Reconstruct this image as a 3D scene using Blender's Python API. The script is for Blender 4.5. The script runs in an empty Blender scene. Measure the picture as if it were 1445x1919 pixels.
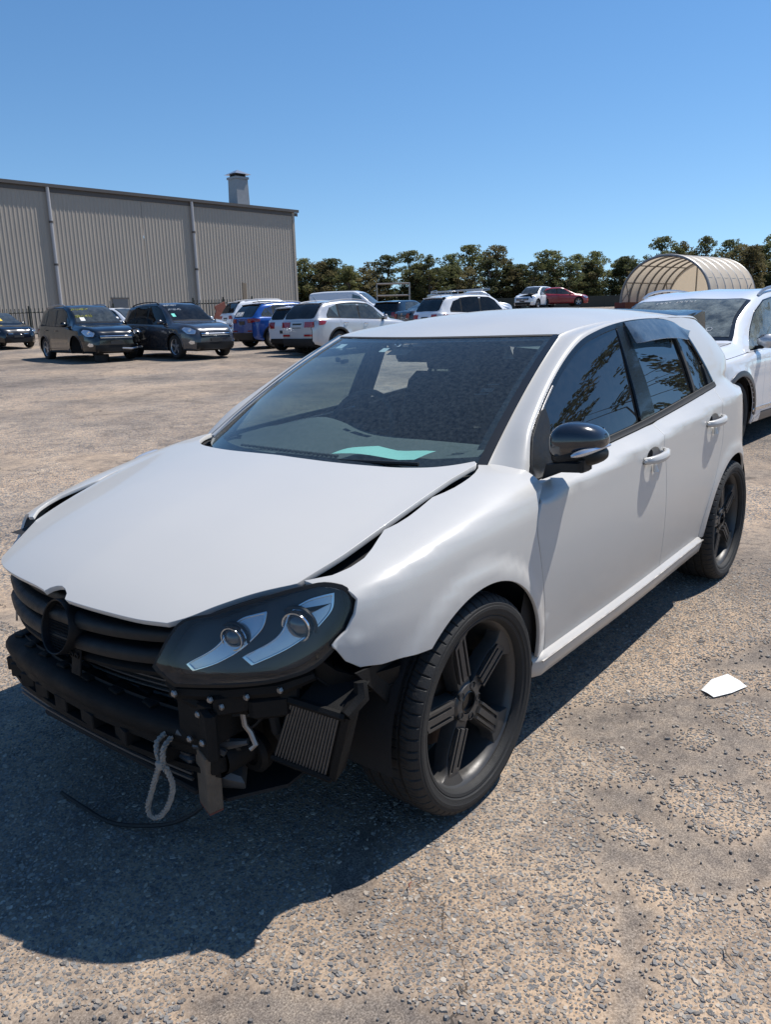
import bpy, math, random
import numpy as np
from mathutils import Vector, Matrix
from mathutils.geometry import delaunay_2d_cdt
random.seed(5); RNG = np.random.default_rng(7)
scene = bpy.context.scene
COL = scene.collection
# ---------------------------------------------------------------- camera
CAM = (1.700, 1.966, 1.398); PITCH = 0.240876; ROLL = -0.0257401; YAW = 3.824702
cam_d = bpy.data.cameras.new("camera"); cam = bpy.data.objects.new("camera", cam_d); COL.objects.link(cam)
F_ = Vector((math.cos(YAW)*math.cos(PITCH), math.sin(YAW)*math.cos(PITCH), -math.sin(PITCH)))
R_ = F_.cross(Vector((0, 0, 1))).normalized(); U_ = R_.cross(F_)
R2 = R_*math.cos(ROLL) + U_*math.sin(ROLL); U2 = -R_*math.sin(ROLL) + U_*math.cos(ROLL)
M = Matrix((R2, U2, -F_)).transposed().to_4x4(); M.translation = Vector(CAM); cam.matrix_world = M
cam_d.sensor_fit = 'VERTICAL'; cam_d.sensor_height = 24.0; cam_d.lens = 1450.96/1919*24.0
cam_d.clip_start = 0.05; cam_d.clip_end = 6000
scene.camera = cam
# ---------------------------------------------------------------- sky, sun, exposure
SUN = Vector((-0.54, 0.225, 1.0)).normalized()
elev = math.asin(SUN.z); azim = math.atan2(SUN.x, SUN.y)
world = bpy.data.worlds.new("World"); scene.world = world; world.use_nodes = True
wn = world.node_tree; bg = wn.nodes['Background']
sky = wn.nodes.new('ShaderNodeTexSky'); sky.sky_type = 'NISHITA'; sky.sun_disc = False
sky.sun_elevation = elev; sky.sun_rotation = azim; sky.altitude = 10; sky.air_density = 1.0; sky.dust_density = 0.0; sky.ozone_density = 2.0
tcw = wn.nodes.new('ShaderNodeTexCoord'); mpw = wn.nodes.new('ShaderNodeVectorMath'); mpw.operation = 'MULTIPLY_ADD'
mpw.inputs[1].default_value = (1, 1, .93); mpw.inputs[2].default_value = (0, 0, .07)   # clear dry air: no yellow band at the horizon
wn.links.new(tcw.outputs['Generated'], mpw.inputs[0]); wn.links.new(mpw.outputs[0], sky.inputs['Vector'])
hsw = wn.nodes.new('ShaderNodeHueSaturation'); hsw.inputs['Saturation'].default_value = 1.22
wn.links.new(sky.outputs[0], hsw.inputs['Color']); wn.links.new(hsw.outputs[0], bg.inputs[0]); bg.inputs[1].default_value = 0.12
sun_d = bpy.data.lights.new("sun", 'SUN'); sun_d.energy = 5.0; sun_d.angle = math.radians(0.53); sun_d.color = (1.0, 0.955, 0.89)
sun = bpy.data.objects.new("sun", sun_d); COL.objects.link(sun)
sun.rotation_euler = SUN.to_track_quat('Z', 'Y').to_euler(); sun.location = SUN*50
scene.view_settings.view_transform = 'Standard'; scene.view_settings.look = 'None'
scene.view_settings.exposure = 0.22; scene.view_settings.gamma = 1.0; scene.view_settings.use_curve_mapping = False
scene.cycles.max_bounces = 10; scene.cycles.transparent_max_bounces = 16
# ---------------------------------------------------------------- materials
def srgb(r, g, b):
    f = lambda c: c/12.92 if c <= .04045 else ((c+.055)/1.055)**2.4
    return (f(r/255), f(g/255), f(b/255), 1)
def new_mat(name):
    m = bpy.data.materials.new(name); m.use_nodes = True; nt = m.node_tree
    return m, nt, nt.nodes['Principled BSDF']
def N(nt, t, **kw):
    n = nt.nodes.new(t)
    for k, v in kw.items():
        if k.startswith('i_'):
            key = k[2:]; key = int(key) if key.isdigit() else key.replace('_', ' ')
            n.inputs[key].default_value = v
        else: setattr(n, k, v)
    return n
def L(nt, a, b): nt.links.new(a, b)
def plain(name, col, rough=.5, metal=0, coat=0, spec=.5, noise=0, nscale=20, bump=0, bscale=200, aniso=None, rvar=0):
    """principled material with a little procedural colour variation, roughness wear and relief"""
    m, nt, p = new_mat(name)
    c = tuple(col)[:3]+(1,)
    p.inputs['Base Color'].default_value = c; p.inputs['Roughness'].default_value = rough
    p.inputs['Metallic'].default_value = metal; p.inputs['Coat Weight'].default_value = coat; p.inputs['Coat Roughness'].default_value = .04
    p.inputs['Specular IOR Level'].default_value = spec
    tc = N(nt, 'ShaderNodeTexCoord')
    if noise or rvar:
        nz = N(nt, 'ShaderNodeTexNoise', i_Scale=nscale, i_Detail=6.0, i_Roughness=.65); L(nt, tc.outputs['Object'], nz.inputs['Vector'])
    if noise:
        mx = N(nt, 'ShaderNodeMix', data_type='RGBA')
        k = noise
        mx.inputs['A'].default_value = (c[0]*(1-k), c[1]*(1-k), c[2]*(1-k*.95), 1); mx.inputs['B'].default_value = (min(1, c[0]*(1+k)), min(1, c[1]*(1+k)), min(1, c[2]*(1+k)), 1)
        L(nt, nz.outputs['Fac'], mx.inputs['Factor']); L(nt, mx.outputs['Result'], p.inputs['Base Color'])
    if rvar:
        mr = N(nt, 'ShaderNodeMapRange'); mr.inputs['From Min'].default_value = .3; mr.inputs['From Max'].default_value = .7
        mr.inputs['To Min'].default_value = max(0, rough-rvar); mr.inputs['To Max'].default_value = min(1, rough+rvar)
        L(nt, nz.outputs['Fac'], mr.inputs['Value']); L(nt, mr.outputs['Result'], p.inputs['Roughness'])
    if bump:
        nb = N(nt, 'ShaderNodeTexNoise', i_Scale=bscale, i_Detail=4.0); L(nt, tc.outputs['Object'], nb.inputs['Vector'])
        bp = N(nt, 'ShaderNodeBump', i_Strength=bump, i_Distance=.01); L(nt, nb.outputs['Fac'], bp.inputs['Height']); L(nt, bp.outputs['Normal'], p.inputs['Normal'])
    return m
def glass(name, tint, dust=.0, dustcol=(.5, .52, .5), dscale=60, rough=.0, ior=1.5):
    """thin sheet glass: tinted see-through, Fresnel mirror, a film of dust"""
    m, nt, p = new_mat(name); out = nt.nodes['Material Output']; nt.nodes.remove(p)
    tr = N(nt, 'ShaderNodeBsdfTransparent'); tr.inputs[0].default_value = tuple(tint)+(1,)
    gl = N(nt, 'ShaderNodeBsdfGlossy'); gl.inputs['Roughness'].default_value = rough; gl.inputs['Color'].default_value = (1, 1, 1, 1)
    fr = N(nt, 'ShaderNodeFresnel', i_IOR=ior); gb = N(nt, 'ShaderNodeNewGeometry'); mi = N(nt, 'ShaderNodeMapRange'); mi.inputs['To Min'].default_value = ior; mi.inputs['To Max'].default_value = 1/ior   # a sheet reflects alike from both sides
    L(nt, gb.outputs['Backfacing'], mi.inputs['Value']); L(nt, mi.outputs['Result'], fr.inputs['IOR']); mx = N(nt, 'ShaderNodeMixShader')
    L(nt, fr.outputs[0], mx.inputs[0]); L(nt, tr.outputs[0], mx.inputs[1]); L(nt, gl.outputs[0], mx.inputs[2])
    last = mx
    if dust:
        df = N(nt, 'ShaderNodeBsdfDiffuse'); df.inputs[0].default_value = tuple(dustcol)+(1,)
        tc = N(nt, 'ShaderNodeTexCoord'); nz = N(nt, 'ShaderNodeTexNoise', i_Scale=dscale, i_Detail=8.0, i_Roughness=.75); L(nt, tc.outputs['Object'], nz.inputs['Vector'])
        mr = N(nt, 'ShaderNodeMapRange'); mr.inputs['From Min'].default_value = .35; mr.inputs['From Max'].default_value = .75
        mr.inputs['To Min'].default_value = dust*.3; mr.inputs['To Max'].default_value = dust*1.8
        L(nt, nz.outputs['Fac'], mr.inputs['Value']); m2 = N(nt, 'ShaderNodeMixShader')
        L(nt, mr.outputs['Result'], m2.inputs[0]); L(nt, mx.outputs[0], m2.inputs[1]); L(nt, df.outputs[0], m2.inputs[2]); last = m2
    L(nt, last.outputs[0], out.inputs[0]); return m
MAT = {}
def mats():
    A = MAT
    A['white'] = plain('white_paint', (.50, .487, .462), .34, coat=.4, noise=.02, nscale=3, rvar=.05, spec=.4)
    A['white_suv'] = plain('bright_white_paint', (.74, .75, .77), .25, coat=1, noise=.01, nscale=3)
    A['silver'] = plain('silver_paint', (.50, .51, .53), .32, metal=.35, coat=.8, noise=.03, nscale=4)
    A['black_paint'] = plain('black_paint', (.0035, .0036, .0045), .16, coat=1, noise=.2, nscale=5)
    A['grey_paint'] = plain('charcoal_paint', (.048, .050, .058), .26, metal=.3, coat=1, noise=.05, nscale=5)
    A['blue_paint'] = plain('blue_paint', (.012, .075, .32), .24, metal=.2, coat=1, noise=.05, nscale=5)
    A['red_paint'] = plain('red_paint', (.33, .018, .025), .24, coat=1, noise=.06, nscale=5)
    A['paleblue'] = plain('pale_silver_paint', (.48, .53, .60), .3, metal=.3, coat=.8, noise=.03, nscale=4)
    A['black'] = plain('black_plastic', (.006, .006, .0064), .52, spec=.35, noise=.25, nscale=30, bump=.12, bscale=500, rvar=.1)
    A['dusty_black'] = plain('dusty_black_plastic', (.007, .0068, .0066), .68, spec=.22, noise=.5, nscale=14, bump=.2, bscale=350, rvar=.12)
    A['gloss_black'] = plain('gloss_black_plastic', (.005, .0052, .006), .20, coat=.3, spec=.35, noise=.2, nscale=20)
    A['mirror_black'] = plain('gloss_black_mirror_cap', (.012, .014, .019), .17, coat=1.0, noise=.25, nscale=16, rvar=.06)
    A['rubber'] = plain('black_rubber', (.014, .014, .014), .7, noise=.3, nscale=40, bump=.15, bscale=300)
    A['tyre'] = plain('tyre_rubber', (.0135, .013, .0125), .74, noise=.38, nscale=18, bump=.18, bscale=260, rvar=.08)
    A['rim'] = plain('satin_black_alloy', (.062, .059, .056), .40, metal=.3, noise=.25, nscale=16, rvar=.12, bump=.05, bscale=400)
    A['alloy'] = plain('silver_alloy', (.42, .43, .45), .3, metal=.8, noise=.06, nscale=20)
    A['darkalloy'] = plain('grey_alloy', (.12, .12, .13), .35, metal=.7, noise=.1, nscale=20)
    A['steel'] = plain('dull_steel', (.30, .29, .28), .45, metal=.9, noise=.25, nscale=30, rvar=.1)
    A['rust'] = plain('rusty_brake_iron', (.09, .05, .032), .8, metal=.3, noise=.5, nscale=30)
    A['chrome'] = plain('chrome', (.75, .76, .78), .08, metal=1, noise=.02)
    A['under'] = plain('underbody_black', (.010, .010, .011), .8, noise=.4, nscale=10)
    A['interior'] = plain('interior_charcoal_trim', (.045, .046, .048), .75, noise=.15, nscale=30, bump=.1, bscale=600)
    A['dash'] = plain('soft_grey_dashboard', (.105, .108, .108), .8, noise=.12, nscale=30, bump=.15, bscale=700)
    A['seat'] = plain('dark_seat_cloth', (.030, .031, .036), .9, noise=.25, nscale=60, bump=.2, bscale=900)
    A['doortrim'] = plain('grey_door_trim', (.16, .16, .155), .7, noise=.1, nscale=40)
    A['ws'] = glass('windscreen_glass', (.60, .73, .74), dust=.042, dustcol=(.48, .57, .60), dscale=70)
    A['dustyglass'] = glass('dusty_car_window_glass', (.45, .52, .52), dust=.30, dustcol=(.42, .47, .45), dscale=7, ior=1.55)
    A['clear'] = glass('clear_lamp_cover', (.86, .88, .88), dust=.012, dscale=40)
    A['tint'] = glass('dark_tinted_glass', (.045, .05, .055), dust=.02, dustcol=(.45, .47, .48), dscale=30, ior=1.75)
    A['tint_light'] = glass('light_tinted_glass', (.34, .42, .42), dust=.02, dustcol=(.5, .5, .5), dscale=30)
    A['visor'] = glass('smoked_acrylic', (.16, .21, .23), dust=.11, dustcol=(.40, .48, .54), dscale=14, ior=1.9)
    A['bgglass'] = glass('car_window_glass', (.42, .50, .50), dust=.09, dustcol=(.45, .49, .48), dscale=6, ior=1.6)
    A['bgtint'] = glass('dark_car_window_glass', (.05, .055, .06), dust=.03, dustcol=(.35, .36, .36), dscale=6, ior=1.42)
    A['frit'] = plain('black_ceramic_border', (.012, .013, .014), .18, noise=.2, nscale=30)
    A['redlens'] = plain('red_lamp_lens', (.30, .008, .012), .12, coat=1, noise=.1, nscale=30)
    A['lamp_dark'] = plain('lamp_inner_black', (.016, .019, .024), .35, noise=.2, nscale=20)
    A['lamp_sil'] = plain('lamp_satin_reflector', (.62, .65, .70), .24, metal=.75, noise=.12, nscale=14)
    A['lamp_chrome'] = plain('lamp_chrome', (.72, .74, .77), .09, metal=1)
    A['bulb'] = plain('projector_lens', (.045, .055, .065), .05, coat=1, spec=1)
    A['fin'] = plain('aluminium_fins', (.10, .10, .10), .5, metal=.6, noise=.3, nscale=60)
    A['wood'] = plain('weathered_timber', (.12, .095, .07), .85, noise=.4, nscale=25, bump=.4, bscale=80)
    A['woodpaint'] = plain('faded_red_paint', (.16, .05, .035), .8, noise=.4, nscale=40)
    A['rope'] = plain('dirty_white_rope', (.27, .25, .22), .9, noise=.25, nscale=120, bump=.4, bscale=700)
    A['paper'] = plain('pale_green_paper', (.42, .74, .64), .8, noise=.06, nscale=12)
    A['whitepaper'] = plain('white_paper', (.72, .72, .70), .8, noise=.06, nscale=12)
    A['yellow'] = plain('yellow_marker', (.72, .66, .10), .7)
    A['whitepen'] = plain('white_marker', (.75, .75, .75), .7)
    A['redpen'] = plain('red_marker', (.35, .06, .05), .7)
    A['teal'] = plain('teal_sticker', (.06, .50, .42), .6)
    A['orange'] = plain('yellow_sticker', (.75, .52, .04), .6)
    A['plate'] = plain('dark_number_plate', (.03, .03, .03), .5)
    A['concrete'] = plain('grey_concrete', (.27, .25, .22), .9, noise=.2, nscale=20, bump=.4, bscale=60)
mats()
def road_dirt(m):
    """stone chips on the paint, brown road film along the lower edges"""
    nt = m.node_tree; p = nt.nodes['Principled BSDF']; src = p.inputs['Base Color'].links[0].from_socket; tc = N(nt, 'ShaderNodeTexCoord')
    sx = N(nt, 'ShaderNodeSeparateXYZ'); L(nt, tc.outputs['Object'], sx.inputs[0]); nz = N(nt, 'ShaderNodeTexNoise', i_Scale=9.0, i_Detail=8.0, i_Roughness=.7); mp = N(nt, 'ShaderNodeMapping'); mp.inputs['Scale'].default_value = (.5, .5, 1.6); L(nt, tc.outputs['Object'], mp.inputs[0]); L(nt, mp.outputs[0], nz.inputs['Vector'])
    a = N(nt, 'ShaderNodeMapRange'); a.inputs['From Min'].default_value = .62; a.inputs['From Max'].default_value = .24; a.inputs['To Max'].default_value = .55; L(nt, sx.outputs['Z'], a.inputs['Value'])
    b = N(nt, 'ShaderNodeMath', operation='MULTIPLY'); L(nt, a.outputs[0], b.inputs[0]); L(nt, nz.outputs['Fac'], b.inputs[1])
    m1 = N(nt, 'ShaderNodeMix', data_type='RGBA'); L(nt, b.outputs[0], m1.inputs['Factor']); L(nt, src, m1.inputs['A']); m1.inputs['B'].default_value = (.30, .235, .17, 1)
    vo = N(nt, 'ShaderNodeTexVoronoi', feature='F1', i_Scale=11.0); L(nt, tc.outputs['Object'], vo.inputs['Vector']); sc = N(nt, 'ShaderNodeSeparateColor'); L(nt, vo.outputs['Color'], sc.inputs[0])
    r = N(nt, 'ShaderNodeMath', operation='GREATER_THAN'); r.inputs[1].default_value = .72; L(nt, sc.outputs[0], r.inputs[0]); d = N(nt, 'ShaderNodeMath', operation='LESS_THAN'); d.inputs[1].default_value = .030; L(nt, vo.outputs['Distance'], d.inputs[0]); c = N(nt, 'ShaderNodeMath', operation='MULTIPLY'); L(nt, r.outputs[0], c.inputs[0]); L(nt, d.outputs[0], c.inputs[1])
    m2 = N(nt, 'ShaderNodeMix', data_type='RGBA'); c2 = N(nt, 'ShaderNodeMath', operation='MULTIPLY'); c2.inputs[1].default_value = .75; L(nt, c.outputs[0], c2.inputs[0]); L(nt, c2.outputs[0], m2.inputs['Factor']); L(nt, m1.outputs['Result'], m2.inputs['A']); m2.inputs['B'].default_value = (.10, .09, .08, 1)
    L(nt, m2.outputs['Result'], p.inputs['Base Color'])
road_dirt(MAT['white'])
# ---------------------------------------------------------------- object helpers
def tag(o, label=None, cat=None, group=None, kind=None):
    if label: o['label'] = label
    if cat: o['category'] = cat
    if group: o['group'] = group
    if kind: o['kind'] = kind
    return o
def empty(name, loc=(0, 0, 0), rz=0, label=None, cat=None, group=None):
    o = bpy.data.objects.new(name, None); o.empty_display_size = .2; COL.objects.link(o)
    o.location = loc; o.rotation_euler = (0, 0, rz); return tag(o, label, cat, group)
def link(name, me, parent=None):
    o = bpy.data.objects.new(name, me); COL.objects.link(o)
    if parent is not None: o.parent = parent
    return o
def raw_mesh(name, V, Fc, mat, parent=None, smooth=True, normals=None, sharp=None):
    me = bpy.data.meshes.new(name); me.from_pydata([tuple(map(float, v)) for v in V], [], [tuple(map(int, f)) for f in Fc])
    for m in (mat if isinstance(mat, (list, tuple)) else [mat]): me.materials.append(m if not isinstance(m, str) else MAT[m])
    me.polygons.foreach_set('use_smooth', [smooth]*len(me.polygons))
    if normals is not None: me.normals_split_custom_set_from_vertices([tuple(map(float, n)) for n in normals])
    elif sharp: me.set_sharp_from_angle(angle=math.radians(sharp))
    me.update(); return link(name, me, parent)
class MB:
    """collects shapes into ONE mesh"""
    def __init__(s): s.v = []; s.f = []
    def add(s, V, Fc):
        n = len(s.v); s.v += [tuple(map(float, p)) for p in V]; s.f += [tuple(i+n for i in f) for f in Fc]; return s
    def xf(s, M, start=0):
        for i in range(start, len(s.v)): s.v[i] = tuple(M @ Vector(s.v[i]))
        return s
    def box(s, c, size, rot=None, bev=0.0, taper=1.0):
        hx, hy, hz = [d/2 for d in size]; b = min(bev, hx*.9, hy*.9, hz*.9)
        P = []
        if b <= 0:
            P = [(x*hx*(taper if z > 0 else 1), y*hy*(taper if z > 0 else 1), z*hz) for z in (-1, 1) for x, y in ((-1, -1), (1, -1), (1, 1), (-1, 1))]
            Fc = [(3, 2, 1, 0), (4, 5, 6, 7), (0, 1, 5, 4), (1, 2, 6, 5), (2, 3, 7, 6), (3, 0, 4, 7)]
        else:
            def ring(k, z, t):
                return [(x*t, y*t, z) for x, y in ((-hx+k, -hy), (hx-k, -hy), (hx, -hy+k), (hx, hy-k), (hx-k, hy), (-hx+k, hy), (-hx, hy-k), (-hx, -hy+k))]
            def ins(z, t): return [((abs(x)-b)*(1 if x > 0 else -1)*t, (abs(y)-b)*(1 if y > 0 else -1)*t, z) for x, y, _ in ring(b, 0, 1)]
            P = ins(-hz, 1)+ring(b, -hz+b, 1)+ring(b, hz-b, taper)+ins(hz, taper)
            Fc = [tuple(range(7, -1, -1)), tuple(range(24, 32))]
            for k in range(3):
                for i in range(8): Fc.append((k*8+i, k*8+(i+1) % 8, k*8+8+(i+1) % 8, k*8+8+i))
        M = Matrix.Translation(c) @ (rot.to_4x4() if rot is not None else Matrix.Identity(4))
        return s.add([M @ Vector(p) for p in P], Fc)
    def tube(s, pts, r, seg=8, closed=False, cap=True):
        pts = [Vector(p) for p in pts]; n = len(pts); rr = r if isinstance(r, (list, tuple)) else [r]*n
        V = []; Fc = []; up = None
        for i, p in enumerate(pts):
            a = pts[(i-1) % n] if (closed or i > 0) else p; b = pts[(i+1) % n] if (closed or i < n-1) else p
            t = (b-a).normalized()
            if up is None: up = Vector((0, 0, 1)) if abs(t.z) < .9 else Vector((1, 0, 0))
            x = up.cross(t)
            if x.length < 1e-4: x = Vector((1, 0, 0)).cross(t)
            x.normalize(); y = t.cross(x); up = y
            V += [p+(x*math.cos(2*math.pi*k/seg)+y*math.sin(2*math.pi*k/seg))*rr[i] for k in range(seg)]
        for i in range(n if closed else n-1):
            j = (i+1) % n
            for k in range(seg): Fc.append((i*seg+k, i*seg+(k+1) % seg, j*seg+(k+1) % seg, j*seg+k))
        if cap and not closed: Fc += [tuple(range(seg-1, -1, -1)), tuple((n-1)*seg+k for k in range(seg))]
        return s.add(V, Fc)
    def lathe(s, prof, seg=32, axis='y', c=(0, 0, 0), a0=0.0, a1=2*math.pi):
        """prof: list of (radius, offset along axis)"""
        full = abs(a1-a0-2*math.pi) < 1e-6; m = len(prof); V = []; Fc = []; ns = seg if full else seg+1
        for k in range(ns):
            a = a0+(a1-a0)*k/seg
            for r, h in prof:
                x, z = r*math.cos(a), r*math.sin(a)
                V.append({'y': (x, h, z), 'z': (x, z, h), 'x': (h, x, z)}[axis])
        V = [(v[0]+c[0], v[1]+c[1], v[2]+c[2]) for v in V]
        for k in range(seg):
            k2 = (k+1) % ns
            for j in range(m-1): Fc.append((k*m+j, k*m+j+1, k2*m+j+1, k2*m+j))
        return s.add(V, Fc)
    def prism(s, poly, h0, h1, frame=None, inset=0.0):
        """polygon in a plane extruded from h0 to h1, in frame (origin, ex, ey, en); inset chamfers the far face"""
        o, ex, ey, en = frame if frame else (Vector((0, 0, 0)), Vector((1, 0, 0)), Vector((0, 1, 0)), Vector((0, 0, 1)))
        o = Vector(o); ex = Vector(ex); ey = Vector(ey); en = Vector(en); n = len(poly)
        cx = sum(p[0] for p in poly)/n; cy = sum(p[1] for p in poly)/n
        def ring(h, k):
            out = []
            for x, y in poly:
                d = math.hypot(x-cx, y-cy); q = max(0, 1-k/d) if d > 1e-9 else 1
                out.append(o+ex*(cx+(x-cx)*q)+ey*(cy+(y-cy)*q)+en*h)
            return out
        rings = [ring(h0, 0)]
        if inset: rings += [ring(h1-(h1-h0)*.3 if abs(h1-h0) < inset*3 else h1-math.copysign(inset, h1-h0), 0), ring(h1, inset)]
        else: rings += [ring(h1, 0)]
        V = [p for r in rings for p in r]; Fc = [tuple(range(n-1, -1, -1)), tuple((len(rings)-1)*n+i for i in range(n))]
        for k in range(len(rings)-1):
            for i in range(n): Fc.append((k*n+i, k*n+(i+1) % n, (k+1)*n+(i+1) % n, (k+1)*n+i))
        return s.add(V, Fc)
    def grid(s, P):
        """P[i][j] points"""
        P = np.asarray(P, float); a, b = P.shape[:2]
        return s.add(P.reshape(-1, 3), [(i*b+j, i*b+j+1, (i+1)*b+j+1, (i+1)*b+j) for i in range(a-1) for j in range(b-1)])
    def build(s, name, mat, parent=None, smooth=True, sharp=35):
        return raw_mesh(name, s.v, s.f, mat, parent, smooth, sharp=sharp if smooth else None)
def copy_tree(o, parent=None):
    c = o.copy(); COL.objects.link(c)
    if parent is not None: c.parent = parent
    for ch in list(o.children): copy_tree(ch, c)
    return c
def inpoly(pts, poly):
    pts = np.asarray(pts); poly = np.asarray(poly); x, y = pts[:, 0], pts[:, 1]; r = np.zeros(len(pts), bool)
    a = poly; b = np.roll(poly, -1, 0)
    for (x0, y0), (x1, y1) in zip(a, b):
        if y0 == y1: continue
        c = ((y0 > y) != (y1 > y)) & (x < (x1-x0)*(y-y0)/(y1-y0)+x0); r ^= c
    return r
def segdist(pts, poly, closed=True):
    pts = np.asarray(pts); poly = np.asarray(poly); d = np.full(len(pts), 1e9)
    a = poly if closed else poly[:-1]; b = np.roll(poly, -1, 0) if closed else poly[1:]
    for p, q in zip(a, b):
        v = q-p; L2 = v@v+1e-12; t = np.clip(((pts-p)@v)/L2, 0, 1); d = np.minimum(d, np.hypot(*(pts-p-t[:, None]*v).T))
    return d
def resample(poly, step, closed=True, corner=None):
    poly = [np.asarray(p, float) for p in poly]; out = []; n = len(poly)
    for i in range(n if closed else n-1):
        a, b = poly[i], poly[(i+1) % n]; k = max(1, int(math.ceil(np.linalg.norm(b-a)/step)))
        out += [a+(b-a)*j/k for j in range(k)]
    if not closed: out.append(poly[-1])
    return np.array(out)
def smooth_poly(pts, step=.02, closed=False):
    """Catmull-Rom through points; a point given as (x, y, 1) stays a sharp corner"""
    P = [np.array(p[:2], float) for p in pts]; sh = [len(p) > 2 for p in pts]; n = len(P); out = []
    for i in range(n if closed else n-1):
        p1, p2 = P[i], P[(i+1) % n]
        p0 = P[i-1] if (closed or i > 0) and not sh[i] else p1-(p2-p1)
        p3 = P[(i+2) % n] if (closed or i < n-2) and not sh[(i+1) % n] else p2+(p2-p1)
        l0, l1, l2 = np.linalg.norm(p1-p0)+1e-9, np.linalg.norm(p2-p1)+1e-9, np.linalg.norm(p3-p2)+1e-9
        m1 = ((p1-p0)/l0*l1+(p2-p1)/l1*l0)/(l0+l1)*l1; m2 = ((p2-p1)/l1*l2+(p3-p2)/l2*l1)/(l1+l2)*l1
        k = max(1, int(math.ceil(l1/step)))
        for j in range(k):
            t = j/k; out.append((1+2*t)*(1-t)**2*p1+t*(1-t)**2*m1+t*t*(3-2*t)*p2+t*t*(t-1)*m2)
    if not closed: out.append(P[-1])
    return np.array(out)
def trim(name, S, poly, mat, parent=None, res=.03, step=.015, off=0.0, flange=.012, mirror=False, scale=(1, 1), hole=None, shrink=0.0, fair=0.0):
    """a panel cut out of surface S by a polygon in its parameters; edges are turned inwards like a pressed sheet"""
    poly = np.asarray(poly, float)
    sc = np.asarray(scale, float); q = resample(poly*sc, step)
    area = 0.5*np.sum(q[:, 0]*np.roll(q[:, 1], -1)-np.roll(q[:, 0], -1)*q[:, 1])
    if area < 0: q = q[::-1]
    if shrink:
        t = np.roll(q, -1, 0)-np.roll(q, 1, 0); t /= np.linalg.norm(t, axis=1, keepdims=True)+1e-12
        q = q+np.stack([-t[:, 1], t[:, 0]], 1)*shrink
    lo, hi = q.min(0), q.max(0)
    gx = np.arange(lo[0], hi[0], res); gy = np.arange(lo[1], hi[1], res*.866)
    G = np.array([(x+(res/2 if j % 2 else 0), y) for j, y in enumerate(gy) for x in gx]) if len(gx) and len(gy) else np.zeros((0, 2))
    if len(G):
        k = inpoly(G, q); G = G[k]
        if len(G): G = G[segdist(G, q) > res*.45]
    holes = []
    allp = [q]
    if hole is not None:
        h = resample(np.asarray(hole, float)*sc, step); holes.append(h); allp.append(h)
        if len(G): G = G[(~inpoly(G, h)) & (segdist(G, h) > res*.45)]
    edges = []; base = 0
    for r in allp:
        edges += [(base+i, base+(i+1) % len(r)) for i in range(len(r))]; base += len(r)
    pts = np.concatenate(allp+([G] if len(G) else []))
    V, E, Fc, ov, oe, of = delaunay_2d_cdt([Vector(p) for p in pts], edges, [], 1, 1e-7)
    V = np.array([tuple(p) for p in V]); Fc = [list(f) for f in Fc]
    if holes:
        cen = np.array([V[f].mean(0) for f in Fc]); kill = inpoly(cen, holes[0]); Fc = [f for f, k in zip(Fc, kill) if not k]
    P, Nn = S.ev(V/sc)
    if fair:     # float glass: normals averaged over a wide span
        d = np.array([[fair, 0], [-fair, 0], [0, fair], [0, -fair]]); a_ = [S.ev(V/sc+q_)[0] for q_ in d]; n_ = np.cross(a_[0]-a_[1], a_[2]-a_[3]); n_ /= np.linalg.norm(n_, axis=1, keepdims=True); Nn = n_*np.sign((n_*Nn).sum(1))[:, None]
    P = P+Nn*off
    # boundary loops for the turned edge
    ec = {}
    for f in Fc:
        for i in range(len(f)):
            a, b = f[i], f[(i+1) % len(f)]; ec[(a, b)] = 1
    bd = [(a, b) for (a, b) in ec if (b, a) not in ec]
    PV = list(P); NV = list(Nn); FF = [tuple(f) for f in Fc]
    if flange:
        nxt = dict(bd); prv = {b: a for a, b in bd}; idx = {}
        for a in nxt:
            if a not in prv: continue
            t = P[nxt[a]]-P[prv[a]]; t /= np.linalg.norm(t)+1e-12; o = np.cross(t, Nn[a])
            # make o point away from the face: boundary edges run with the face on the left
            sgn = 1.0
            c2 = (V[nxt[a]]-V[prv[a]]); o_par = np.array([c2[1], -c2[0]]); o_par /= np.linalg.norm(o_par)+1e-12
            pp, _ = S.ev((V[a]+o_par*.004)/sc); d = pp[0]+Nn[a]*off-P[a]
            if d@o < 0: sgn = -1.0
            o = o*sgn
            i0 = len(PV); PV += [P[a], P[a]+o*.0016-Nn[a]*.0016, P[a]+o*.0016-Nn[a]*flange]
            NV += [Nn[a], (o*.9+Nn[a]*.4)/np.linalg.norm(o*.9+Nn[a]*.4), o]; idx[a] = i0
        for a, b in bd:
            if a in idx and b in idx:
                i, j = idx[a], idx[b]; FF += [(i+1, j+1, j, i), (i+2, j+2, j+1, i+1)]
    PV = np.array(PV); NV = np.array(NV)
    # orient faces along the surface normal
    tri = FF[0]; nn = np.cross(PV[tri[1]]-PV[tri[0]], PV[tri[2]]-PV[tri[0]])
    if nn@NV[tri[0]] < 0: FF = [f[::-1] for f in FF]
    if mirror: PV = PV*[1, -1, 1]; NV = NV*[1, -1, 1]; FF = [f[::-1] for f in FF]
    return raw_mesh(name, PV, FF, mat, parent, True, normals=NV)
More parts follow.
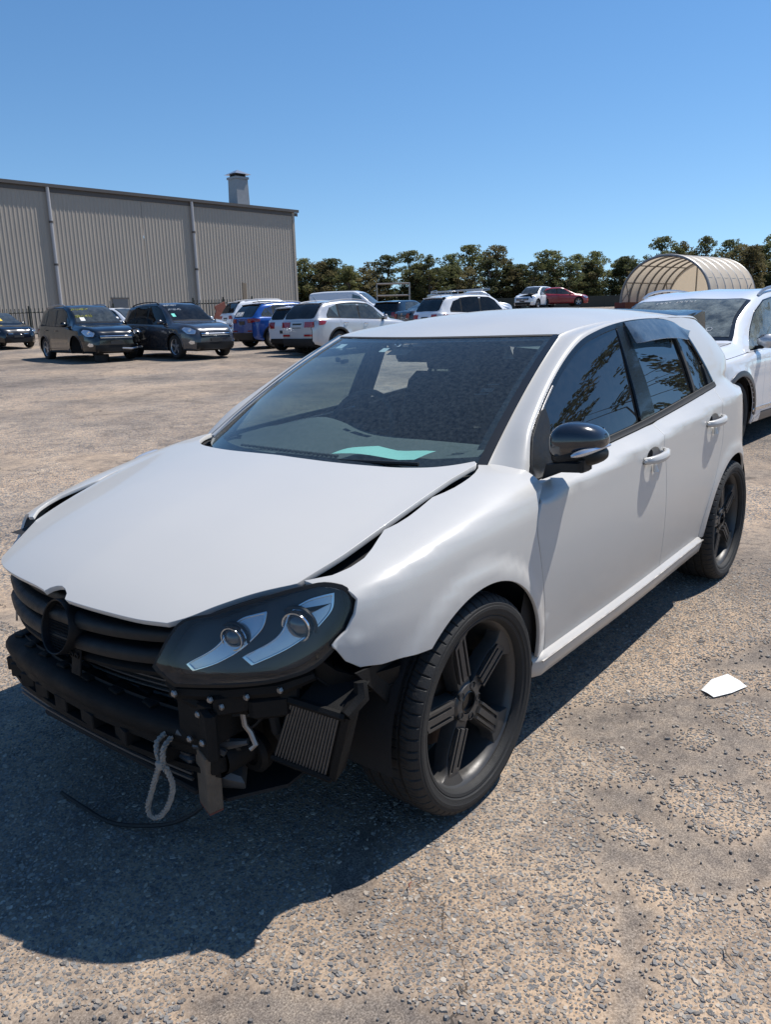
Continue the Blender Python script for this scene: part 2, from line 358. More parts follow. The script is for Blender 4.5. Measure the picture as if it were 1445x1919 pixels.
def pchip(xk,yk,x):
    xk=np.asarray(xk,float);yk=np.asarray(yk,float);x=np.asarray(x,float)
    h=np.diff(xk);d=np.diff(yk,axis=0)/(h if yk.ndim==1 else h[:,None])
    n=len(xk);m=np.zeros_like(yk)
    if n==2: m[:]=d[0]
    else:
        a,b=d[:-1],d[1:];s=(a*b)>0
        w1=2*h[1:]+h[:-1];w2=h[1:]+2*h[:-1]
        if yk.ndim>1: w1=w1[:,None];w2=w2[:,None]
        with np.errstate(all='ignore'):
            m[1:-1]=np.where(s,(w1+w2)/(w1/np.where(a==0,1,a)+w2/np.where(b==0,1,b)),0)
        m[0]=d[0];m[-1]=d[-1]
    i=np.clip(np.searchsorted(xk,x)-1,0,n-2)
    t=(x-xk[i])/h[i];hh=h[i]
    if yk.ndim>1: t=t[...,None];hh=hh[...,None]
    t=np.clip(t,-.5,1.5)
    return ((1+2*t)*(1-t)**2*yk[i]+t*(1-t)**2*hh*m[i]+t*t*(3-2*t)*yk[i+1]+t*t*(t-1)*hh*m[i+1])
def cubic(xk,yk,x):
    # Catmull-Rom style (non monotone, smooth)
    xk=np.asarray(xk,float);yk=np.asarray(yk,float);x=np.asarray(x,float)
    h=np.diff(xk);n=len(xk)
    H=h if yk.ndim==1 else h[:,None]
    d=np.diff(yk,axis=0)/H
    m=np.zeros_like(yk)
    m[1:-1]=(H[1:]*d[:-1]+H[:-1]*d[1:])/(H[1:]+H[:-1]);m[0]=d[0];m[-1]=d[-1]
    i=np.clip(np.searchsorted(xk,x)-1,0,n-2)
    t=(x-xk[i])/h[i];hh=h[i]
    if yk.ndim>1: t=t[...,None];hh=hh[...,None]
    return ((1+2*t)*(1-t)**2*yk[i]+t*(1-t)**2*hh*m[i]+t*t*(3-2*t)*yk[i+1]+t*t*(t-1)*hh*m[i+1])
class Loft:
    """sections at stations x: rows of (y,z) knots; parametrised by (x, arc length s)"""
    def __init__(s,xs,secs,dx=.02,ds=.006,nv=260,bump=None):
        xs=np.asarray(xs,float);secs=np.asarray(secs,float)
        o=np.argsort(xs);xs=xs[o];secs=secs[o];K=secs.shape[1]
        s.X=np.arange(xs[0],xs[-1]+dx/2,dx);s.dx=dx;s.ds=ds
        kn=cubic(xs,secs.reshape(len(xs),-1),s.X).reshape(len(s.X),K,2)
        v=np.linspace(0,K-1,nv);T=[]
        L=0;raw=[]
        for i in range(len(s.X)):
            y=cubic(np.arange(K),kn[i,:,0],v);z=cubic(np.arange(K),kn[i,:,1],v)
            if bump is not None:y=y+bump(s.X[i],z,y)
            a=np.concatenate([[0],np.cumsum(np.hypot(np.diff(y),np.diff(z)))])
            raw.append((y,z,a));L=max(L,a[-1])
        s.S=np.arange(0,L+.05,ds);s.Y=np.zeros((len(s.X),len(s.S)));s.Z=s.Y.copy();s.raw=raw
        for i,(y,z,a) in enumerate(raw):
            e=s.S>a[-1]
            s.Y[i]=np.interp(s.S,a,y);s.Z[i]=np.interp(s.S,a,z)
            ex=s.S[e]-a[-1];dl=a[-1]-a[-6]
            s.Y[i][e]+=ex*(y[-1]-y[-6])/dl;s.Z[i][e]+=ex*(z[-1]-z[-6])/dl
        Px=np.repeat(s.X[:,None],len(s.S),1)
        P=np.stack([Px,s.Y,s.Z],-1)
        du=np.gradient(P,axis=0);dv=np.gradient(P,axis=1)
        N=np.cross(dv,du);N/=np.linalg.norm(N,axis=-1,keepdims=True)+1e-12
        if N[...,1].mean()<0:N=-N
        s.T=np.concatenate([P,N],-1)
    def ev(s,q):
        q=np.atleast_2d(q);u=np.clip((q[:,0]-s.X[0])/s.dx,0,len(s.X)-1.001);w=np.clip(q[:,1]/s.ds,0,len(s.S)-1.001)
        i=u.astype(int);j=w.astype(int);a=(u-i)[:,None];b=(w-j)[:,None]
        R=(s.T[i,j]*(1-a)*(1-b)+s.T[i+1,j]*a*(1-b)+s.T[i,j+1]*(1-a)*b+s.T[i+1,j+1]*a*b)
        N=R[:,3:];N=N/np.linalg.norm(N,axis=1,keepdims=True)
        return R[:,:3],N
    def from_xz(s,p):
        p=np.atleast_2d(p);out=[]
        for x,z in p:
            u=np.clip((x-s.X[0])/s.dx,0,len(s.X)-1.001);i=int(u);a=u-i
            r=[np.interp(z,s.Z[k],s.S) for k in(i,i+1)]
            out.append((x,r[0]*(1-a)+r[1]*a))
        return np.array(out)
    def y_at(s,x,z):return s.ev(s.from_xz([(x,z)]))[0][0,1]
def arch(cx,cz,r0,r1,A):
    def f(x,z):
        r=np.hypot(x-cx,z-cz);t=np.clip((r1-r)/(r1-r0),0,1);t=t*t*(3-2*t)
        return A*t*np.clip((z-.2)/.15,0,1)
    return f
AX=-.029;RX=-2.555
_af=arch(AX,.323,.385,.440,.011);_ar=arch(RX,.323,.385,.440,.011)
_ac=lambda x:.868-.0627*(x+.63)          # height of the shoulder crease
_zb=lambda x:cubic([-3.3,-2.26,-1.47,-.995,-.40,.0],[1.10,1.042,.967,.935,.897,.875],x)
def door_sec(x):
    zc=_ac(x);zb=float(_zb(x))
    k=min(1,max(0,(-1.0-x)/1.4)); t0=.024*k*k*(3-2*k)
    st=[-2.56]*4+[-2.52,-2.45,-2.40,-2.38,-2.36,-2.42,-2.52,-2.50,-2.42]
    tp=[t0+(.30*(max(0,a-x)/.75)**2.4 if x<a else 0) for a in st]
    ztop=1.345+ .045*np.clip((-.8-x)/.8,0,1)-.06*np.clip((-2.1-x)/1.0,0,1)**1.5
    dz=ztop-zb
    f=min(1,max(0,(x+1.45)/.75)); f=f*f*(3-2*f)
    for i,a in ((8,.006),(9,.012),(10,.028),(11,.040),(12,.045)): tp[i]+=a*f
    zl=[.235,.29,.37,.52,.68,zc-.035,zc-.004,zc+.006,zb,zb+.09*dz,zb+.33*dz,zb+.66*dz,ztop]
    yt=.640
    yb=.818
    yl=[.800,.852,.868,.885,.894,.8915,.8885,.8825,yb,yb-.0125,.768,.708,yt]
    return [(y-t,z) for y,z,t in zip(yl,zl,tp)]
def fend_sec(x):
    zc=_ac(x)
    tp=float(cubic([-.6,.1,.2,.3,.4,.5,.6,.7],[0,.002,.007,.018,.042,.082,.140,.215],x))
    zh=float(cubic([-.5,-.36,-.07,.17,.45,.53,.62,.7],[.952,.945,.905,.862,.795,.765,.735,.70],x))
    yh=float(cubic([-.5,-.36,-.07,.17,.45,.55,.7],[.665,.665,.682,.690,.672,.64,.56],x))
    zc=min(zc,zh-.055)
    yl=[.800,.852,.868,.884,.892,.888,.878]
    zl=[.235,.30,.38,.52,.66,zc-.055,zc]
    p=[(y-tp,z) for y,z in zip(yl,zl)]
    yc=p[-1][0]
    f=float(np.clip((yc-yh)/.2,0.3,1))
    p+=[(yc-(yc-yh)*.11,zc+(zh-zc)*.46),(yc-(yc-yh)*.46,zc+(zh-zc)*.83),(yh,zh)]
    return p
DX=[-.30,-.42,-.7,-1.0,-1.3,-1.6,-1.9,-2.2,-2.4,-2.6,-2.75,-2.9,-3.0,-3.1,-3.18,-3.24]
SIDE=Loft(DX,[door_sec(x) for x in DX],bump=lambda x,z,y:_ar(x,z))
FX=[-.5,-.36,-.2,0,.12,.24,.34,.42,.5,.58,.66]
FEND=Loft(FX,[fend_sec(x) for x in FX],dx=.01,bump=lambda x,z,y:_af(x,z))
class Field:
    """height field z=f(x,y)"""
    def __init__(s,f):s.f=f
    def ev(s,q):
        q=np.atleast_2d(q);x,y=q[:,0],q[:,1];e=.004
        z=s.f(x,y);dx=(s.f(x+e,y)-s.f(x-e,y))/(2*e);dy=(s.f(x,y+e)-s.f(x,y-e))/(2*e)
        N=np.stack([-dx,-dy,np.ones_like(dx)],1);N/=np.linalg.norm(N,axis=1,keepdims=True)
        return np.stack([x,y,z],1),N
def hood_z(x,y):
    xe=x+.05*y*y/.42*.42
    h=cubic([-.6,-.36,-.16,0,.2,.35,.48,.58,.65,.70,.74,.78],[1.02,.992,.968,.943,.903,.866,.826,.788,.757,.731,.707,.68],xe)
    c=np.clip(np.abs(y)/.65,0,1.2)
    return h-.030*c**2.0-.014*np.clip((np.abs(y)-.34)/.31,0,1)**1.5*np.clip((x+.2)/.5,0,1)
HOOD=Field(hood_z)
def roof_z(x,y):
    c=cubic([-3.3,-3.05,-2.8,-2.4,-2.0,-1.6,-1.3,-1.1,-1.0,-.93,-.85],[1.335,1.380,1.411,1.438,1.447,1.434,1.402,1.362,1.340,1.325,1.303],x)
    return c-(.030+.016*np.clip((-1.1-x)/.5,0,1))*(np.abs(y)/.56)**2.2
ROOF=Field(roof_z)
# windscreen: ruled between base and top curves, bulged
def ws(p,q):   # p 0 base ..1 top ; q -1..1
    p=np.asarray(p,float);q=np.asarray(q,float)
    bx=-.125-.275*np.abs(q)**2.4;by=.672*q;bz=.936+.012*np.abs(q)**2
    tx=-.955-.150*np.abs(q)**2;ty=.562*q;tz=roof_z(tx,ty)-.002
    b=4*p*(1-p)*.018
    return np.stack([bx+(tx-bx)*p+b*.45,by+(ty-by)*p,bz+(tz-bz)*p+b*.9],-1)
class WS:
    def ev(s,q):
        q=np.atleast_2d(q);e=.003;p,w=q[:,0],q[:,1]
        P=ws(p,w);a=ws(p+e,w)-ws(p-e,w);b=ws(p,w+e)-ws(p,w-e)
        N=np.cross(b,a);N/=np.linalg.norm(N,axis=1,keepdims=True)
        N*=np.where(N[:,2:]<0,-1,1)
        return P,N
# front skin, plan curve offset by lean
_cu=np.array([(.20,.872),(.30,.862),(.40,.838),(.50,.798),(.59,.735),(.665,.65),(.715,.54),(.745,.42),(.765,.28),(.775,.14),(.778,0)])
_cl=np.concatenate([[0],np.cumsum(np.hypot(*np.diff(_cu,axis=0).T))])
def fr(u,z):
    u=np.asarray(u,float);z=np.asarray(z,float);e=.004
    c=cubic(_cl,_cu,u);t=cubic(_cl,_cu,u+e)-cubic(_cl,_cu,u-e);t/=np.linalg.norm(t,axis=-1,keepdims=True)
    n=np.stack([-t[...,1],t[...,0]],-1)
    n=n*np.where(n[...,:1]+n[...,1:]<0,-1,1)
    k=np.clip(u/_cl[-1]*2.2,0.25,1.0)
    lean=k*(.22*np.clip(z-.60,0,1)+1.1*np.clip(z-.60,0,1)**2)+.12*np.clip(.60-z,0,1)
    p=c-n*lean[...,None]
    return np.concatenate([p,z[...,None]],-1)
class FR:
    def ev(s,q):
        q=np.atleast_2d(q);e=.004;u,z=q[:,0],q[:,1]
        P=fr(u,z);a=fr(u+e,z)-fr(u-e,z);b=fr(u,z+e)-fr(u,z-e)
        N=np.cross(a,b);N/=np.linalg.norm(N,axis=1,keepdims=True)
        N*=np.where((N[:,:1]+N[:,1:2])<0,-1,1)
        return P,N
# ================================================================ terrain
FH = np.array([-.77561, -.63121]); CAMXY = np.array(CAM[:2])
def gz(x, y):
    d = (np.asarray(x)-CAMXY[0])*FH[0]+(np.asarray(y)-CAMXY[1])*FH[1]
    return np.where(d > 6, pchip([5.9, 6.5, 12, 24, 45, 62, 90, 200, 1500, 4000], [0, .003, .11, .45, 1.15, 1.75, 2.5, 3.4, 4.0, 4.0], np.clip(d, 6, 3900)), 0.0)
def vnoise(x, y, seed=0):
    xi = np.floor(x).astype(int); yi = np.floor(y).astype(int); fx_ = x-xi; fy_ = y-yi
    def h(a, b):
        n = (a*374761393+b*668265263+seed*982451653) & 0xffffffff; n = ((n ^ (n >> 13))*1274126177) & 0xffffffff; return ((n ^ (n >> 16)) & 0xffff)/65535.0
    u = fx_*fx_*(3-2*fx_); w = fy_*fy_*(3-2*fy_)
    return (h(xi, yi)*(1-u)+h(xi+1, yi)*u)*(1-w)+(h(xi, yi+1)*(1-u)+h(xi+1, yi+1)*u)*w
def fbm(x, y, seed=0, o=4):
    r = 0; a = .5
    for k in range(o): r = r+a*vnoise(x*2**k, y*2**k, seed+k); a *= .5
    return r
# worn bands where the aggregate is buried under grey fines: polylines (x, y, half width)
REGION = [[(-.72, .87), (-.86, .95), (-.93, 1.05), (-1.06, 1.12), (-1.12, 1.26), (-1.30, 1.39), (-1.32, 1.59), (-.21, 1.78), (-.09, 1.68), (-.04, 1.64), (-.05, 1.57), (-.01, 1.51), (.08, 1.48), (.21, 1.48), (.32, 1.51), (.42, 1.55), (.6, 1.62), (.6, 1.56), (.45, 1.51), (.31, 1.47), (.18, 1.40), (.04, 1.31), (-.13, 1.20), (-.28, 1.08), (-.52, .93)],
          [(.90, .70), (.66, 1.05), (.61, 1.17), (.57, 1.28), (.52, 1.45), (.75, 1.5), (1.1, .95)], [(1.55, -.05), (1.38, .35), (1.05, .62), (.98, .78), (1.12, .86), (1.30, .62), (1.55, .40), (1.72, .0)],
          [(-1.3, 1.05), (-1.9, 1.35), (-2.6, 1.75), (-3.3, 1.9), (-3.2, 2.2), (-2.3, 2.0), (-1.6, 1.62)], [(.2, .62), (.45, .72), (.62, .95), (.66, 1.05), (.60, 1.02), (.42, .82), (.18, .70)]]
ISLES = [(-.47, 1.11, .12, .17), (.01, 1.40, .05, .07), (-.45, 1.44, .14, .16), (-.78, 1.28, .10, .07), (-1.03, 1.40, .11, .14), (-.12, 1.66, .07, .05), (-.18, 1.29, .05, .07), (-.77, 1.59, .10, .12)]
def wear(x, y):
    """1 where grit covers the stones"""
    P = np.stack([x, y], -1).reshape(-1, 2); m = np.full(len(P), -9.0)
    near = np.hypot(P[:, 0]-.2, P[:, 1]-1.0) < 4.5; Q = P[near]; mq = np.full(len(Q), -9.0)
    wob = .13*(fbm(Q[:, 0]*3.2, Q[:, 1]*3.2, 3)-.47)+.10*(fbm(Q[:, 0]*11, Q[:, 1]*11, 9)-.47)
    for r in REGION:
        r = np.array(r); d = segdist(Q, r); mq = np.maximum(mq, np.where(inpoly(Q, r), d, -d))
    for cx, cy, rx, ry in ISLES:
        e = np.hypot((Q[:, 0]-cx)/rx, (Q[:, 1]-cy)/ry); mq = np.minimum(mq, (e-1)*min(rx, ry))
    m[near] = mq+wob*.9
    r = np.clip(m/.05+.5, 0, 1)
    patch = np.clip((fbm(P[:, 0]*.55+7, P[:, 1]*.55, 21, 5)-.58)/.06, 0, 1)*np.clip((np.hypot(P[:, 0]-.6, P[:, 1]-1.1)-2.4)/.6, 0, 1)
    return np.maximum(r, patch*.85).reshape(np.shape(x))
def axis(c, fine0, fine1, step, far):
    a = list(np.arange(fine0, fine1, step)); s = step
    while a[-1] < far: s *= 1.22; a.append(a[-1]+s)
    s = step; lo = [a[0]]
    while lo[-1] > -far: s *= 1.22; lo.append(lo[-1]-s)
    return np.array(lo[::-1][:-1]+a)
gx_ = axis(0, -3.6, 3.2, .032, 3500); gy_ = axis(0, -3.0, 4.6, .032, 3500)
GX, GY = np.meshgrid(gx_, gy_, indexing='ij'); GZ = gz(GX, GY)
WR = wear(GX, GY)
nearm = np.clip((6.5-np.hypot(GX-1.2, GY-1.5))/2, 0, 1)
GZ = GZ-.004*WR*nearm+.006*(fbm(GX*1.3, GY*1.3, 31)-.47)*nearm
nx, ny = GX.shape
ii = np.arange(nx*ny).reshape(nx, ny)
quad = np.stack([ii[:-1, :-1], ii[1:, :-1], ii[1:, 1:], ii[:-1, 1:]], -1).reshape(-1, 4)
def fast_mesh(name, V, Q, mat, attrs=None, smooth=True):
    """mesh from arrays; Q is (n, k) of one polygon size"""
    me = bpy.data.meshes.new(name); V = np.asarray(V, np.float32); Q = np.asarray(Q, np.int32)
    me.vertices.add(len(V)); me.vertices.foreach_set('co', V.ravel()); k = Q.shape[1]
    me.loops.add(Q.size); me.loops.foreach_set('vertex_index', Q.ravel()); me.polygons.add(len(Q))
    me.polygons.foreach_set('loop_start', np.arange(0, Q.size, k, dtype=np.int32)); me.polygons.foreach_set('loop_total', np.full(len(Q), k, np.int32))
    me.polygons.foreach_set('use_smooth', np.full(len(Q), smooth))
    me.materials.append(mat if not isinstance(mat, str) else MAT[mat])
    for an, dat in (attrs or {}).items():
        at = me.attributes.new(an, 'FLOAT', 'POINT'); at.data.foreach_set('value', np.asarray(dat, np.float32).ravel())
    me.update(calc_edges=True); me.validate(); return me
def ground_mat():
    m, nt, p = new_mat('worn_asphalt')
    tc = N(nt, 'ShaderNodeTexCoord'); P = tc.outputs['Object']
    at = N(nt, 'ShaderNodeAttribute', attribute_name='wear'); nr = N(nt, 'ShaderNodeAttribute', attribute_name='stones')
    def noise(s, d=5.0, r=.6, off=(0, 0, 0)):
        mp = N(nt, 'ShaderNodeMapping'); mp.inputs['Location'].default_value = off; L(nt, P, mp.inputs['Vector'])
        n = N(nt, 'ShaderNodeTexNoise', i_Scale=s, i_Detail=d, i_Roughness=r); L(nt, mp.outputs[0], n.inputs['Vector']); return n.outputs['Fac']
    def ramp(src, pts):
        r = N(nt, 'ShaderNodeValToRGB'); e = r.color_ramp.elements
        while len(e) < len(pts): e.new(.5)
        for q, (a, c) in zip(e, pts): q.position = a; q.color = tuple(c)+(1,) if len(c) == 3 else c
        L(nt, src, r.inputs[0]); return r.outputs['Color']
    def mix(f, a, b, mode='MIX'):
        x = N(nt, 'ShaderNodeMix', data_type='RGBA', blend_type=mode)
        for s, k in ((f, 'Factor'), (a, 'A'), (b, 'B')):
            if isinstance(s, (int, float)): x.inputs[k].default_value = s
            elif isinstance(s, tuple): x.inputs[k].default_value = s+(1,)
            else: L(nt, s, x.inputs[k])
        return x.outputs['Result']
    def mth(op, a, b=0.0):
        x = N(nt, 'ShaderNodeMath', operation=op)
        for i, s in enumerate((a, b)):
            if isinstance(s, (int, float)): x.inputs[i].default_value = s
            else: L(nt, s, x.inputs[i])
        return x.outputs[0]
    # sandy fines between the stones
    sand = ramp(noise(130, 5, .7), [(.32, (.20, .14, .095)), (.52, (.44, .325, .225)), (.72, (.58, .445, .33))])
    big = noise(.8, 6, .6, (3, 1, 0)); sand = mix(ramp(big, [(.35, (0, 0, 0)), (.68, (1, 1, 1))]), sand, mix(.5, sand, (.44, .36, .28)))
    # stones as cells, for the ground beyond the real chips
    warp = N(nt, 'ShaderNodeTexNoise', i_Scale=70.0, i_Detail=2.0); L(nt, P, warp.inputs['Vector'])
    wv = N(nt, 'ShaderNodeVectorMath', operation='MULTIPLY_ADD'); L(nt, warp.outputs['Color'], wv.inputs[0]); wv.inputs[1].default_value = (.010, .010, 0); L(nt, P, wv.inputs[2])
    vo = N(nt, 'ShaderNodeTexVoronoi', feature='F1', i_Scale=62.0); vo.voronoi_dimensions = '2D'; L(nt, wv.outputs[0], vo.inputs['Vector'])
    cellr = N(nt, 'ShaderNodeSeparateColor'); L(nt, vo.outputs['Color'], cellr.inputs[0])
    size = mth('MULTIPLY_ADD', cellr.outputs[0], .33); nt.nodes[-1].inputs[2].default_value = .27
    inside = mth('LESS_THAN', vo.outputs['Distance'], size)
    stone = ramp(cellr.outputs[1], [(0, (.085, .09, .10)), (.45, (.145, .15, .158)), (.78, (.21, .21, .21)), (.9, (.30, .26, .21)), (1, (.38, .34, .30))])
    clean = mth('MULTIPLY', inside, mth('SUBTRACT', 1.0, at.outputs['Fac'])); clean = mth('MULTIPLY', clean, mth('SUBTRACT', 1.0, nr.outputs['Fac']))
    base = mix(clean, sand, stone)
    # buried bands: grey grit
    grit = ramp(noise(210, 5, .85), [(.36, (.05, .043, .038)), (.5, (.215, .18, .15)), (.64, (.46, .39, .32))])
    base = mix(mth('MULTIPLY', at.outputs['Fac'], .93), base, grit)
    # traffic film, oil, dusty drifts over tens of metres
    film = ramp(noise(.33, 7, .62, (11, 4, 0)), [(.36, (.56, .58, .62)), (.50, (.92, .92, .92)), (.64, (1.22, 1.17, 1.10))]); base = mix(1.0, base, film, 'MULTIPLY')
    mp = N(nt, 'ShaderNodeMapping'); mp.inputs['Scale'].default_value = (.05, .22, 1); mp.inputs['Rotation'].default_value = (0, 0, .9); L(nt, P, mp.inputs['Vector'])
    dr = N(nt, 'ShaderNodeTexNoise', i_Scale=1.6, i_Detail=7.0, i_Roughness=.6); L(nt, mp.outputs[0], dr.inputs['Vector'])
    base = mix(ramp(dr.outputs['Fac'], [(.60, (0, 0, 0)), (.76, (.55, .55, .55))]), base, (.44, .36, .28))
    mot = ramp(noise(17, 4, .7, (1, 7, 0)), [(.34, (.66, .67, .70)), (.52, (1, 1, 1)), (.70, (1.14, 1.11, 1.06))]); base = mix(1.0, base, mot, 'MULTIPLY')
    mo2 = ramp(noise(3.1, 6, .7, (4, 2, 0)), [(.38, (.68, .68, .70)), (.52, (1, 1, 1)), (.68, (1.12, 1.09, 1.04))]); base = mix(.8, base, mix(1.0, base, mo2, 'MULTIPLY'))
    oil = ramp(noise(1.9, 3, .5, (5, 9, 0)), [(.26, (.35, .35, .35)), (.32, (1, 1, 1))]); base = mix(.55, base, mix(1.0, base, oil, 'MULTIPLY'))
    # cracks
    cw = N(nt, 'ShaderNodeTexNoise', i_Scale=2.2, i_Detail=6.0, i_Roughness=.65); L(nt, P, cw.inputs['Vector'])
    cv = N(nt, 'ShaderNodeVectorMath', operation='MULTIPLY_ADD'); L(nt, cw.outputs['Color'], cv.inputs[0]); cv.inputs[1].default_value = (.9, .9, 0); L(nt, P, cv.inputs[2])
    ve = N(nt, 'ShaderNodeTexVoronoi', feature='DISTANCE_TO_EDGE', i_Scale=.62); ve.voronoi_dimensions = '2D'; L(nt, cv.outputs[0], ve.inputs['Vector'])
    crack = mth('LESS_THAN', ve.outputs['Distance'], mth('MULTIPLY', noise(1.1, 3, .5, (2, 2, 0)), .009)); gate = mth('GREATER_THAN', noise(.7, 3, .5, (8, 1, 0)), .47)
    crack = mth('MULTIPLY', crack, gate); base = mix(mth('MULTIPLY', crack, .8), base, (.045, .038, .032))
    L(nt, base, p.inputs['Base Color']); p.inputs['Roughness'].default_value = .9; p.inputs['Specular IOR Level'].default_value = .25
    h = mth('ADD', mth('MULTIPLY', noise(300, 4, .7), .25), mth('MULTIPLY', clean, .5)); h = mth('SUBTRACT', h, mth('MULTIPLY', crack, 1.2))
    bp = N(nt, 'ShaderNodeBump', i_Strength=.55, i_Distance=.006); L(nt, h, bp.inputs['Height']); L(nt, bp.outputs['Normal'], p.inputs['Normal'])
    return m
SC_ = np.array([1.25, 1.50])
def stone_zone(x, y):   # 1 inside the area that gets real stone chips
    d = (x-CAMXY[0])*FH[0]+(y-CAMXY[1])*FH[1]; r = np.hypot(x-CAMXY[0], y-CAMXY[1])
    lat = np.abs((x-CAMXY[0])*FH[1]-(y-CAMXY[1])*FH[0])
    return np.clip((4.9-r)/.7, 0, 1)*np.clip((d-.1)/.3, 0, 1)*np.clip((.62*d+.35-lat)/.25, 0, 1)
ZN = stone_zone(GX, GY)
gm = fast_mesh('ground', np.stack([GX, GY, GZ], -1).reshape(-1, 3), quad, ground_mat(), {'wear': WR, 'stones': ZN})
go = link('ground', gm); tag(go, kind='structure')
# ---- real chips in the near ground
def stones():
    pitch = .0090; r = np.random.default_rng(11)
    xs = np.arange(-3.2, 2.6, pitch); ys = np.arange(-2.2, 4.2, pitch)
    X, Y = np.meshgrid(xs, ys, indexing='ij'); X = (X+r.uniform(-.48, .48, X.shape)*pitch).ravel(); Y = (Y+r.uniform(-.48, .48, Y.shape)*pitch).ravel()
    zn = stone_zone(X, Y)
    d = (X-CAMXY[0])*FH[0]+(Y-CAMXY[1])*FH[1]; lat = (X-CAMXY[0])*FH[1]-(Y-CAMXY[1])*FH[0]
    keep = (r.random(len(X)) < zn) & (np.abs(lat) < .62*d+.35)
    # leave out what the car hides
    keep &= ~((X < -.55) & (X > -2.3) & (Y < .62)) & ~((X < .1) & (Y < -.2))
    w = wear(X, Y); keep &= r.random(len(X)) > np.minimum(1, w*1.1)*.975
    dens = .52+.30*(fbm(X*1.7, Y*1.7, 55)-.3); keep &= r.random(len(X)) < dens*2.8
    X, Y = X[keep], Y[keep]; n = len(X)
    s = np.clip(r.lognormal(math.log(.0052), .36, n), .0026, .0125); k = 6
    a = (np.arange(k)/k*2*np.pi)[None, :]+r.uniform(-.35, .35, (n, k))+r.uniform(0, 6.28, (n, 1))
    rad = s[:, None]*r.uniform(.72, 1.15, (n, k)); asp = r.uniform(.50, .95, (n, 1)); th = r.uniform(0, np.pi, (n, 1))
    lx, ly = np.cos(a)*rad, np.sin(a)*rad*asp; px = X[:, None]+lx*np.cos(th)-ly*np.sin(th); py = Y[:, None]+lx*np.sin(th)+ly*np.cos(th)
    z0 = gz(X, Y)+.006*(fbm(X*1.3, Y*1.3, 31)-.47)*np.clip((6.5-np.hypot(X-1.2, Y-1.5))/2, 0, 1)
    hgt = s*r.uniform(.06, .30, n); tilt = r.normal(0, .12, (n, 2))
    top = .74; qx = X[:, None]+(px-X[:, None])*top; qy = Y[:, None]+(py-Y[:, None])*top
    ztop = z0[:, None]+hgt[:, None]+(qx-X[:, None])*tilt[:, :1]+(qy-Y[:, None])*tilt[:, 1:]
    V = np.stack([np.stack([px, py, np.repeat((z0-.003)[:, None], k, 1)], -1), np.stack([qx, qy, ztop], -1)], 1).reshape(-1, 3)
    b = (np.arange(n)*2*k)[:, None]; i = np.arange(k)
    Q = np.stack([b+i, b+(i+1) % k, b+k+(i+1) % k, b+k+i], -1).reshape(-1, 4)
    T1 = np.stack([b[:, 0]+k+0, b[:, 0]+k+1, b[:, 0]+k+2, b[:, 0]+k+3], -1); T2 = np.stack([b[:, 0]+k+0, b[:, 0]+k+3, b[:, 0]+k+4, b[:, 0]+k+5], -1)
    Q = np.concatenate([Q, T1, T2]); tone = np.repeat(r.random(n), 2*k)
    m, nt, p = new_mat('aggregate_stone'); at = N(nt, 'ShaderNodeAttribute', attribute_name='tone'); rp = N(nt, 'ShaderNodeValToRGB'); e = rp.color_ramp.elements
    pts = [(0, (.055, .06, .067)), (.35, (.10, .105, .112)), (.66, (.165, .168, .17)), (.82, (.23, .22, .20)), (.93, (.34, .28, .22)), (1, (.46, .42, .36))]
    while len(e) < len(pts): e.new(.5)
    for q, (a_, c) in zip(e, pts): q.position = a_; q.color = c+(1,)
    L(nt, at.outputs['Fac'], rp.inputs[0])
    tc = N(nt, 'ShaderNodeTexCoord'); nz = N(nt, 'ShaderNodeTexNoise', i_Scale=420.0, i_Detail=3.0); L(nt, tc.outputs['Object'], nz.inputs['Vector'])
    mx = N(nt, 'ShaderNodeMix', data_type='RGBA', blend_type='MIX'); mr = N(nt, 'ShaderNodeMapRange'); mr.inputs['From Min'].default_value = .40; mr.inputs['From Max'].default_value = .70; mr.inputs['To Max'].default_value = .50
    L(nt, nz.outputs['Fac'], mr.inputs['Value']); L(nt, mr.outputs['Result'], mx.inputs['Factor']); L(nt, rp.outputs[0], mx.inputs['A']); mx.inputs['B'].default_value = (.42, .34, .26, 1)
    L(nt, mx.outputs['Result'], p.inputs['Base Color']); p.inputs['Roughness'].default_value = .8
    me = fast_mesh('aggregate', V, Q, m, {'tone': tone}, smooth=False)
    o = link('aggregate', me); tag(o, 'grey crushed stone aggregate set in the worn ground around the white hatchback', 'gravel', kind='stuff'); return n
stones()
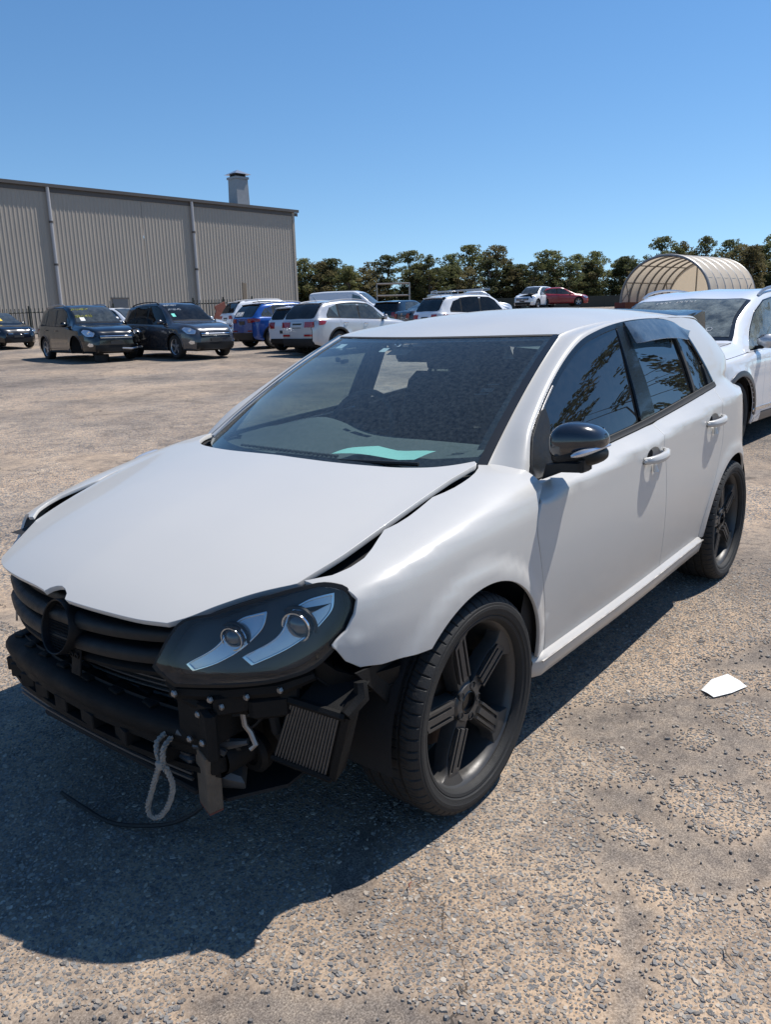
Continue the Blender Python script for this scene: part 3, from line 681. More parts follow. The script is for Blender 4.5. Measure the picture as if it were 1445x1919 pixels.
# ================================================================ the damaged white hatchback
def fx(pts): return SIDE.from_xz(pts)
def ff(pts): return FEND.from_xz(pts)
def arc_pts(cx, cz, r, a0, a1, n):
    return [(cx+r*math.cos(math.radians(a0+(a1-a0)*i/n)), cz+r*math.sin(math.radians(a0+(a1-a0)*i/n))) for i in range(n+1)]
AR = .362
car = empty('damaged_hatchback', label='white five-door hatchback in front with its front bumper torn off and black wheels', cat='car')
class FitPane:
    """sheet of glass: smooth quadric through the body side over one window, set a little inwards"""
    def __init__(s, poly):
        P = SIDE.ev(fx([tuple(p) for p in resample(poly, .04)]))[0]; s.c = (P[:, 0].mean(), P[:, 2].mean()); w = P[:, 2]-s.c[1]; s.k = np.append(np.linalg.lstsq(s.B(P[:, 0], P[:, 2])[:, :5], P[:, 1]+.17*w*w, rcond=None)[0], -.17)
    def B(s, x, z): u, w = x-s.c[0], z-s.c[1]; return np.stack([np.ones_like(u), u, w, u*w, u*u, w*w], 1)
    def ev(s, q):
        q = np.atleast_2d(q); x, z = q[:, 0], q[:, 1]; e = .003; y = s.B(x, z)@s.k; dx = (s.B(x+e, z)@s.k-s.B(x-e, z)@s.k)/(2*e); dz = (s.B(x, z+e)@s.k-s.B(x, z-e)@s.k)/(2*e)
        Nn = np.stack([-dx, np.ones_like(dx), -dz], 1); Nn /= np.linalg.norm(Nn, axis=1, keepdims=True); return np.stack([x, y, z], 1), Nn
# ---- outlines in side view (x, z)
WIN = [(-.438, .893, 1), (-.498, .966), (-.551, 1.020), (-.669, 1.092), (-.788, 1.157), (-.890, 1.209), (-1.007, 1.262), (-1.152, 1.315), (-1.304, 1.346), (-1.526, 1.371), (-1.754, 1.381), (-1.971, 1.381), (-2.120, 1.371), (-2.225, 1.349), (-2.285, 1.312), (-2.318, 1.255), (-2.345, 1.175), (-2.365, 1.101), (-2.378, 1.045, 1)]
BELT = [(-2.378, 1.045, 1), (-1.9, 1.000), (-1.483, .965), (-.998, .934), (-.436, .893, 1)]
win_top = smooth_poly(WIN, .03); belt_ln = smooth_poly(BELT, .04)
def win_z_top(x): return float(np.interp(-x, -win_top[:, 0], win_top[:, 1]))
def belt_z(x): return float(np.interp(x, belt_ln[::-1][::-1][::-1, 0], belt_ln[::-1, 1])) if belt_ln[0, 0] > belt_ln[-1, 0] else float(np.interp(x, belt_ln[:, 0], belt_ln[:, 1]))
GAP1 = [(-.436, .893), (-.398, .868), (-.352, .795), (-.371, .688), (-.398, .600), (-.442, .451), (-.468, .345), (-.472, .318)]
GAP2 = [(-1.475, .962), (-1.455, .935), (-1.437, .905), (-1.470, .798), (-1.483, .729), (-1.530, .486), (-1.553, .350), (-1.556, .322)]
GAP3 = [(-2.330, 1.040), (-2.300, .995), (-2.280, .960), (-2.314, .852), (-2.314, .772), (-2.291, .722), (-2.261, .643), (-2.216, .568), (-2.171, .489), (-2.140, .409), (-2.125, .322)]
g1 = smooth_poly(GAP1, .03); g2 = smooth_poly(GAP2, .03); g3 = smooth_poly(GAP3, .03)
def cup_hole(xc, zc): return [(xc+math.cos(a)*.077, zc+math.sin(a)*.0355) for a in np.linspace(0, 2*math.pi, 25)[:-1]]
G = .0028   # half a shut line
for sgn, mir in ((1, False), (-1, True)):
    # doors: below the belt line
    seg = lambda a, b: [(x, belt_z(x)) for x in np.linspace(a, b, 14)]
    fd_poly = list(map(tuple, g1))+[(-1.0, .318)]+list(map(tuple, g2[::-1]))+seg(-1.475, -.436)[1:-1]
    rd_poly = list(map(tuple, g2))+[(-1.85, .322)]+list(map(tuple, g3[::-1]))+seg(-2.330, -1.475)[1:-1]
    fdoor = trim('front_door', SIDE, fx(fd_poly), 'white', car, res=.035, step=.02, shrink=G, mirror=mir, hole=fx(cup_hole(-1.315, .857)))
    rdoor = trim('rear_door', SIDE, fx(rd_poly), 'white', car, res=.035, step=.02, shrink=G, mirror=mir, hole=fx(cup_hole(-2.1475, .902)))
    # rear quarter + pillar behind the glass
    ar = arc_pts(RX, .323, AR, -2, 178, 40)
    rear_edge = [(-3.16, .36), (-3.18, .62), (-3.15, .80), (-3.10, .96), (-3.00, 1.10), (-2.87, 1.22), (-2.72, 1.325), (-2.60, 1.368)]
    wq = [tuple(p) for p in win_top if p[0] < -2.0]
    q_poly = [(-2.134, .322)]+list(map(tuple, g3[::-1]))[1:]+[(-2.378, 1.045)]+wq[::-1]+[(-2.0, 1.384), (-2.35, 1.384)]+[p for p in rear_edge[::-1]]+[(-3.0, .335)]+ar[::-1]
    quarter = trim('rear_quarter_panel', SIDE, fx(q_poly), 'white', car, res=.035, step=.02, shrink=G, mirror=mir)
    # window trims: belt moulding, black frame, pillar, glass
    lo = [(x, belt_z(x)+.001) for x in np.linspace(-.46, -2.372, 40)]; hi = [(x, belt_z(x)+.021) for x in np.linspace(-2.372, -.50, 40)]
    trim('window_moulding', SIDE, fx(lo+hi), 'rubber', car, res=.05, step=.04, off=.006, mirror=mir, flange=.01)
    inner = []
    T = np.array(win_top); tt = np.gradient(T, axis=0); tt /= np.linalg.norm(tt, axis=1, keepdims=True); nn = np.stack([tt[:, 1], -tt[:, 0]], 1)
    cen = np.array([-1.4, 1.1]); nn *= np.sign(((cen-T)*nn).sum(1))[:, None]
    inner = T+nn*.017
    ring = [tuple(p) for p in T]+[tuple(p) for p in inner[::-1]]
    trim('window_frame', SIDE, fx(ring), 'gloss_black', car, res=.06, step=.03, off=.001, mirror=mir, flange=.008)
    trim('window_bright_strip', SIDE, fx([tuple(p) for p in (T+nn*.007)[8:19]]+[tuple(p) for p in (T+nn*.011)[8:19][::-1]]), 'steel', car, res=.06, step=.03, off=.004, mirror=mir, flange=.003)
    def top_in(x): return win_z_top(x)-.012
    bp = [(-1.388, belt_z(-1.388)+.02), (-1.425, 1.17), (-1.468, top_in(-1.468)), (-1.546, top_in(-1.546)), (-1.525, 1.17), (-1.492, belt_z(-1.49)+.02)]
    trim('door_pillar', SIDE, fx(bp), 'gloss_black', car, res=.05, step=.03, off=-.001, mirror=mir, flange=.01)
    bp2 = [(-1.492, belt_z(-1.492)+.02), (-1.52, 1.15), (-1.549, top_in(-1.549)), (-1.575, top_in(-1.575)), (-1.567, 1.15), (-1.556, belt_z(-1.556)+.02)]
    trim('door_pillar', SIDE, fx(bp2), 'gloss_black', car, res=.05, step=.03, off=-.004, mirror=mir, flange=.01)
    dv = [(-2.070, belt_z(-2.07)+.02), (-2.098, 1.20), (-2.118, top_in(-2.118)), (-2.134, top_in(-2.134)), (-2.122, 1.2), (-2.098, belt_z(-2.098)+.02)]
    trim('window_divider', SIDE, fx(dv), 'rubber', car, res=.05, step=.03, off=0, mirror=mir, flange=.01)
    def winpoly(x0b, x0t, x1b, x1t, n=14):
        a = [(x0b+(x1b-x0b)*i/n, belt_z(x0b+(x1b-x0b)*i/n)+.012) for i in range(n+1)]
        b = [(x1t+(x0t-x1t)*i/n, top_in(x1t+(x0t-x1t)*i/n)) for i in range(n+1)]
        return a+b
    ti = [tuple(p) for p in inner if p[0] > -1.45]
    fw = [(-1.40, belt_z(-1.40)+.012)]+[(x, belt_z(x)+.012) for x in np.linspace(-1.35, -.53, 10)]+[p for p in ti if p[1] > belt_z(p[0])+.03]+[(-1.47, top_in(-1.47))]
    gt = 'tint' if sgn > 0 else 'tint_light'
    trim('front_window', FitPane(fw), fw, gt, fdoor, res=.05, step=.03, off=-.010, mirror=mir, flange=0)
    if sgn > 0: trim('rear_window', FitPane(winpoly(-1.545, -1.57, -2.085, -2.12)), winpoly(-1.545, -1.57, -2.085, -2.12), gt, rdoor, res=.05, step=.03, off=-.010, mirror=mir, flange=0)
    qw = [(-2.09, belt_z(-2.09)+.012), (-2.362, belt_z(-2.362)+.012)]+[tuple(p) for p in inner[::-1] if p[0] < -2.14]+[(-2.126, top_in(-2.126))]
    trim('quarter_window', FitPane(qw), qw, gt, quarter, res=.05, step=.03, off=-.010, mirror=mir, flange=0)
    trim('quarter_window_trim', SIDE, fx([(-2.30, belt_z(-2.30)+.012), (-2.374, belt_z(-2.37)+.012), (-2.347, 1.155), (-2.324, 1.155)]), 'black', quarter, res=.05, step=.03, off=-.002, mirror=mir, flange=.01)
    # mirror sail
    sail = [(-.442, .897), (-.502, .966), (-.555, 1.018), (-.665, 1.087), (-.705, 1.096), (-.694, 1.05), (-.629, .955), (-.60, .908)]
    trim('mirror_base', SIDE, fx(sail), 'black', fdoor, res=.04, step=.02, off=.006, mirror=mir, flange=.014)
    # front wing
    lamp_edge = [(.447, .791), (.430, .794), (.417, .786), (.414, .768), (.428, .735), (.452, .700), (.489, .673)]
    low = [(.489, .668), (.462, .626), (.425, .600), (.365, .590), (.300, .588)]
    af = arc_pts(-.045, .323, .360, 46, 178, 36)
    g1f = [tuple(p) for p in g1]
    top = [(x, float(np.interp(x, [-.36, -.07, .17, .45], [.945, .905, .862, .795]))-.001) for x in np.linspace(.447, -.355, 18)]
    wing_side = list(lamp_edge)+low+af+[(-.410, .325), (-.470, .318)]+g1f[::-1][1:]+[(-.45, .925), (-.47, .947), (-.40, .950)]+top[::-1]
    wing = trim('front_wing', FEND, ff(wing_side), 'white', car, res=.03, step=.015, shrink=G, mirror=mir)
    # sill skirt
    sk = MB(); P = []
    for x in np.linspace(-.395, -2.165, 46):
        e = min(1, (-.395-x)/.05+.25, (x+2.165)/.05+.25); k = max(0, (-1.0-x)/1.4); k = min(1, k); w = .024*k*k*(3-2*k)
        prof = [(.70, .268), (.80, .236), (.842, .238), (.871, .255), (.880, .285), (.884, .306), (.8835, .314), (.872, .322), (.862, .330), (.845, .332)]
        P.append([(x, (y-w-(1-min(1, e))*.03)*sgn, z) for y, z in prof])
    sk.grid(P); sk.build('sill_skirt', 'white', car, sharp=50)
    if sgn > 0:
        st = MB(); st.grid([[(x, (.8875-.024*min(1, max(0, (-1-x)/1.4))**2*(3-2*min(1, max(0, (-1-x)/1.4))))+dy, .3115+dz) for dy, dz in ((-.006, -.0035), (0, -.002), (0, .002), (-.006, .0035))] for x in np.linspace(-.42, -2.14, 30)])
        st.build('sill_strip', 'steel', car, sharp=50)
    # dark inner shell so no light passes behind the shut lines
    sh = [(-.30, .45), (-.40, .36), (-.6, .30), (-2.10, .30), (-2.17, .45), (-2.30, .66), (-2.55, .70), (-2.85, .64), (-3.1, .45), (-3.14, .9), (-2.9, 1.0), (-2.38, 1.02), (-1.45, .95), (-.46, .885), (-.38, .84), (-.34, .7)]
    trim('inner_shell', SIDE, fx(sh), 'under', car, res=.08, step=.06, off=-.022, mirror=mir, flange=0)
    trim('inner_wing', FEND, ff([(-.34, .80), (-.34, .72), (-.2, .715), (.1, .74), (.3, .66), (.40, .66), (.37, .74), (.2, .83), (-.1, .87)]), 'under', car, res=.06, step=.05, off=-.018, mirror=mir, flange=0)
    # A pillar, roof rail: one sheet rolled between screen/roof edge and side glass
    A = [np.array([-.350, .672, .915])]+[ws(np.array(p), np.array(1.0)) for p in np.linspace(.0, 1, 16)]
    roof_e = [(-1.12, .563), (-1.3, .580), (-1.55, .597), (-1.85, .606), (-2.15, .602), (-2.45, .588), (-2.72, .560), (-2.86, .53)]
    re_ = smooth_poly(roof_e, .06)
    A = np.array([a for a in A]+[np.array([x, y, float(roof_z(np.array(x), np.array(y)))]) for x, y in re_[1:]])
    Bxz = [(-.430, .880), (-.498, .966), (-.551, 1.020), (-.669, 1.092), (-.788, 1.157), (-.890, 1.209), (-1.007, 1.262), (-1.152, 1.315), (-1.304, 1.346), (-1.526, 1.371), (-1.754, 1.381), (-2.0, 1.383), (-2.35, 1.383), (-2.60, 1.374), (-2.74, 1.352)]
    Bp = SIDE.ev(fx([tuple(p) for p in smooth_poly(Bxz, .04)])); B, BN = Bp
    def rs(C, n):
        l = np.concatenate([[0], np.cumsum(np.linalg.norm(np.diff(C, axis=0), axis=1))]); return l
    la = rs(A, 0); lb = rs(B, 0)
    # match so that the screen corner meets the right place on the side
    ka = np.interp(A[:, 0], A[::-1, 0], A[::-1, 0])
    NN = 70
    xa = np.concatenate([np.linspace(0, la[16], 40), np.linspace(la[16], la[-1], 31)[1:]])
    Ax = np.stack([np.interp(xa, la, A[:, i]) for i in range(3)], 1)
    xb_t = np.concatenate([np.linspace(0, np.interp(1.17, -B[:, 0], lb), 40), np.linspace(np.interp(1.17, -B[:, 0], lb), lb[-1], 31)[1:]])
    Bx = np.stack([np.interp(xb_t, lb, B[:, i]) for i in range(3)], 1); Bn = np.stack([np.interp(xb_t, lb, BN[:, i]) for i in range(3)], 1)
    rows = []
    for i in range(len(Ax)):
        a, b = Ax[i], Bx[i]; ta = Ax[min(i+1, len(Ax)-1)]-Ax[max(i-1, 0)]; ta /= np.linalg.norm(ta)
        tb = Bx[min(i+1, len(Ax)-1)]-Bx[max(i-1, 0)]; tb /= np.linalg.norm(tb)
        d = np.linalg.norm(b-a)
        ea = np.array([-.05, .66, -.75 if i < 40 else -.62]); ea -= ta*(ta@ea); ea /= np.linalg.norm(ea)
        eb = np.cross(Bn[i], tb); eb = eb*(1 if eb[1] > 0 else -1); eb /= np.linalg.norm(eb)
        c1 = a+ea*d*.30; c2 = b-eb*d*.34
        t = np.linspace(0, 1, 13)[:, None]
        rows.append((1-t)**3*a+3*t*(1-t)**2*c1+3*t*t*(1-t)*c2+t**3*b)
    rows = np.array(rows)*[1, sgn, 1]
    MB().grid(rows).build('roof_rail', 'white', car, sharp=180)
    # mirror
    mm = MB(); nseg = 22
    def shell(c, ax, ay, az, n=18, m=14, f=None):
        V = []
        for i in range(m+1):
            th = math.pi*i/m
            for k in range(n):
                a = 2*math.pi*k/n; sx = math.sin(th)
                q = lambda v, e: math.copysign(abs(v)**e, v)
                V.append(np.array([q(math.cos(a)*sx, .75)*ax, q(math.cos(th), .75)*ay, q(math.sin(a)*sx, .75)*az]))
        Fc = [(i*n+k, i*n+(k+1) % n, (i+1)*n+(k+1) % n, (i+1)*n+k) for i in range(m) for k in range(n)]
        return [tuple(np.array(c)+(f(v) if f else v)) for v in V], Fc
    def shape(v):   # housing: full towards the car, tapering outwards, flat glass side at the back
        x, y, z = v; t = (y/.078+1)/2
        t = max(0.0, t); k = 1.02-.40*t**2.2; zz = z*k+.010*t
        xx = max(x, -.062)*(1-.2*t)
        return np.array([xx-.045*t, y*sgn, zz])
    if sgn > 0:
        MC = np.array([-.525, .928, 1.014])
        V, Fc = shell(MC, .080, .080, .066, 28, 20, shape); mm.add(V, Fc)
        mir_o = mm.build('door_mirror', 'mirror_black', car, sharp=60)
        lw = MB(); V, Fc = shell(MC+[0, .002, -.034], .070, .076, .042, 24, 14, lambda v: np.array([max(v[0], -.06)-.045*((v[1]/.076+1)/2), v[1], v[2]*(1.05-.35*((v[1]/.076+1)/2)**2)])); lw.add(V, Fc); lw.build('mirror_lower_shell', 'black', mir_o, sharp=60)
        ind = MB(); ind.tube([tuple(MC+[.062-.03*t-.105*t**3, .012+.070*t-.004*t**4, -.028+.022*t]) for t in np.linspace(0, 1, 14)], [.004+.007*math.sin(math.pi*(i/13)**.8) for i in range(14)], 8); ind.build('mirror_indicator', 'lamp_sil', mir_o)
        arm = MB(); arm.prism([(.835, .900), (.850, .952), (.905, .968), (.968, .966), (.968, .935), (.90, .930)], -.555, -.470, (Vector((0, 0, 0)), Vector((0, 1, 0)), Vector((0, 0, 1)), Vector((1, 0, 0))), inset=.008); arm.box((-.515, .962, .955), (.07, .022, .046), None, .006); arm.build('mirror_arm', 'black', mir_o, sharp=40)
        mg = MB(); mg.box(tuple(MC+[-.090, 0, .0]), (.004, .13, .095), Matrix.Rotation(-.35, 3, 'Z'), .002); mg.build('mirror_glass', 'chrome', mir_o)
    else:   # far one is smashed and hangs against the wing
        wb = MB(); V, Fc = shell((-.235, -.925, .835), .085, .045, .045, 20, 14, lambda v: np.array([v[0], v[1], v[2]*(1-.25*(v[0]/.085))])); wb.add(V, Fc); wo = wb.build('smashed_mirror_cap', 'silver', car, sharp=60)
        wb = MB(); wb.prism([(0, -.03), (.20, -.035), (.20, .0), (.14, .030), (.05, .030)], -.02, .02, (Vector((-.33, -.90, .855)), Vector((-1, .0, .14)), Vector((.15, 0, 1)), Vector((0, 1, 0))), inset=.008); wb.build('smashed_mirror_body', 'black', wo, sharp=40)
        wb = MB(); wb.prism([(0, 0), (.12, -.02), (.12, .02), (.03, .025)], -.006, .006, (Vector((-.50, -.87, .888)), Vector((-1, .22, .10)), Vector((0, 0, 1)), Vector((0, 1, 0)))); wb.build('torn_mirror_base', 'silver', wo)
        wb = MB(); wb.tube([(-.29, -.90, .855), (-.31, -.905, .882), (-.36, -.90, .886), (-.365, -.89, .860)], .006, 6); wb.build('mirror_bracket', 'whitepaper', wo)
    # door handles: bow over a recessed cup
    for (x0, x1, z0, z1), dr in (((-1.205, -1.425, .852, .860), fdoor), ((-2.035, -2.260, .897, .905), rdoor)):
        n = 16; rws = []
        for i in range(n+1):
            t = i/n; x = x0+(x1-x0)*t; z = z0+(z1-z0)*t; y = SIDE.y_at(x, z)
            bow = math.sin(math.pi*t)**.55; out = .002+.036*bow; h = .0125+.003*math.sin(math.pi*t)+.003*t; th = .004+.015*max(0, abs(t-.5)*2-.45)/.55
            cs = [(math.cos(a)*(.0125+.003*t), math.sin(a)*h*1.12) for a in np.linspace(0, 2*math.pi, 15)]
            rws.append([(x, (y+out+dy)*sgn, z+dz) for dy, dz in cs])
        hb = MB().grid(rws); hb.box((x1+.012, (SIDE.y_at(x1, z1)+.012)*sgn, z1), (.060, .030, .030), None, .009); hb.box((x0-.008, (SIDE.y_at(x0, z0)+.006)*sgn, z0), (.036, .018, .024), None, .007)
        ho = hb.build('door_handle', 'white', dr, sharp=50)
        xc = (x0+x1)/2; zc = (z0+z1)/2+.001; P = []
        for i in range(9):
            rr = 1-i/8; P.append([(xc+math.cos(a)*rr*.078, (SIDE.y_at(xc+math.cos(a)*.078*rr, zc+math.sin(a)*rr*.036)-.030*(1-rr**3)-.001)*sgn, zc+math.sin(a)*rr*.036) for a in np.linspace(0, 2*math.pi, 25)])
        MB().grid(P).build('handle_cup', 'white', ho, sharp=180)
        key = MB(); key.tube([(xc+.012, (SIDE.y_at(xc, zc-.03)+.008)*sgn, zc-.022), (xc+.008, (SIDE.y_at(xc, zc-.06)+.014)*sgn, zc-.060)], [.005, .012], 8); key.build('handle_tab', 'whitepaper', ho)
# rear visor over the rear door glass (the front one is gone)
vis = []
for x in np.linspace(-1.552, -2.262, 30):
    t = (-1.552-x)/.710; zt = win_z_top(x)-.003; e = min(1, t/.05)*.5+.5 if t < .05 else 1.0; hgt = .086*min(1, (1-t)/.16+.10); row = []
    for k in range(8):
        s_ = k/7; z = zt-hgt*s_; y = SIDE.y_at(x, z); row.append((x-.0+.03*s_*(1 if t < .02 else 0)*0, y+.004+(.008+.026*s_)*e*math.sin(min(1, s_*1.6+.15)*math.pi/2), z))
    vis.append(row)
vf = [(vis[0][k][0]+.0, SIDE.y_at(vis[0][k][0], vis[0][k][2])+.001, vis[0][k][2]) for k in range(8)]
MB().grid([vf]+vis).build('window_visor', 'visor', car, sharp=40)
MB().grid([[tuple(np.array(r[-1])+[0, 0, .0]), tuple(np.array(r[-1])+[0, .0015, .003])] for r in vis]).build('visor_edge', 'clear', car)
# ---- roof, screen, bonnet
rp = []
for x, y in smooth_poly([(-.955, 0), (-1.12, .563)], .01)[:0]: pass
for i in range(40):
    t = i/39; row = []
    for q in np.linspace(-1, 1, 33):
        x0 = -.955-.150*q*q; x1 = -2.88+.02*q*q
        x = x0+(x1-x0)*t; y = float(np.interp(-x, [-p[0] for p in re_], [p[1] for p in re_]))*q if abs(x) > 1.12 else .563*q-(.0)*q
        if x > -1.12: y = .563*q*(1-.0*t)
        row.append((x, y, float(roof_z(np.array(x), np.array(y)))))
    rp.append(row)
MB().grid(rp).build('roof', 'white', car, sharp=180)
wq_ = [(.0, -1), (.0, 1), (1, 1), (1, -1)]
def strip(name, p0, p1, q0, q1, mat, off, n=30, m=30, fn=None):
    R = []
    for p in np.linspace(p0, p1, n):
        P, Nn = WS().ev([(p, q) for q in np.linspace(q0, q1, m)]); R.append(P+Nn*off)
    return MB().grid(R).build(name, mat, screen if fn is None else fn, sharp=180)
screen = None
R = []
for p in np.linspace(-.02, .995, 40):
    P, Nn = WS().ev([(p, q) for q in np.linspace(-.99, .99, 40)]); R.append(P+Nn*.001)
screen = MB().grid(R).build('windscreen', 'ws', car, sharp=180)
strip('screen_border', -.02, .048, -.99, .99, 'frit', -.003, 6); strip('screen_border', .955, .995, -.99, .99, 'frit', -.003, 4)
strip('screen_border', .09, .96, .945, .99, 'frit', -.003, 30, 4); strip('screen_border', .09, .96, -.99, -.955, 'frit', -.003, 30, 4)
strip('screen_seal', -.02, 1.0, .975, 1.014, 'frit', .004, 40, 3); strip('screen_seal', -.03, 1.0, -1.030, -.965, 'frit', .012, 40, 4); strip('screen_seal', .988, 1.006, -1, 1, 'rubber', .003, 3, 30)
# fittings on the screen
strip('rego_sticker', .875, .925, -.80, -.70, 'whitepaper', -.002, 3, 3)
strip('sensor_box', .845, .905, -.12, .06, 'black', -.012, 4, 6); strip('toll_tag', .855, .895, -.20, -.135, 'whitepaper', -.003, 3, 3)
for p in ((.49, .52, .80, .86), (.545, .555, .81, .87), (.47, .48, .78, .85)): strip('screen_print', p[0], p[1], p[2], p[3], 'frit', -.002, 2, 2)
# bonnet
rear = [(-.366, .656), (-.312, .630), (-.254, .590), (-.194, .510), (-.152, .392), (-.125, .256), (-.116, .119), (-.116, 0)]
side_ = [(-.355, .668), (-.30, .676), (-.185, .682), (-.046, .688), (.189, .690), (.315, .684), (.445, .664)]
front = [(.447, .662, 1), (.520, .597), (.595, .540), (.660, .492), (.688, .460, 1), (.708, .385), (.725, .262), (.734, .153), (.737, .088, 1)]
fpts = [tuple(p) for p in smooth_poly(front, .015)]
spts = [tuple(p) for p in smooth_poly([(.447, .662, 1)]+side_[::-1][1:]+[(-.366, .656, 1)], .02)]
rr_ = [tuple(p) for p in smooth_poly(rear, .02)]
half = fpts[::-1]+spts[1:-1]+rr_
notch = [(.7355, .080), (.722, .068), (.713, .045), (.709, .022), (.712, 0.0), (.722, -.024), (.735, -.037)]
lfront = [(x-.003, y) for x, y in [(.735, -.042), (.728, -.107), (.720, -.195), (.708, -.300), (.690, -.400), (.672, -.462)]]
lft = [tuple(p) for p in smooth_poly(lfront, .02)][::-1]
poly = half+[(x, -y) for x, y in rr_[::-1][1:]]+[(x, -y) for x, y in spts[::-1]]+[(x, -y) for x, y in fpts if x < .66]+lft+notch[::-1]
bonnet = trim('bonnet', HOOD, poly, 'white', car, res=.03, step=.012, flange=.016)
trim('bonnet_underside', HOOD, [(x*.97-.0, y*.96) for x, y in poly], 'under', bonnet, res=.08, step=.05, off=-.024, flange=0)
# scuttle between bonnet and screen
sc = MB(); sc.grid([[(float(np.interp(abs(y), [0, .3, .5, .66], [-.06, -.10, -.16, -.33]))+dx, y, .925+dz) for dx, dz in ((.03, -.03), (-.02, -.015), (-.06, -.005), (-.14, .002))] for y in np.linspace(-.66, .66, 30)]); sc.build('scuttle_panel', 'black', car)
wip = MB(); wip.tube([(-.17, -.05, .952), (-.185, .25, .952), (-.25, .52, .955)], .007, 6); wip.build('wiper', 'black', car)
for sg in (1, -1): ch = MB(); ch.grid([[(x, y*sg, float(np.interp(x, [-.36, -.07, .17, .45], [.945, .905, .862, .795]))-.05) for y in (.52, .64, .76)] for x in np.linspace(-.36, .50, 14)]); ch.build('wing_light_stop', 'under', bonnet)  # sheet added below the bonnet gap to stop sun, as an inner wing would
# ---- rear end
re = MB(); R = []
for z, dx in ((.30, -3.16), (.45, -3.20), (.62, -3.21), (.80, -3.19), (.96, -3.14), (1.10, -3.05), (1.22, -2.93), (1.33, -2.80), (1.375, -2.74)):
    w = float(np.interp(z, [.3, .6, .96, 1.1, 1.375], [.60, .64, .615, .57, .47])); R.append([(dx-.03*(1-(q*q)), w*q, z) for q in np.linspace(-1, 1, 21)])
re.grid(R); re.build('tailgate', 'white', car, sharp=60)
for sgn in (1, -1):
    trim('tail_lamp', SIDE, fx([(-2.93, .90), (-2.90, .975), (-2.98, 1.0), (-3.15, .985), (-3.18, .86), (-3.0, .845)]), 'redlens', car, res=.05, step=.03, off=.004, mirror=sgn < 0)
sp = MB(); Rr = []
for q in np.linspace(-1, 1, 31):
    y = .575*q; dz = -.055*abs(q)**6; dx = .06*abs(q)**4
    x0 = -2.58-.02*q*q; z0 = float(roof_z(np.array(-2.58), np.array(y*.95)))+.004
    Rr.append([(x0, y, z0-.006), (x0-.10+dx, y, z0+.006+dz*.2), (-2.88+dx, y, 1.425+dz*.2), (-2.90+dx, y, 1.413+dz*.3), (-2.87+dx, y, 1.385+dz*.4), (x0-.03, y, z0-.05+dz)])
sp.grid(Rr); sp.add([Rr[0][i] for i in range(6)], [(0, 1, 2, 3, 4, 5)]); sp.add([Rr[-1][i] for i in range(6)], [(5, 4, 3, 2, 1, 0)])
for q in (1, -1):
    sp.prism([(-2.58, 1.39), (-2.70, 1.405), (-2.84, 1.414), (-2.90, 1.412), (-2.93, 1.325), (-2.91, 1.305), (-2.66, 1.34)], -.16, .018, (Vector((0, .545*q, .0)), Vector((1, 0, 0)), Vector((0, 0, 1)), Vector((0, q, 0))), inset=.006)
spo = sp.build('roof_spoiler', 'gloss_black', car, sharp=40)
# ---- headlamps
LAMP = [(.735, .453, .615), (.708, .477, .679), (.685, .498, .717), (.640, .578, .748), (.558, .675, .790), (.504, .726, .806), (.444, .773, .809), (.415, .796, .792), (.407, .811, .752), (.429, .813, .700), (.482, .799, .647), (.521, .782, .621), (.584, .740, .603), (.684, .614, .590), (.721, .511, .576)]
LUV = [(.745, .615, 1), (.714, .679, 1), (.688, .717), (.590, .748), (.439, .787), (.353, .803), (.269, .806), (.231, .790), (.218, .752), (.239, .700), (.295, .647), (.337, .621), (.413, .603), (.575, .588), (.684, .576, 1)]
RA = [(.285, .780), (.256, .781, 1), (.264, .748), (.298, .718), (.368, .680), (.488, .636, 1), (.512, .655, 1), (.405, .713), (.385, .748), (.340, .772)]
RB = [(.480, .752), (.448, .757, 1), (.456, .728), (.490, .694), (.576, .643), (.648, .614, 1), (.668, .628, 1), (.572, .694), (.552, .722), (.520, .743)]
lamp_poly = smooth_poly(LUV, .02, True)
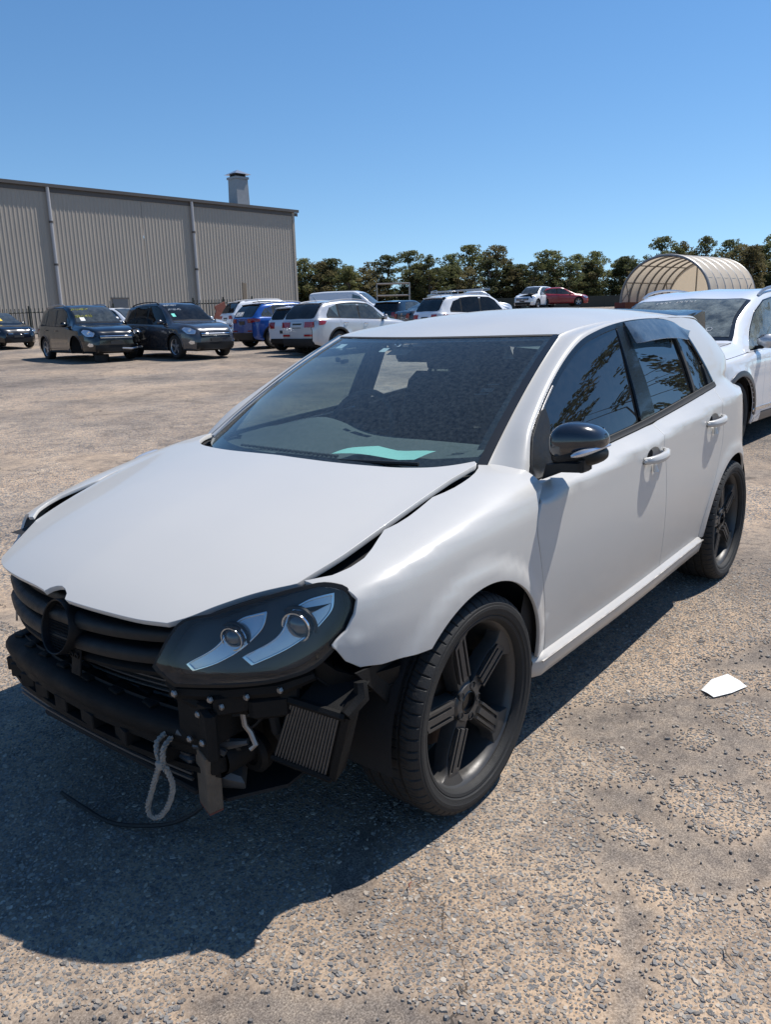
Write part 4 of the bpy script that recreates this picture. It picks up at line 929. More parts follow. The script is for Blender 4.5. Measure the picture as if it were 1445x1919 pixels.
for sgn, mir in ((1, False),):          # the far lamp has gone with the bumper
    fr_s = FR()
    cov = trim('headlamp', fr_s, lamp_poly, 'clear', car, res=.03, step=.015, mirror=mir, flange=.006)
    trim('lamp_bezel', fr_s, lamp_poly, 'lamp_dark', cov, res=.03, step=.02, off=-.042, mirror=mir, flange=0)
    trim('lamp_rim', fr_s, lamp_poly, 'black', cov, res=.03, step=.02, off=.0008, mirror=mir, flange=.05, hole=[tuple(np.array([.47, .70])+(np.array(p)-np.array([.47, .70]))*np.array([.972, .93])) for p in lamp_poly])
    c = np.array([.45, .69])
    for RR_, pc, rad, nm in ((RA, (.366, .718), .037, 'main_beam'), (RB, (.540, .700), .029, 'park_beam')):
        rp_ = smooth_poly(RR_, .01, True); a = np.mean(rp_, 0)
        trim('reflector', fr_s, rp_, 'lamp_sil', cov, res=.02, step=.01, off=-.034, mirror=mir, flange=.010)
        trim('reflector_edge', fr_s, [p for p in rp_]+[], 'lamp_chrome', cov, res=.02, step=.01, off=-.031, mirror=mir, flange=.004, hole=[tuple(a+(p-a)*.95) for p in rp_])
        P, Nn = fr_s.ev([pc]); P = P[0]; Nn = Nn[0]
        ax = Vector((.94, .24, -.10)).normalized(); o = Vector(P)-Vector(Nn)*.030
        ex = Vector((0, 0, 1)).cross(ax).normalized(); ey = ax.cross(ex)
        Mx = Matrix((ex, ax, ey)).transposed().to_4x4(); Mx.translation = o
        if mir: Mx = Matrix.Scale(-1, 4, (0, 1, 0)) @ Mx
        b = MB(); b.lathe([(rad*1.0, -.012), (rad*1.06, .004), (rad*1.03, .010), (rad*.93, .010), (rad*.86, -.002)], 32, 'y'); b.xf(Mx); b.build('bulb_ring', 'lamp_chrome', cov)
        b = MB(); b.lathe([(rad*.86, -.002), (rad*.80, .004), (rad*.60, .012), (rad*.3, .017), (0.0005, .018)], 32, 'y'); b.xf(Mx); b.build('bulb_lens', 'bulb', cov)
        b = MB(); b.lathe([(rad*1.34, -.010), (rad*1.34, -.002), (rad*1.1, -.006)], 32, 'y', a0=-.3, a1=2.4); b.xf(Mx); b.build('bulb_collar', 'lamp_dark', cov)
# ---- wheels
def make_tyre(R=.323, w=.225, rim=.2495, seg=176):
    """carcass with grooves round it, sipes across the shoulders, raised sidewall bands"""
    hw = w/2
    prof = [(rim-.006, -hw*.72), (rim+.004, -hw*.88), (R-.045, -hw*1.0), (R-.022, -hw*.985), (R-.010, -hw*.90), (R-.003, -hw*.78)]
    for yy in (-.060, -.022, .022, .060): prof += [(R, yy-.0055), (R-.007, yy-.004), (R-.007, yy+.004), (R, yy+.0055)]
    prof += [(R-.003, hw*.78), (R-.008, hw*.88), (R-.014, hw*.94), (R-.021, hw*.98), (R-.023, hw*.995), (R-.030, hw*1.0), (R-.031, hw*1.012), (R-.040, hw*1.015), (R-.042, hw*1.004), (R-.055, hw*.985), (rim+.014, hw*.94), (rim+.012, hw*.955), (rim+.004, hw*.93), (rim-.001, hw*.88), (rim-.006, hw*.78)]
    V = []; m = len(prof)
    for k in range(seg*3):
        a = 2*math.pi*k/(seg*3); sip = (k % 9 == 0); sip2 = ((k+4) % 9 == 0)
        for j, (r, y) in enumerate(prof):
            rr = r
            if abs(y) > .066 and r > R-.020 and sip: rr = r-.006
            if abs(y) < .066 and r > R-.001 and sip2: rr = r-.0035
            aa = a+(.02 if abs(y) < .07 else 0)*y/.06
            V.append((rr*math.cos(aa), y, rr*math.sin(aa)))
    n = seg*3; Fc = [(k*m+j, k*m+j+1, ((k+1) % n)*m+j+1, ((k+1) % n)*m+j) for k in range(n) for j in range(m-1)]
    return V, Fc
def make_rim(parent, rot):
    """five broad spokes, each with a raised ribbed blade; y is outwards"""
    b = MB(); b.lathe([(.228, -.095), (.232, -.06), (.228, -.02), (.230, .055), (.2345, .072), (.242, .080), (.2475, .085), (.2515, .083), (.2525, .075), (.246, .066)], 96, 'y'); b.build('rim_lip', 'rim', parent)
    b = MB(); b.lathe([(.040, .025), (.060, .045), (.062, .062), (.056, .069), (.036, .070), (.034, .052), (.0005, .050)], 48, 'y')
    for i in range(5):
        a = rot+math.radians(72)*i
        er = Vector((math.cos(a), 0, math.sin(a))); et = Vector((-math.sin(a), 0, math.cos(a))); en = Vector((0, 1, 0))
        P = []
        for t in np.linspace(0, 1, 13):
            r = .045+.195*t; hw = .0290+.0050*t+ (.046*max(0, (t-.78)/.22)**1.7); y = .064-.006*math.sin(math.pi*t)+.014*max(0, t-.6)/.4
            P.append([er*r+et*(q*hw)+en*(y+dy) for q, dy in ((-1.0, -.045), (-1.0, -.006), (-.93, -.0005), (-.5, 0), (0, 0), (.5, 0), (.93, -.0005), (1.0, -.006), (1.0, -.045))])
        b.grid([[tuple(p) for p in row] for row in P])
    b.build('spoke_star', 'rim', parent, sharp=40)
    for i in range(5):
        a = rot+math.radians(72)*i; s = MB()
        er = Vector((math.cos(a), 0, math.sin(a))); et = Vector((-math.sin(a), 0, math.cos(a))); en = Vector((0, 1, 0))
        o = en*.0635
        fr = (o, er, et, en)
        # three ribs with slots between, closed by a slanted outer end
        for q0, q1 in ((-.0265, -.0185), (-.0095, .0095), (.0185, .0265)):
            s.prism([(.078, q0), (.212+q0*.5, q0), (.212+q1*.5, q1), (.078, q1)], -.001, .0085, (o-er*0, er, et, en), inset=.0012)
        s.prism([(.200-.013, -.0265), (.212-.013, -.0265), (.212+.013, .0265), (.200+.013, .0265)], -.001, .0084, fr, inset=.0012)
        s.build('spoke_blade', 'rim', parent, sharp=30)
    for i in range(5):
        a = rot+math.radians(72*i+36); c = MB(); c.lathe([(.0135, 0), (.0135, .006), (.011, .008), (.011, -.02), (.0005, -.02)], 16, 'y', (math.cos(a)*.056*0+math.cos(a)*.050, .064, math.sin(a)*.050)); c.build('wheel_bolt', 'under', parent)
    b = MB(); b.lathe([(.036, .066), (.030, .0705), (.0285, .060), (.0005, .058)], 32, 'y'); b.build('centre_bore', 'gloss_black', parent)
    b = MB(); b.lathe([(.10, -.055), (.155, -.055), (.155, -.030), (.10, -.030), (.09, -.01), (.07, -.005), (.0005, -.005)], 48, 'y'); b.build('brake_disc', 'rust', parent)
    b = MB(); b.lathe([(.105, -.075), (.172, -.075), (.172, -.005), (.150, .006), (.110, .006), (.105, -.005)], 14, 'y', a0=math.radians(150), a1=math.radians(222)); b.build('brake_caliper', 'darkalloy', parent, sharp=40)
wheels = []
def wheel(x, yf, left, rot, steer=0.0):
    w = empty('wheel', (x, (yf-.106)*(1 if left else -1), .323), (0 if left else math.pi)+steer); w.parent = car
    if not wheels:
        V, Fc = make_tyre(); t = raw_mesh('tyre', V, Fc, 'tyre', w, True, sharp=28); wheels.append(t)
    else:
        t = wheels[0].copy(); COL.objects.link(t); t.parent = w; t.name = 'tyre'
    make_rim(w, math.radians(rot)); return w
wheel(AX, .888, True, 5, .0); wheel(RX, .868, True, 6); wheel(AX, .888, False, 20); wheel(RX, .868, False, 50)
# wheel housings and floor
for x, y in ((-.040, .36), (RX, .37)):
    for s in (1, -1):
        b = MB(); b.lathe([(.385, .45*s), (.385, (.862 if x > -1 else .845)*s)], 30, 'y', (x, 0, .335), math.radians(-10), math.radians(190)); b.lathe([(.385, .45*s), (.02, .45*s)], 30, 'y', (x, 0, .335), math.radians(-10), math.radians(190)); b.build('wheel_housing', 'under', car, sharp=180)
b = MB(); b.box((-1.33, 0, .24), (1.75, 1.56, .06), None, .01); b.box((-2.6, 0, .30), (1.1, .9, .1), None, .01); b.box((.10, 0, .30), (.75, .98, .22), None, .02); b.box((.05, 0, .60), (.8, 1.0, .40), None, .03); b.box((-.46, 0, .55), (.2, 1.5, .55), None, .02); b.box((-2.95, 0, .48), (.4, 1.2, .3), None, .02)
b.build('underbody', 'under', car)
# ---- stripped front end
def smooth3(pts, step):
    P = [Vector(p) for p in pts]; out = []
    for i in range(len(P)-1):
        p0 = P[max(0, i-1)]; p1, p2 = P[i], P[i+1]; p3 = P[min(len(P)-1, i+2)]; k = max(2, int((p2-p1).length/step))
        for j in range(k):
            t = j/k; out.append(.5*((2*p1)+(p2-p0)*t+(2*p0-5*p1+4*p2-p3)*t*t+(3*p1-p0-3*p2+p3)*t**3))
    return out+[P[-1]]
fe = 'dusty_black'
def bez(p0, p1, p2, n=12): return [tuple((1-t)**2*np.array(p0)+2*t*(1-t)*np.array(p1)+t*t*np.array(p2)) for t in np.linspace(0, 1, n)]
# grille: surround, two blades, emblem well, mesh
gr = empty('radiator_grille'); gr.parent = car
def blade(name, z0, x0, yw, h, d, sag=.0, mat='gloss_black'):
    P = []
    for y in np.linspace(-yw, yw, 31):
        x = x0-.30*y*y-.35*y**4; z = z0+.10*y*y-sag
        P.append([(x+dx, y, z+dz) for dx, dz in ((-d, h*.75), (-.016, h*.62), (-.001, h*.40), (.006, h*.05), (.004, -h*.42), (-.004, -h*.5), (-d, -h*.30), (-d, h*.75))])
    return MB().grid(P).build(name, mat, gr, sharp=50)
blade('grille_top_bar', .684, .695, .47, .030, .05, mat='black'); blade('grille_blade', .640, .722, .475, .034, .06, mat='black'); blade('grille_blade', .583, .728, .475, .036, .06, mat='black'); blade('grille_bottom_bar', .540, .715, .45, .022, .05, mat=fe)
b = MB(); b.grid([[(.640-.30*y*y, y, z) for z in np.linspace(.40, .70, 4)] for y in np.linspace(-.52, .52, 21)]); b.build('grille_backing', 'under', gr)
b = MB()
for z in np.linspace(.405, .52, 9): b.tube([(.660-.28*y*y, y, z) for y in np.linspace(-.5, .5, 13)], .0035, 5)
b.build('condenser_fins', 'fin', gr)
ec = Vector((.738, .018, .616)); en = Vector((.97, 0, .24)).normalized(); ey = Vector((0, 1, 0)); ez = en.cross(ey)*-1
Mx = Matrix((ey, en, Vector((-.24, 0, .97)).normalized())).transposed().to_4x4(); Mx.translation = ec
b = MB(); b.lathe([(.0765, -.045), (.077, .004), (.0745, .008), (.0715, .006), (.070, -.004), (.068, -.030)], 56, 'y'); b.xf(Mx); b.build('emblem_ring', 'black', gr)
b = MB()
for k in range(-8, 9):
    o = k*.0080; h = math.sqrt(max(0, .068**2-o*o))
    b.tube([(o, -.014, -h), (o, -.014, h)], .0016, 4); b.tube([(-h, -.012, o), (h, -.012, o)], .0016, 4)
b.xf(Mx); b.build('emblem_mesh', fe, gr)
b = MB(); b.lathe([(.069, -.03), (.0005, -.032)], 32, 'y'); b.xf(Mx); b.build('emblem_back', 'under', gr)
# letter R badge on the far blade
def letter(name, strokes, M, r, mat, parent):
    b = MB()
    for s in strokes: b.tube([M @ Vector((x, y, 0)) for x, y in s], r, 5)
    return b.build(name, mat, parent)
Rl = [[(0, 0), (.15, 1)], [(.15, 1), (.75, 1), (.85, .8), (.7, .55), (.1, .52)], [(.4, .52), (.75, 0)]]
Mr = Matrix(((-.42, 0, 0, .692), (1, 0, 0, -.352), (0, 1, 0, .556), (0, 0, 0, 1))) @ Matrix.Scale(.036, 4)
letter('badge_letter', Rl, Mr, .0032, 'steel', gr)
b = MB(); b.box((.728, .085, .528), (.006, .045, .075), Matrix.Rotation(-.15, 3, 'Y'), .002)
for y in (.062, .086): b.lathe([(.009, 0), (.009, .003), (.005, .004), (.005, -.001), (.0005, -.001)], 12, 'x', (.7315, y+.01, .548))
b.build('grille_bracket', fe, gr)
# bumper beam with its foam-like absorber and row of slots
beam = empty('bumper_beam'); beam.parent = car
def beam_x(y): return .747-.25*y*y-.2*abs(y)**5
P = []
for y in np.linspace(-.475, .565, 61):
    x = beam_x(y); s = 1.0
    P.append([(x-.115, y, .478), (x-.085, y, .483), (x-.03, y, .480), (x-.010, y, .474), (x+.001, y, .462), (x+.004, y, .445), (x-.001, y, .428), (x-.008, y, .420)])
MB().grid(P).build('absorber_shell', 'dusty_black', beam, sharp=60)
# lower face: strips round the slots
ys = [-.465, -.39, -.275, -.15, -.02, .115, .255, .40, .535]
b = MB()
def face(y0, y1, z0, z1, n=6):
    for dep in (0,):
        rows = [[(beam_x(y)-.009+.0*z, y, z0), (beam_x(y)-.007, y, z1)] for y in np.linspace(y0, y1, n)]; b.grid(rows)
        rows = [[(beam_x(y)-.007, y, z1), (beam_x(y)-.05, y, z1)] for y in np.linspace(y0, y1, n)]; b.grid(rows)
        rows = [[(beam_x(y)-.05, y, z0), (beam_x(y)-.009, y, z0)] for y in np.linspace(y0, y1, n)]; b.grid(rows)
face(-.475, .565, .400, .425, 40); face(-.475, .565, .350, .367, 40)
for k in range(len(ys)):
    y = ys[k]; w = .034 if 0 < k < len(ys)-1 else .03
    b.box((beam_x(y)-.028, y, .384), (.042, w*2, .045), Matrix.Rotation(-.52*y*1.1, 3, 'Z'), .003)
b.build('absorber_slots', 'dusty_black', beam, sharp=40)
b = MB()
for k, y in enumerate(np.linspace(-.42, .46, 8)):
    b.box((beam_x(y)-.055, y, .484), (.05, .045, .010), Matrix.Rotation(-.4*y, 3, 'Z'), .003); b.box((beam_x(y+.06)-.085, y+.06, .484), (.02, .05, .008), None, .002)
b.build('absorber_steps', 'dusty_black', beam, sharp=40)
b = MB(); b.grid([[(beam_x(y)-.05, y, .49), (beam_x(y)-.05, y, .37)] for y in np.linspace(-.46, .55, 30)]); b.build('beam_core', 'under', beam)
for o in list(beam.children):
    n = len(o.data.vertices); co = np.empty(n*3, np.float32); o.data.vertices.foreach_get('co', co); c = co.reshape(-1, 3); c[:, 2] -= .030*np.clip((c[:, 1]+.15)/.6, 0, 1.2); o.data.vertices.foreach_set('co', co)
b = MB(); b.box((.575, .52, .475), (.22, .13, .125), None, .012); b.build('crash_can', fe, beam, sharp=40); b = MB(); b.box((.668, .545, .455), (.03, .13, .13), Matrix.Rotation(-.35, 3, 'Z'), .008); b.build('beam_end_plate', fe, beam, sharp=40); b = MB(); b.box((.48, -.47, .44), (.25, .10, .09), None, .012); b.build('crash_can', fe, beam, sharp=40)
b = MB(); b.tube([(.685, .455, .425), (.66, .50, .405), (.62, .575, .40), (.60, .62, .412)], [.012, .016, .014, .008], 8); b.tube([(.672, .50, .395), (.655, .545, .40), (.64, .58, .385)], .009, 6); b.build('torn_shreds', 'fin', beam)
# radiator support under the lamp, brackets, hoses
sup = empty('radiator_support'); sup.parent = car
b = MB(); b.tube([(.705, .47, .575), (.70, .50, .555), (.64, .60, .555), (.56, .70, .565), (.50, .76, .590)], [.012, .020, .022, .022, .014], 8)
b.tube([(.70, .47, .545), (.665, .55, .515), (.60, .63, .505)], [.014, .018, .016], 8)
b.box((.615, .585, .530), (.09, .10, .055), Matrix.Rotation(-.6, 3, 'Z'), .008); b.box((.555, .655, .515), (.10, .09, .06), Matrix.Rotation(-.7, 3, 'Z'), .01); b.box((.53, .70, .545), (.05, .05, .06), Matrix.Rotation(-.8, 3, 'Z'), .006)
b.build('lamp_carrier', fe, sup, sharp=40)
b = MB()   # ribbed bracket along the lower edge of the wing
base = [(.505, .775, .640), (.470, .800, .600), (.435, .820, .580), (.370, .845, .568), (.300, .862, .565)]
for i in range(len(base)-1):
    p, q = np.array(base[i]), np.array(base[i+1]); b.grid([[tuple(p), tuple(p+[-.008, -.02, -.055])], [tuple(q), tuple(q+[-.008, -.02, -.055])]]); b.grid([[tuple(p), tuple(p+[-.07, -.08, .0])], [tuple(q), tuple(q+[-.06, -.08, .0])]])
    for t in (0, .5):
        c = p+(q-p)*t; b.grid([[tuple(c), tuple(c+[-.065, -.075, 0])], [tuple(c+[-.008, -.02, -.055]), tuple(c+[-.065, -.085, -.055])]])
    b.tube([tuple(p+[-.008, -.02, -.055]), tuple(q+[-.008, -.02, -.055])], .004, 5)
b.build('wing_bracket', fe, sup, sharp=40)
b = MB(); b.prism([(.455, .600), (.30, .580), (.215, .585), (.190, .535), (.215, .470), (.262, .402), (.285, .405), (.30, .44)], 0, .006, (Vector((0, .80, 0)), Vector((1, .10, 0)), Vector((0, 0, 1)), Vector((-.1, 1, 0)))); b.build('arch_liner_flap', fe, sup)
b = MB(); b.tube([(.605, .608, .520), (.600, .612, .455), (.592, .622, .435), (.590, .635, .405), (.600, .625, .395)], .008, 8); b.build('hook_bracket', 'steel', sup)
b = MB(); b.tube([(.64, .53, .375), (.56, .60, .40)], .006, 6); b.tube([(.53, .63, .50), (.52, .64, .41)], .016, 8); b.build('brace_rod', 'under', sup)
b = MB(); b.lathe([(.052, -.02), (.055, 0), (.045, .012), (.03, .012), (.024, .004), (.0005, .004)], 28, 'x', (.54, .565, .335)); b.lathe([(.0005, .055), (.045, .045), (.052, .02), (.052, -.05), (.04, -.06)], 24, 'x', (.60, .48, .345)); b.lathe([(.04, .055), (.045, .04), (.045, -.05)], 24, 'x', (.58, .545, .355)); b.build('horn', fe, sup, sharp=40)
b = MB(); b.tube([(.62, .44, .335), (.60, .49, .270), (.57, .53, .262), (.53, .50, .29)], [.02, .034, .034, .02], 10); b.build('washer_bottle', 'fin', sup)
b = MB(); b.box((.655, .05, .335), (.04, .86, .03), None, .006)
for k in range(5): b.tube([(.69-.12*y*y, y, .352-.017*k) for y in np.linspace(-.45, .47, 9)], .005, 5)
b.build('lower_cooler', 'fin', sup)
b = MB(); b.box((.52, .02, .22), (.22, .82, .02), Matrix.Rotation(.1, 3, 'Y'), .004); b.prism([(.62, .30), (.60, .52), (.46, .60), (.30, .58), (.30, .30)], .205, .215); b.build('splash_guard', 'under', sup)
b = MB(); b.box((.42, .0, .47), (.04, 1.24, .46), None, .01); b.build('front_bulkhead', 'under', sup)
for pts, r_ in (([(.60, .44, .54), (.63, .52, .47), (.60, .60, .48), (.54, .66, .47), (.50, .74, .53)], .006), ([(.58, .40, .50), (.62, .50, .44), (.57, .58, .42), (.53, .62, .46), (.48, .70, .50)], .005), ([(.66, .50, .50), (.64, .56, .44), (.60, .58, .38), (.56, .55, .33), (.54, .47, .30)], .007), ([(.50, .60, .40), (.46, .62, .33), (.40, .66, .30)], .012), ([(.64, .46, .40), (.66, .50, .35), (.64, .53, .31), (.60, .52, .28)], .004)):
    b = MB(); b.tube(smooth3(pts, .012), r_, 6); b.build('wiring_loom', 'rubber', sup)
for x, y, z in ((.700, .515, .560), (.655, .590, .548), (.600, .655, .552), (.548, .715, .566), (.640, .610, .530), (.662, .548, .500), (.672, .520, .430), (.676, .575, .440)):
    b = MB(); b.lathe([(.009, 0), (.009, .005), (.006, .008), (.0005, .008)], 6, 'x', (x+.022, y, z)); b.build('bolt', 'steel', sup)
# tilted side cooler
ic = empty('side_cooler'); ic.parent = car
def W4(px): return Vector(px)
A0, B0, C0, D0 = Vector((.545, .715, .530)), Vector((.505, .858, .512)), Vector((.50, .800, .325)), Vector((.545, .640, .352))
en = (B0-A0).cross(D0-A0).normalized(); en = en if en.x > 0 else -en
b = MB()
def q4(u, v): return A0*(1-u)*(1-v)+B0*u*(1-v)+C0*u*v+D0*(1-u)*v
b.add([q4(u, v)-en*.012 for u, v in ((0, 0), (1, 0), (1, 1), (0, 1))]+[q4(u, v)-en*.05 for u, v in ((0, 0), (1, 0), (1, 1), (0, 1))], [(0, 1, 2, 3), (4, 5, 6, 7), (0, 1, 5, 4), (1, 2, 6, 5), (2, 3, 7, 6), (3, 0, 4, 7)]); b.build('core', 'under', ic, smooth=False)
for k in range(17):
    u = .05+k*.052; b = MB(); b.tube([q4(u, .04), q4(u, .97)], .0032, 5); b.build('fin', 'fin', ic)
b = MB(); b.tube([q4(0, 0), q4(1, 0)], .011, 6); b.build('cooler_rail', fe, ic); b = MB(); b.tube([q4(0, 1), q4(1, 1)], .009, 6); b.build('cooler_rail', fe, ic)
b = MB(); b.prism([(0, 0), (1, 0), (1, 1), (0, 1)], -.055, .004, (q4(.955, 0), (q4(1.08, 0)-q4(.955, 0)), (q4(.955, 1)-q4(.955, 0)), en)); b.build('cooler_tank', fe, ic, smooth=False)
b = MB(); b.add([q4(.15, -.02)+en*.0, q4(1.05, -.02), q4(1.05, -.22)-en*.10, q4(.25, -.25)-en*.10], [(0, 1, 2, 3)]); b.tube([q4(1.0, -.02), q4(1.08, -.16)-en*.05, q4(.98, -.33)-en*.06], [.016, .02, .016], 7); b.build('cooler_duct', fe, ic)
# folded far-side wreckage peeping over the bonnet edge
# ---- cabin
cab = empty('cabin'); cab.parent = car
P = []
for y in np.linspace(-.70, .70, 33):
    k = math.exp(-((y+.36)/.20)**2); x0 = -.18-.25*abs(y/.66)**2.4
    P.append([(x0, y, .915), (x0-.10, y, .922), (-.50, y, .935+.02*k), (-.66, y, .945+.055*k), (-.75, y, .943+.060*k), (-.80, y, .915+.05*k), (-.82, y, .80), (-.80, y, .60)])
MB().grid(P).build('dashboard', 'dash', cab, sharp=50)
b = MB()
for k in range(24): b.box((-.335-.02*abs(-.30+.02*k)**2, -.42+.022*k, .932), (.018, .014, .008), None, .002)
b.build('demister_vent', 'under', cab)
b = MB(); b.tube([(-.985+.06*math.sin(a)*0-.075*math.sin(a), -.36+.185*math.cos(a), .915+.170*math.sin(a)) for a in np.linspace(0, 2*math.pi, 33)[:-1]], .015, 8, closed=True); b.box((-.955, -.36, .905), (.06, .15, .12), Matrix.Rotation(.35, 3, 'Y'), .02)
b.tube([(-.975, -.53, .92), (-.955, -.36, .905), (-.975, -.19, .92)], .016, 6); b.build('steering_wheel', 'interior', cab)
for y in (.36, -.36):
    s = MB(); s.box((-1.30, y, .52), (.52, .50, .16), Matrix.Rotation(-.08, 3, 'Y'), .05); sb = s.build('front_seat', 'seat', cab, sharp=60)
    s = MB(); s.box((-1.58, y, .84), (.15, .48, .62), Matrix.Rotation(-.30, 3, 'Y'), .05, taper=.86); s.build('seat_back', 'seat', sb, sharp=60)
    s = MB(); s.box((-1.70, y, 1.235), (.11, .27, .17), Matrix.Rotation(-.2, 3, 'Y'), .045); s.tube([(-1.67, y-.06, 1.10), (-1.69, y-.06, 1.2)], .007, 6); s.tube([(-1.67, y+.06, 1.10), (-1.69, y+.06, 1.2)], .007, 6); s.build('headrest', 'seat', sb, sharp=60)
s = MB(); s.box((-2.25, 0, .55), (.5, 1.25, .2), None, .05); s.box((-2.52, 0, .86), (.14, 1.25, .60), Matrix.Rotation(-.3, 3, 'Y'), .05)
for y in (-.36, .36): s.box((-2.62, y, 1.19), (.09, .26, .12), None, .04)
s.build('rear_seat', 'seat', cab, sharp=60)
s = MB(); s.box((-.98, 0, .62), (.9, .22, .24), None, .03); s.build('centre_console', 'interior', cab)
s = MB(); s.box((-.972, -.02, 1.262), (.035, .215, .062), Matrix.Rotation(.2, 3, 'Y'), .014); s.tube([(-.972, -.02, 1.27), (-.93, -.02, 1.30)], .008, 6); s.build('rear_view_mirror', 'black', cab)
for sgn in (1, -1):
    P = [[(x, (SIDE.y_at(x, z)-.055)*sgn, z) for z in np.linspace(.36, belt_z(x)+.0, 8)] for x in np.linspace(-.55, -1.42, 14)]; dt = MB().grid(P).build('door_card', 'doortrim', cab, sharp=180)
    P = [[(x, (SIDE.y_at(x, z)-.055)*sgn, z) for z in np.linspace(.36, belt_z(x)+.0, 8)] for x in np.linspace(-1.50, -2.30, 14)]; MB().grid(P).build('door_card', 'doortrim', cab, sharp=180)
    for x in (-.98, -1.92):
        s = MB(); y = (SIDE.y_at(x, .86)-.062)*sgn; s.box((x, y, .855), (.17, .008, .07), None, .003); o = s.build('pull_recess', 'under', dt)
        s = MB(); s.tube([(x+.06, y-.012*sgn, .850), (x, y-.018*sgn, .848), (x-.05, y-.02*sgn, .858), (x-.062, y-.012*sgn, .872)], .006, 6); s.build('pull_lever', 'chrome', o)
P = [[(x, q*(.545 if x > -1.2 else .56), float(roof_z(np.array(x), np.array(q*.5)))-.035) for q in np.linspace(-1, 1, 9)] for x in np.linspace(-1.0, -2.85, 12)]
MB().grid(P).build('headlining', 'doortrim', cab, sharp=180)
for sgn in (1, -1):
    b = MB(); b.box((-1.455, .675*sgn, 1.13), (.10, .03, .38), Matrix.Rotation(.42*sgn, 3, 'X'), .012); b.box((-2.50, .60*sgn, 1.16), (.32, .03, .34), Matrix.Rotation(.42*sgn, 3, 'X'), .012); b.build('pillar_trim', 'interior', cab)
b = MB(); b.box((-3.0, 0, .9), (.03, 1.15, .5), Matrix.Rotation(.3, 3, 'Y'), .01); b.build('boot_trim', 'interior', cab)
# ---- things that are not part of the car
b = MB(); R = []
for u in np.linspace(0, 1, 9):
    R.append([(-.275-.150*v-.02*u*(1-u)-.05*u, .12+.31*u, .952+.006*math.sin(5*u+3*v)+.016*math.exp(-((u-.25)/.18)**2)*v) for v in np.linspace(0, 1, 6)])
b.grid(R); tag(b.build('paper_sheet', 'paper', None), 'pale green paper sheet lying on the dashboard behind the windscreen', 'paper')
# rope loop tied through the absorber
b = MB()
def twist(pts, r, n=3, pitch=.035, seg=5):
    P = smooth3(pts, .008); L_ = 0
    for k in range(n):
        out = []; L_ = 0
        for i, p in enumerate(P):
            if i: L_ += (P[i]-P[i-1]).length
            t = (P[min(i+1, len(P)-1)]-P[max(0, i-1)]).normalized(); x = t.cross(Vector((1, 0, .1))).normalized(); y = t.cross(x); a = 2*math.pi*(L_/pitch+k/n); out.append(p+(x*math.cos(a)+y*math.sin(a))*r)
        b.tube(out, r*1.05, seg)
twist([(.735, 0.446, 0.358), (.742, 0.430, 0.318), (.745, 0.403, 0.258), (.745, 0.383, 0.213), (.742, 0.390, 0.188), (.735, 0.418, 0.196), (.728, 0.453, 0.243), (.724, 0.470, 0.298), (.730, 0.456, 0.348)], .0042)
twist([(.735, .448, .353), (.738, .438, .380), (.728, .428, .405), (.70, .425, .415)], .0040); twist([(.735, .450, .353), (.736, .458, .378), (.728, .456, .402), (.70, .450, .412)], .0040)
for k in range(16):
    a = random.uniform(0, 6.28); l = random.uniform(.012, .03); b.tube([(.737, 0.448, 0.356), (.737+.01*random.uniform(-1, 1), (.448)+l*math.cos(a), .356+l*math.sin(a))], .0014, 4)
b.lathe([(.0005, .014), (.012, .008), (.014, 0), (.010, -.012), (.0005, -.014)], 10, 'z', (.737, 0.448, 0.356))
tag(b.build('rope_loop', 'rope', None), 'dirty white rope loop hanging from the bumper beam of the hatchback', 'rope')
# timber offcut leaning under the front
tb = empty('timber_block', label='weathered timber offcut propped under the front of the white hatchback', cat='timber')
p0, p1 = Vector((.655, .528, .385)), Vector((.637, .502, .210)); ax = (p1-p0); ln = ax.length; ax.normalize(); ex = Vector((.25, .96, 0)); ex = (ex-ax*ex.dot(ax)).normalized(); ey = ax.cross(ex)
RM = Matrix((ex, ey, ax)).transposed()
b = MB(); b.box((p0+p1)/2, (.062, .04, ln), RM, .003); b.build('plank', 'wood', tb, sharp=30)
b = MB(); b.box(p1+ax*.002, (.060, .038, .006), RM, .001); b.build('painted_end', 'woodpaint', tb)
b = MB(); b.tube(smooth3([(.70, -.17, .010), (.70, -.05, .012), (.69, .08, .008), (.66, .20, .030), (.62, .30, .06), (.58, .38, .12), (.55, .42, .2)], .03), .006, 6); tag(b.build('hanging_cable', 'rubber', None), 'black cable trailing on the ground in the shadow under the bumper beam', 'cable')

# the far front corner has sunk: bonnet, wing, lamp and grille droop towards it
def ss(t): t = np.clip(t, 0, 1); return t*t*(3-2*t)
def sag(o):
    if o.type == 'MESH':
        n = len(o.data.vertices); co = np.empty(n*3, np.float32); o.data.vertices.foreach_get('co', co); c = co.reshape(-1, 3)
        w = np.clip((.02-c[:, 1])/.66, 0, 1.2)*np.clip((c[:, 0]+.30)/.95, 0, 1.2); c[:, 2] -= .034*w; c[:, 1] += .036*w; c[:, 0] -= .010*w; o.data.vertices.foreach_set('co', co)
    for ch in o.children:
        if not ch.name.startswith(('wheel', 'cabin')): sag(ch)
sag(car)
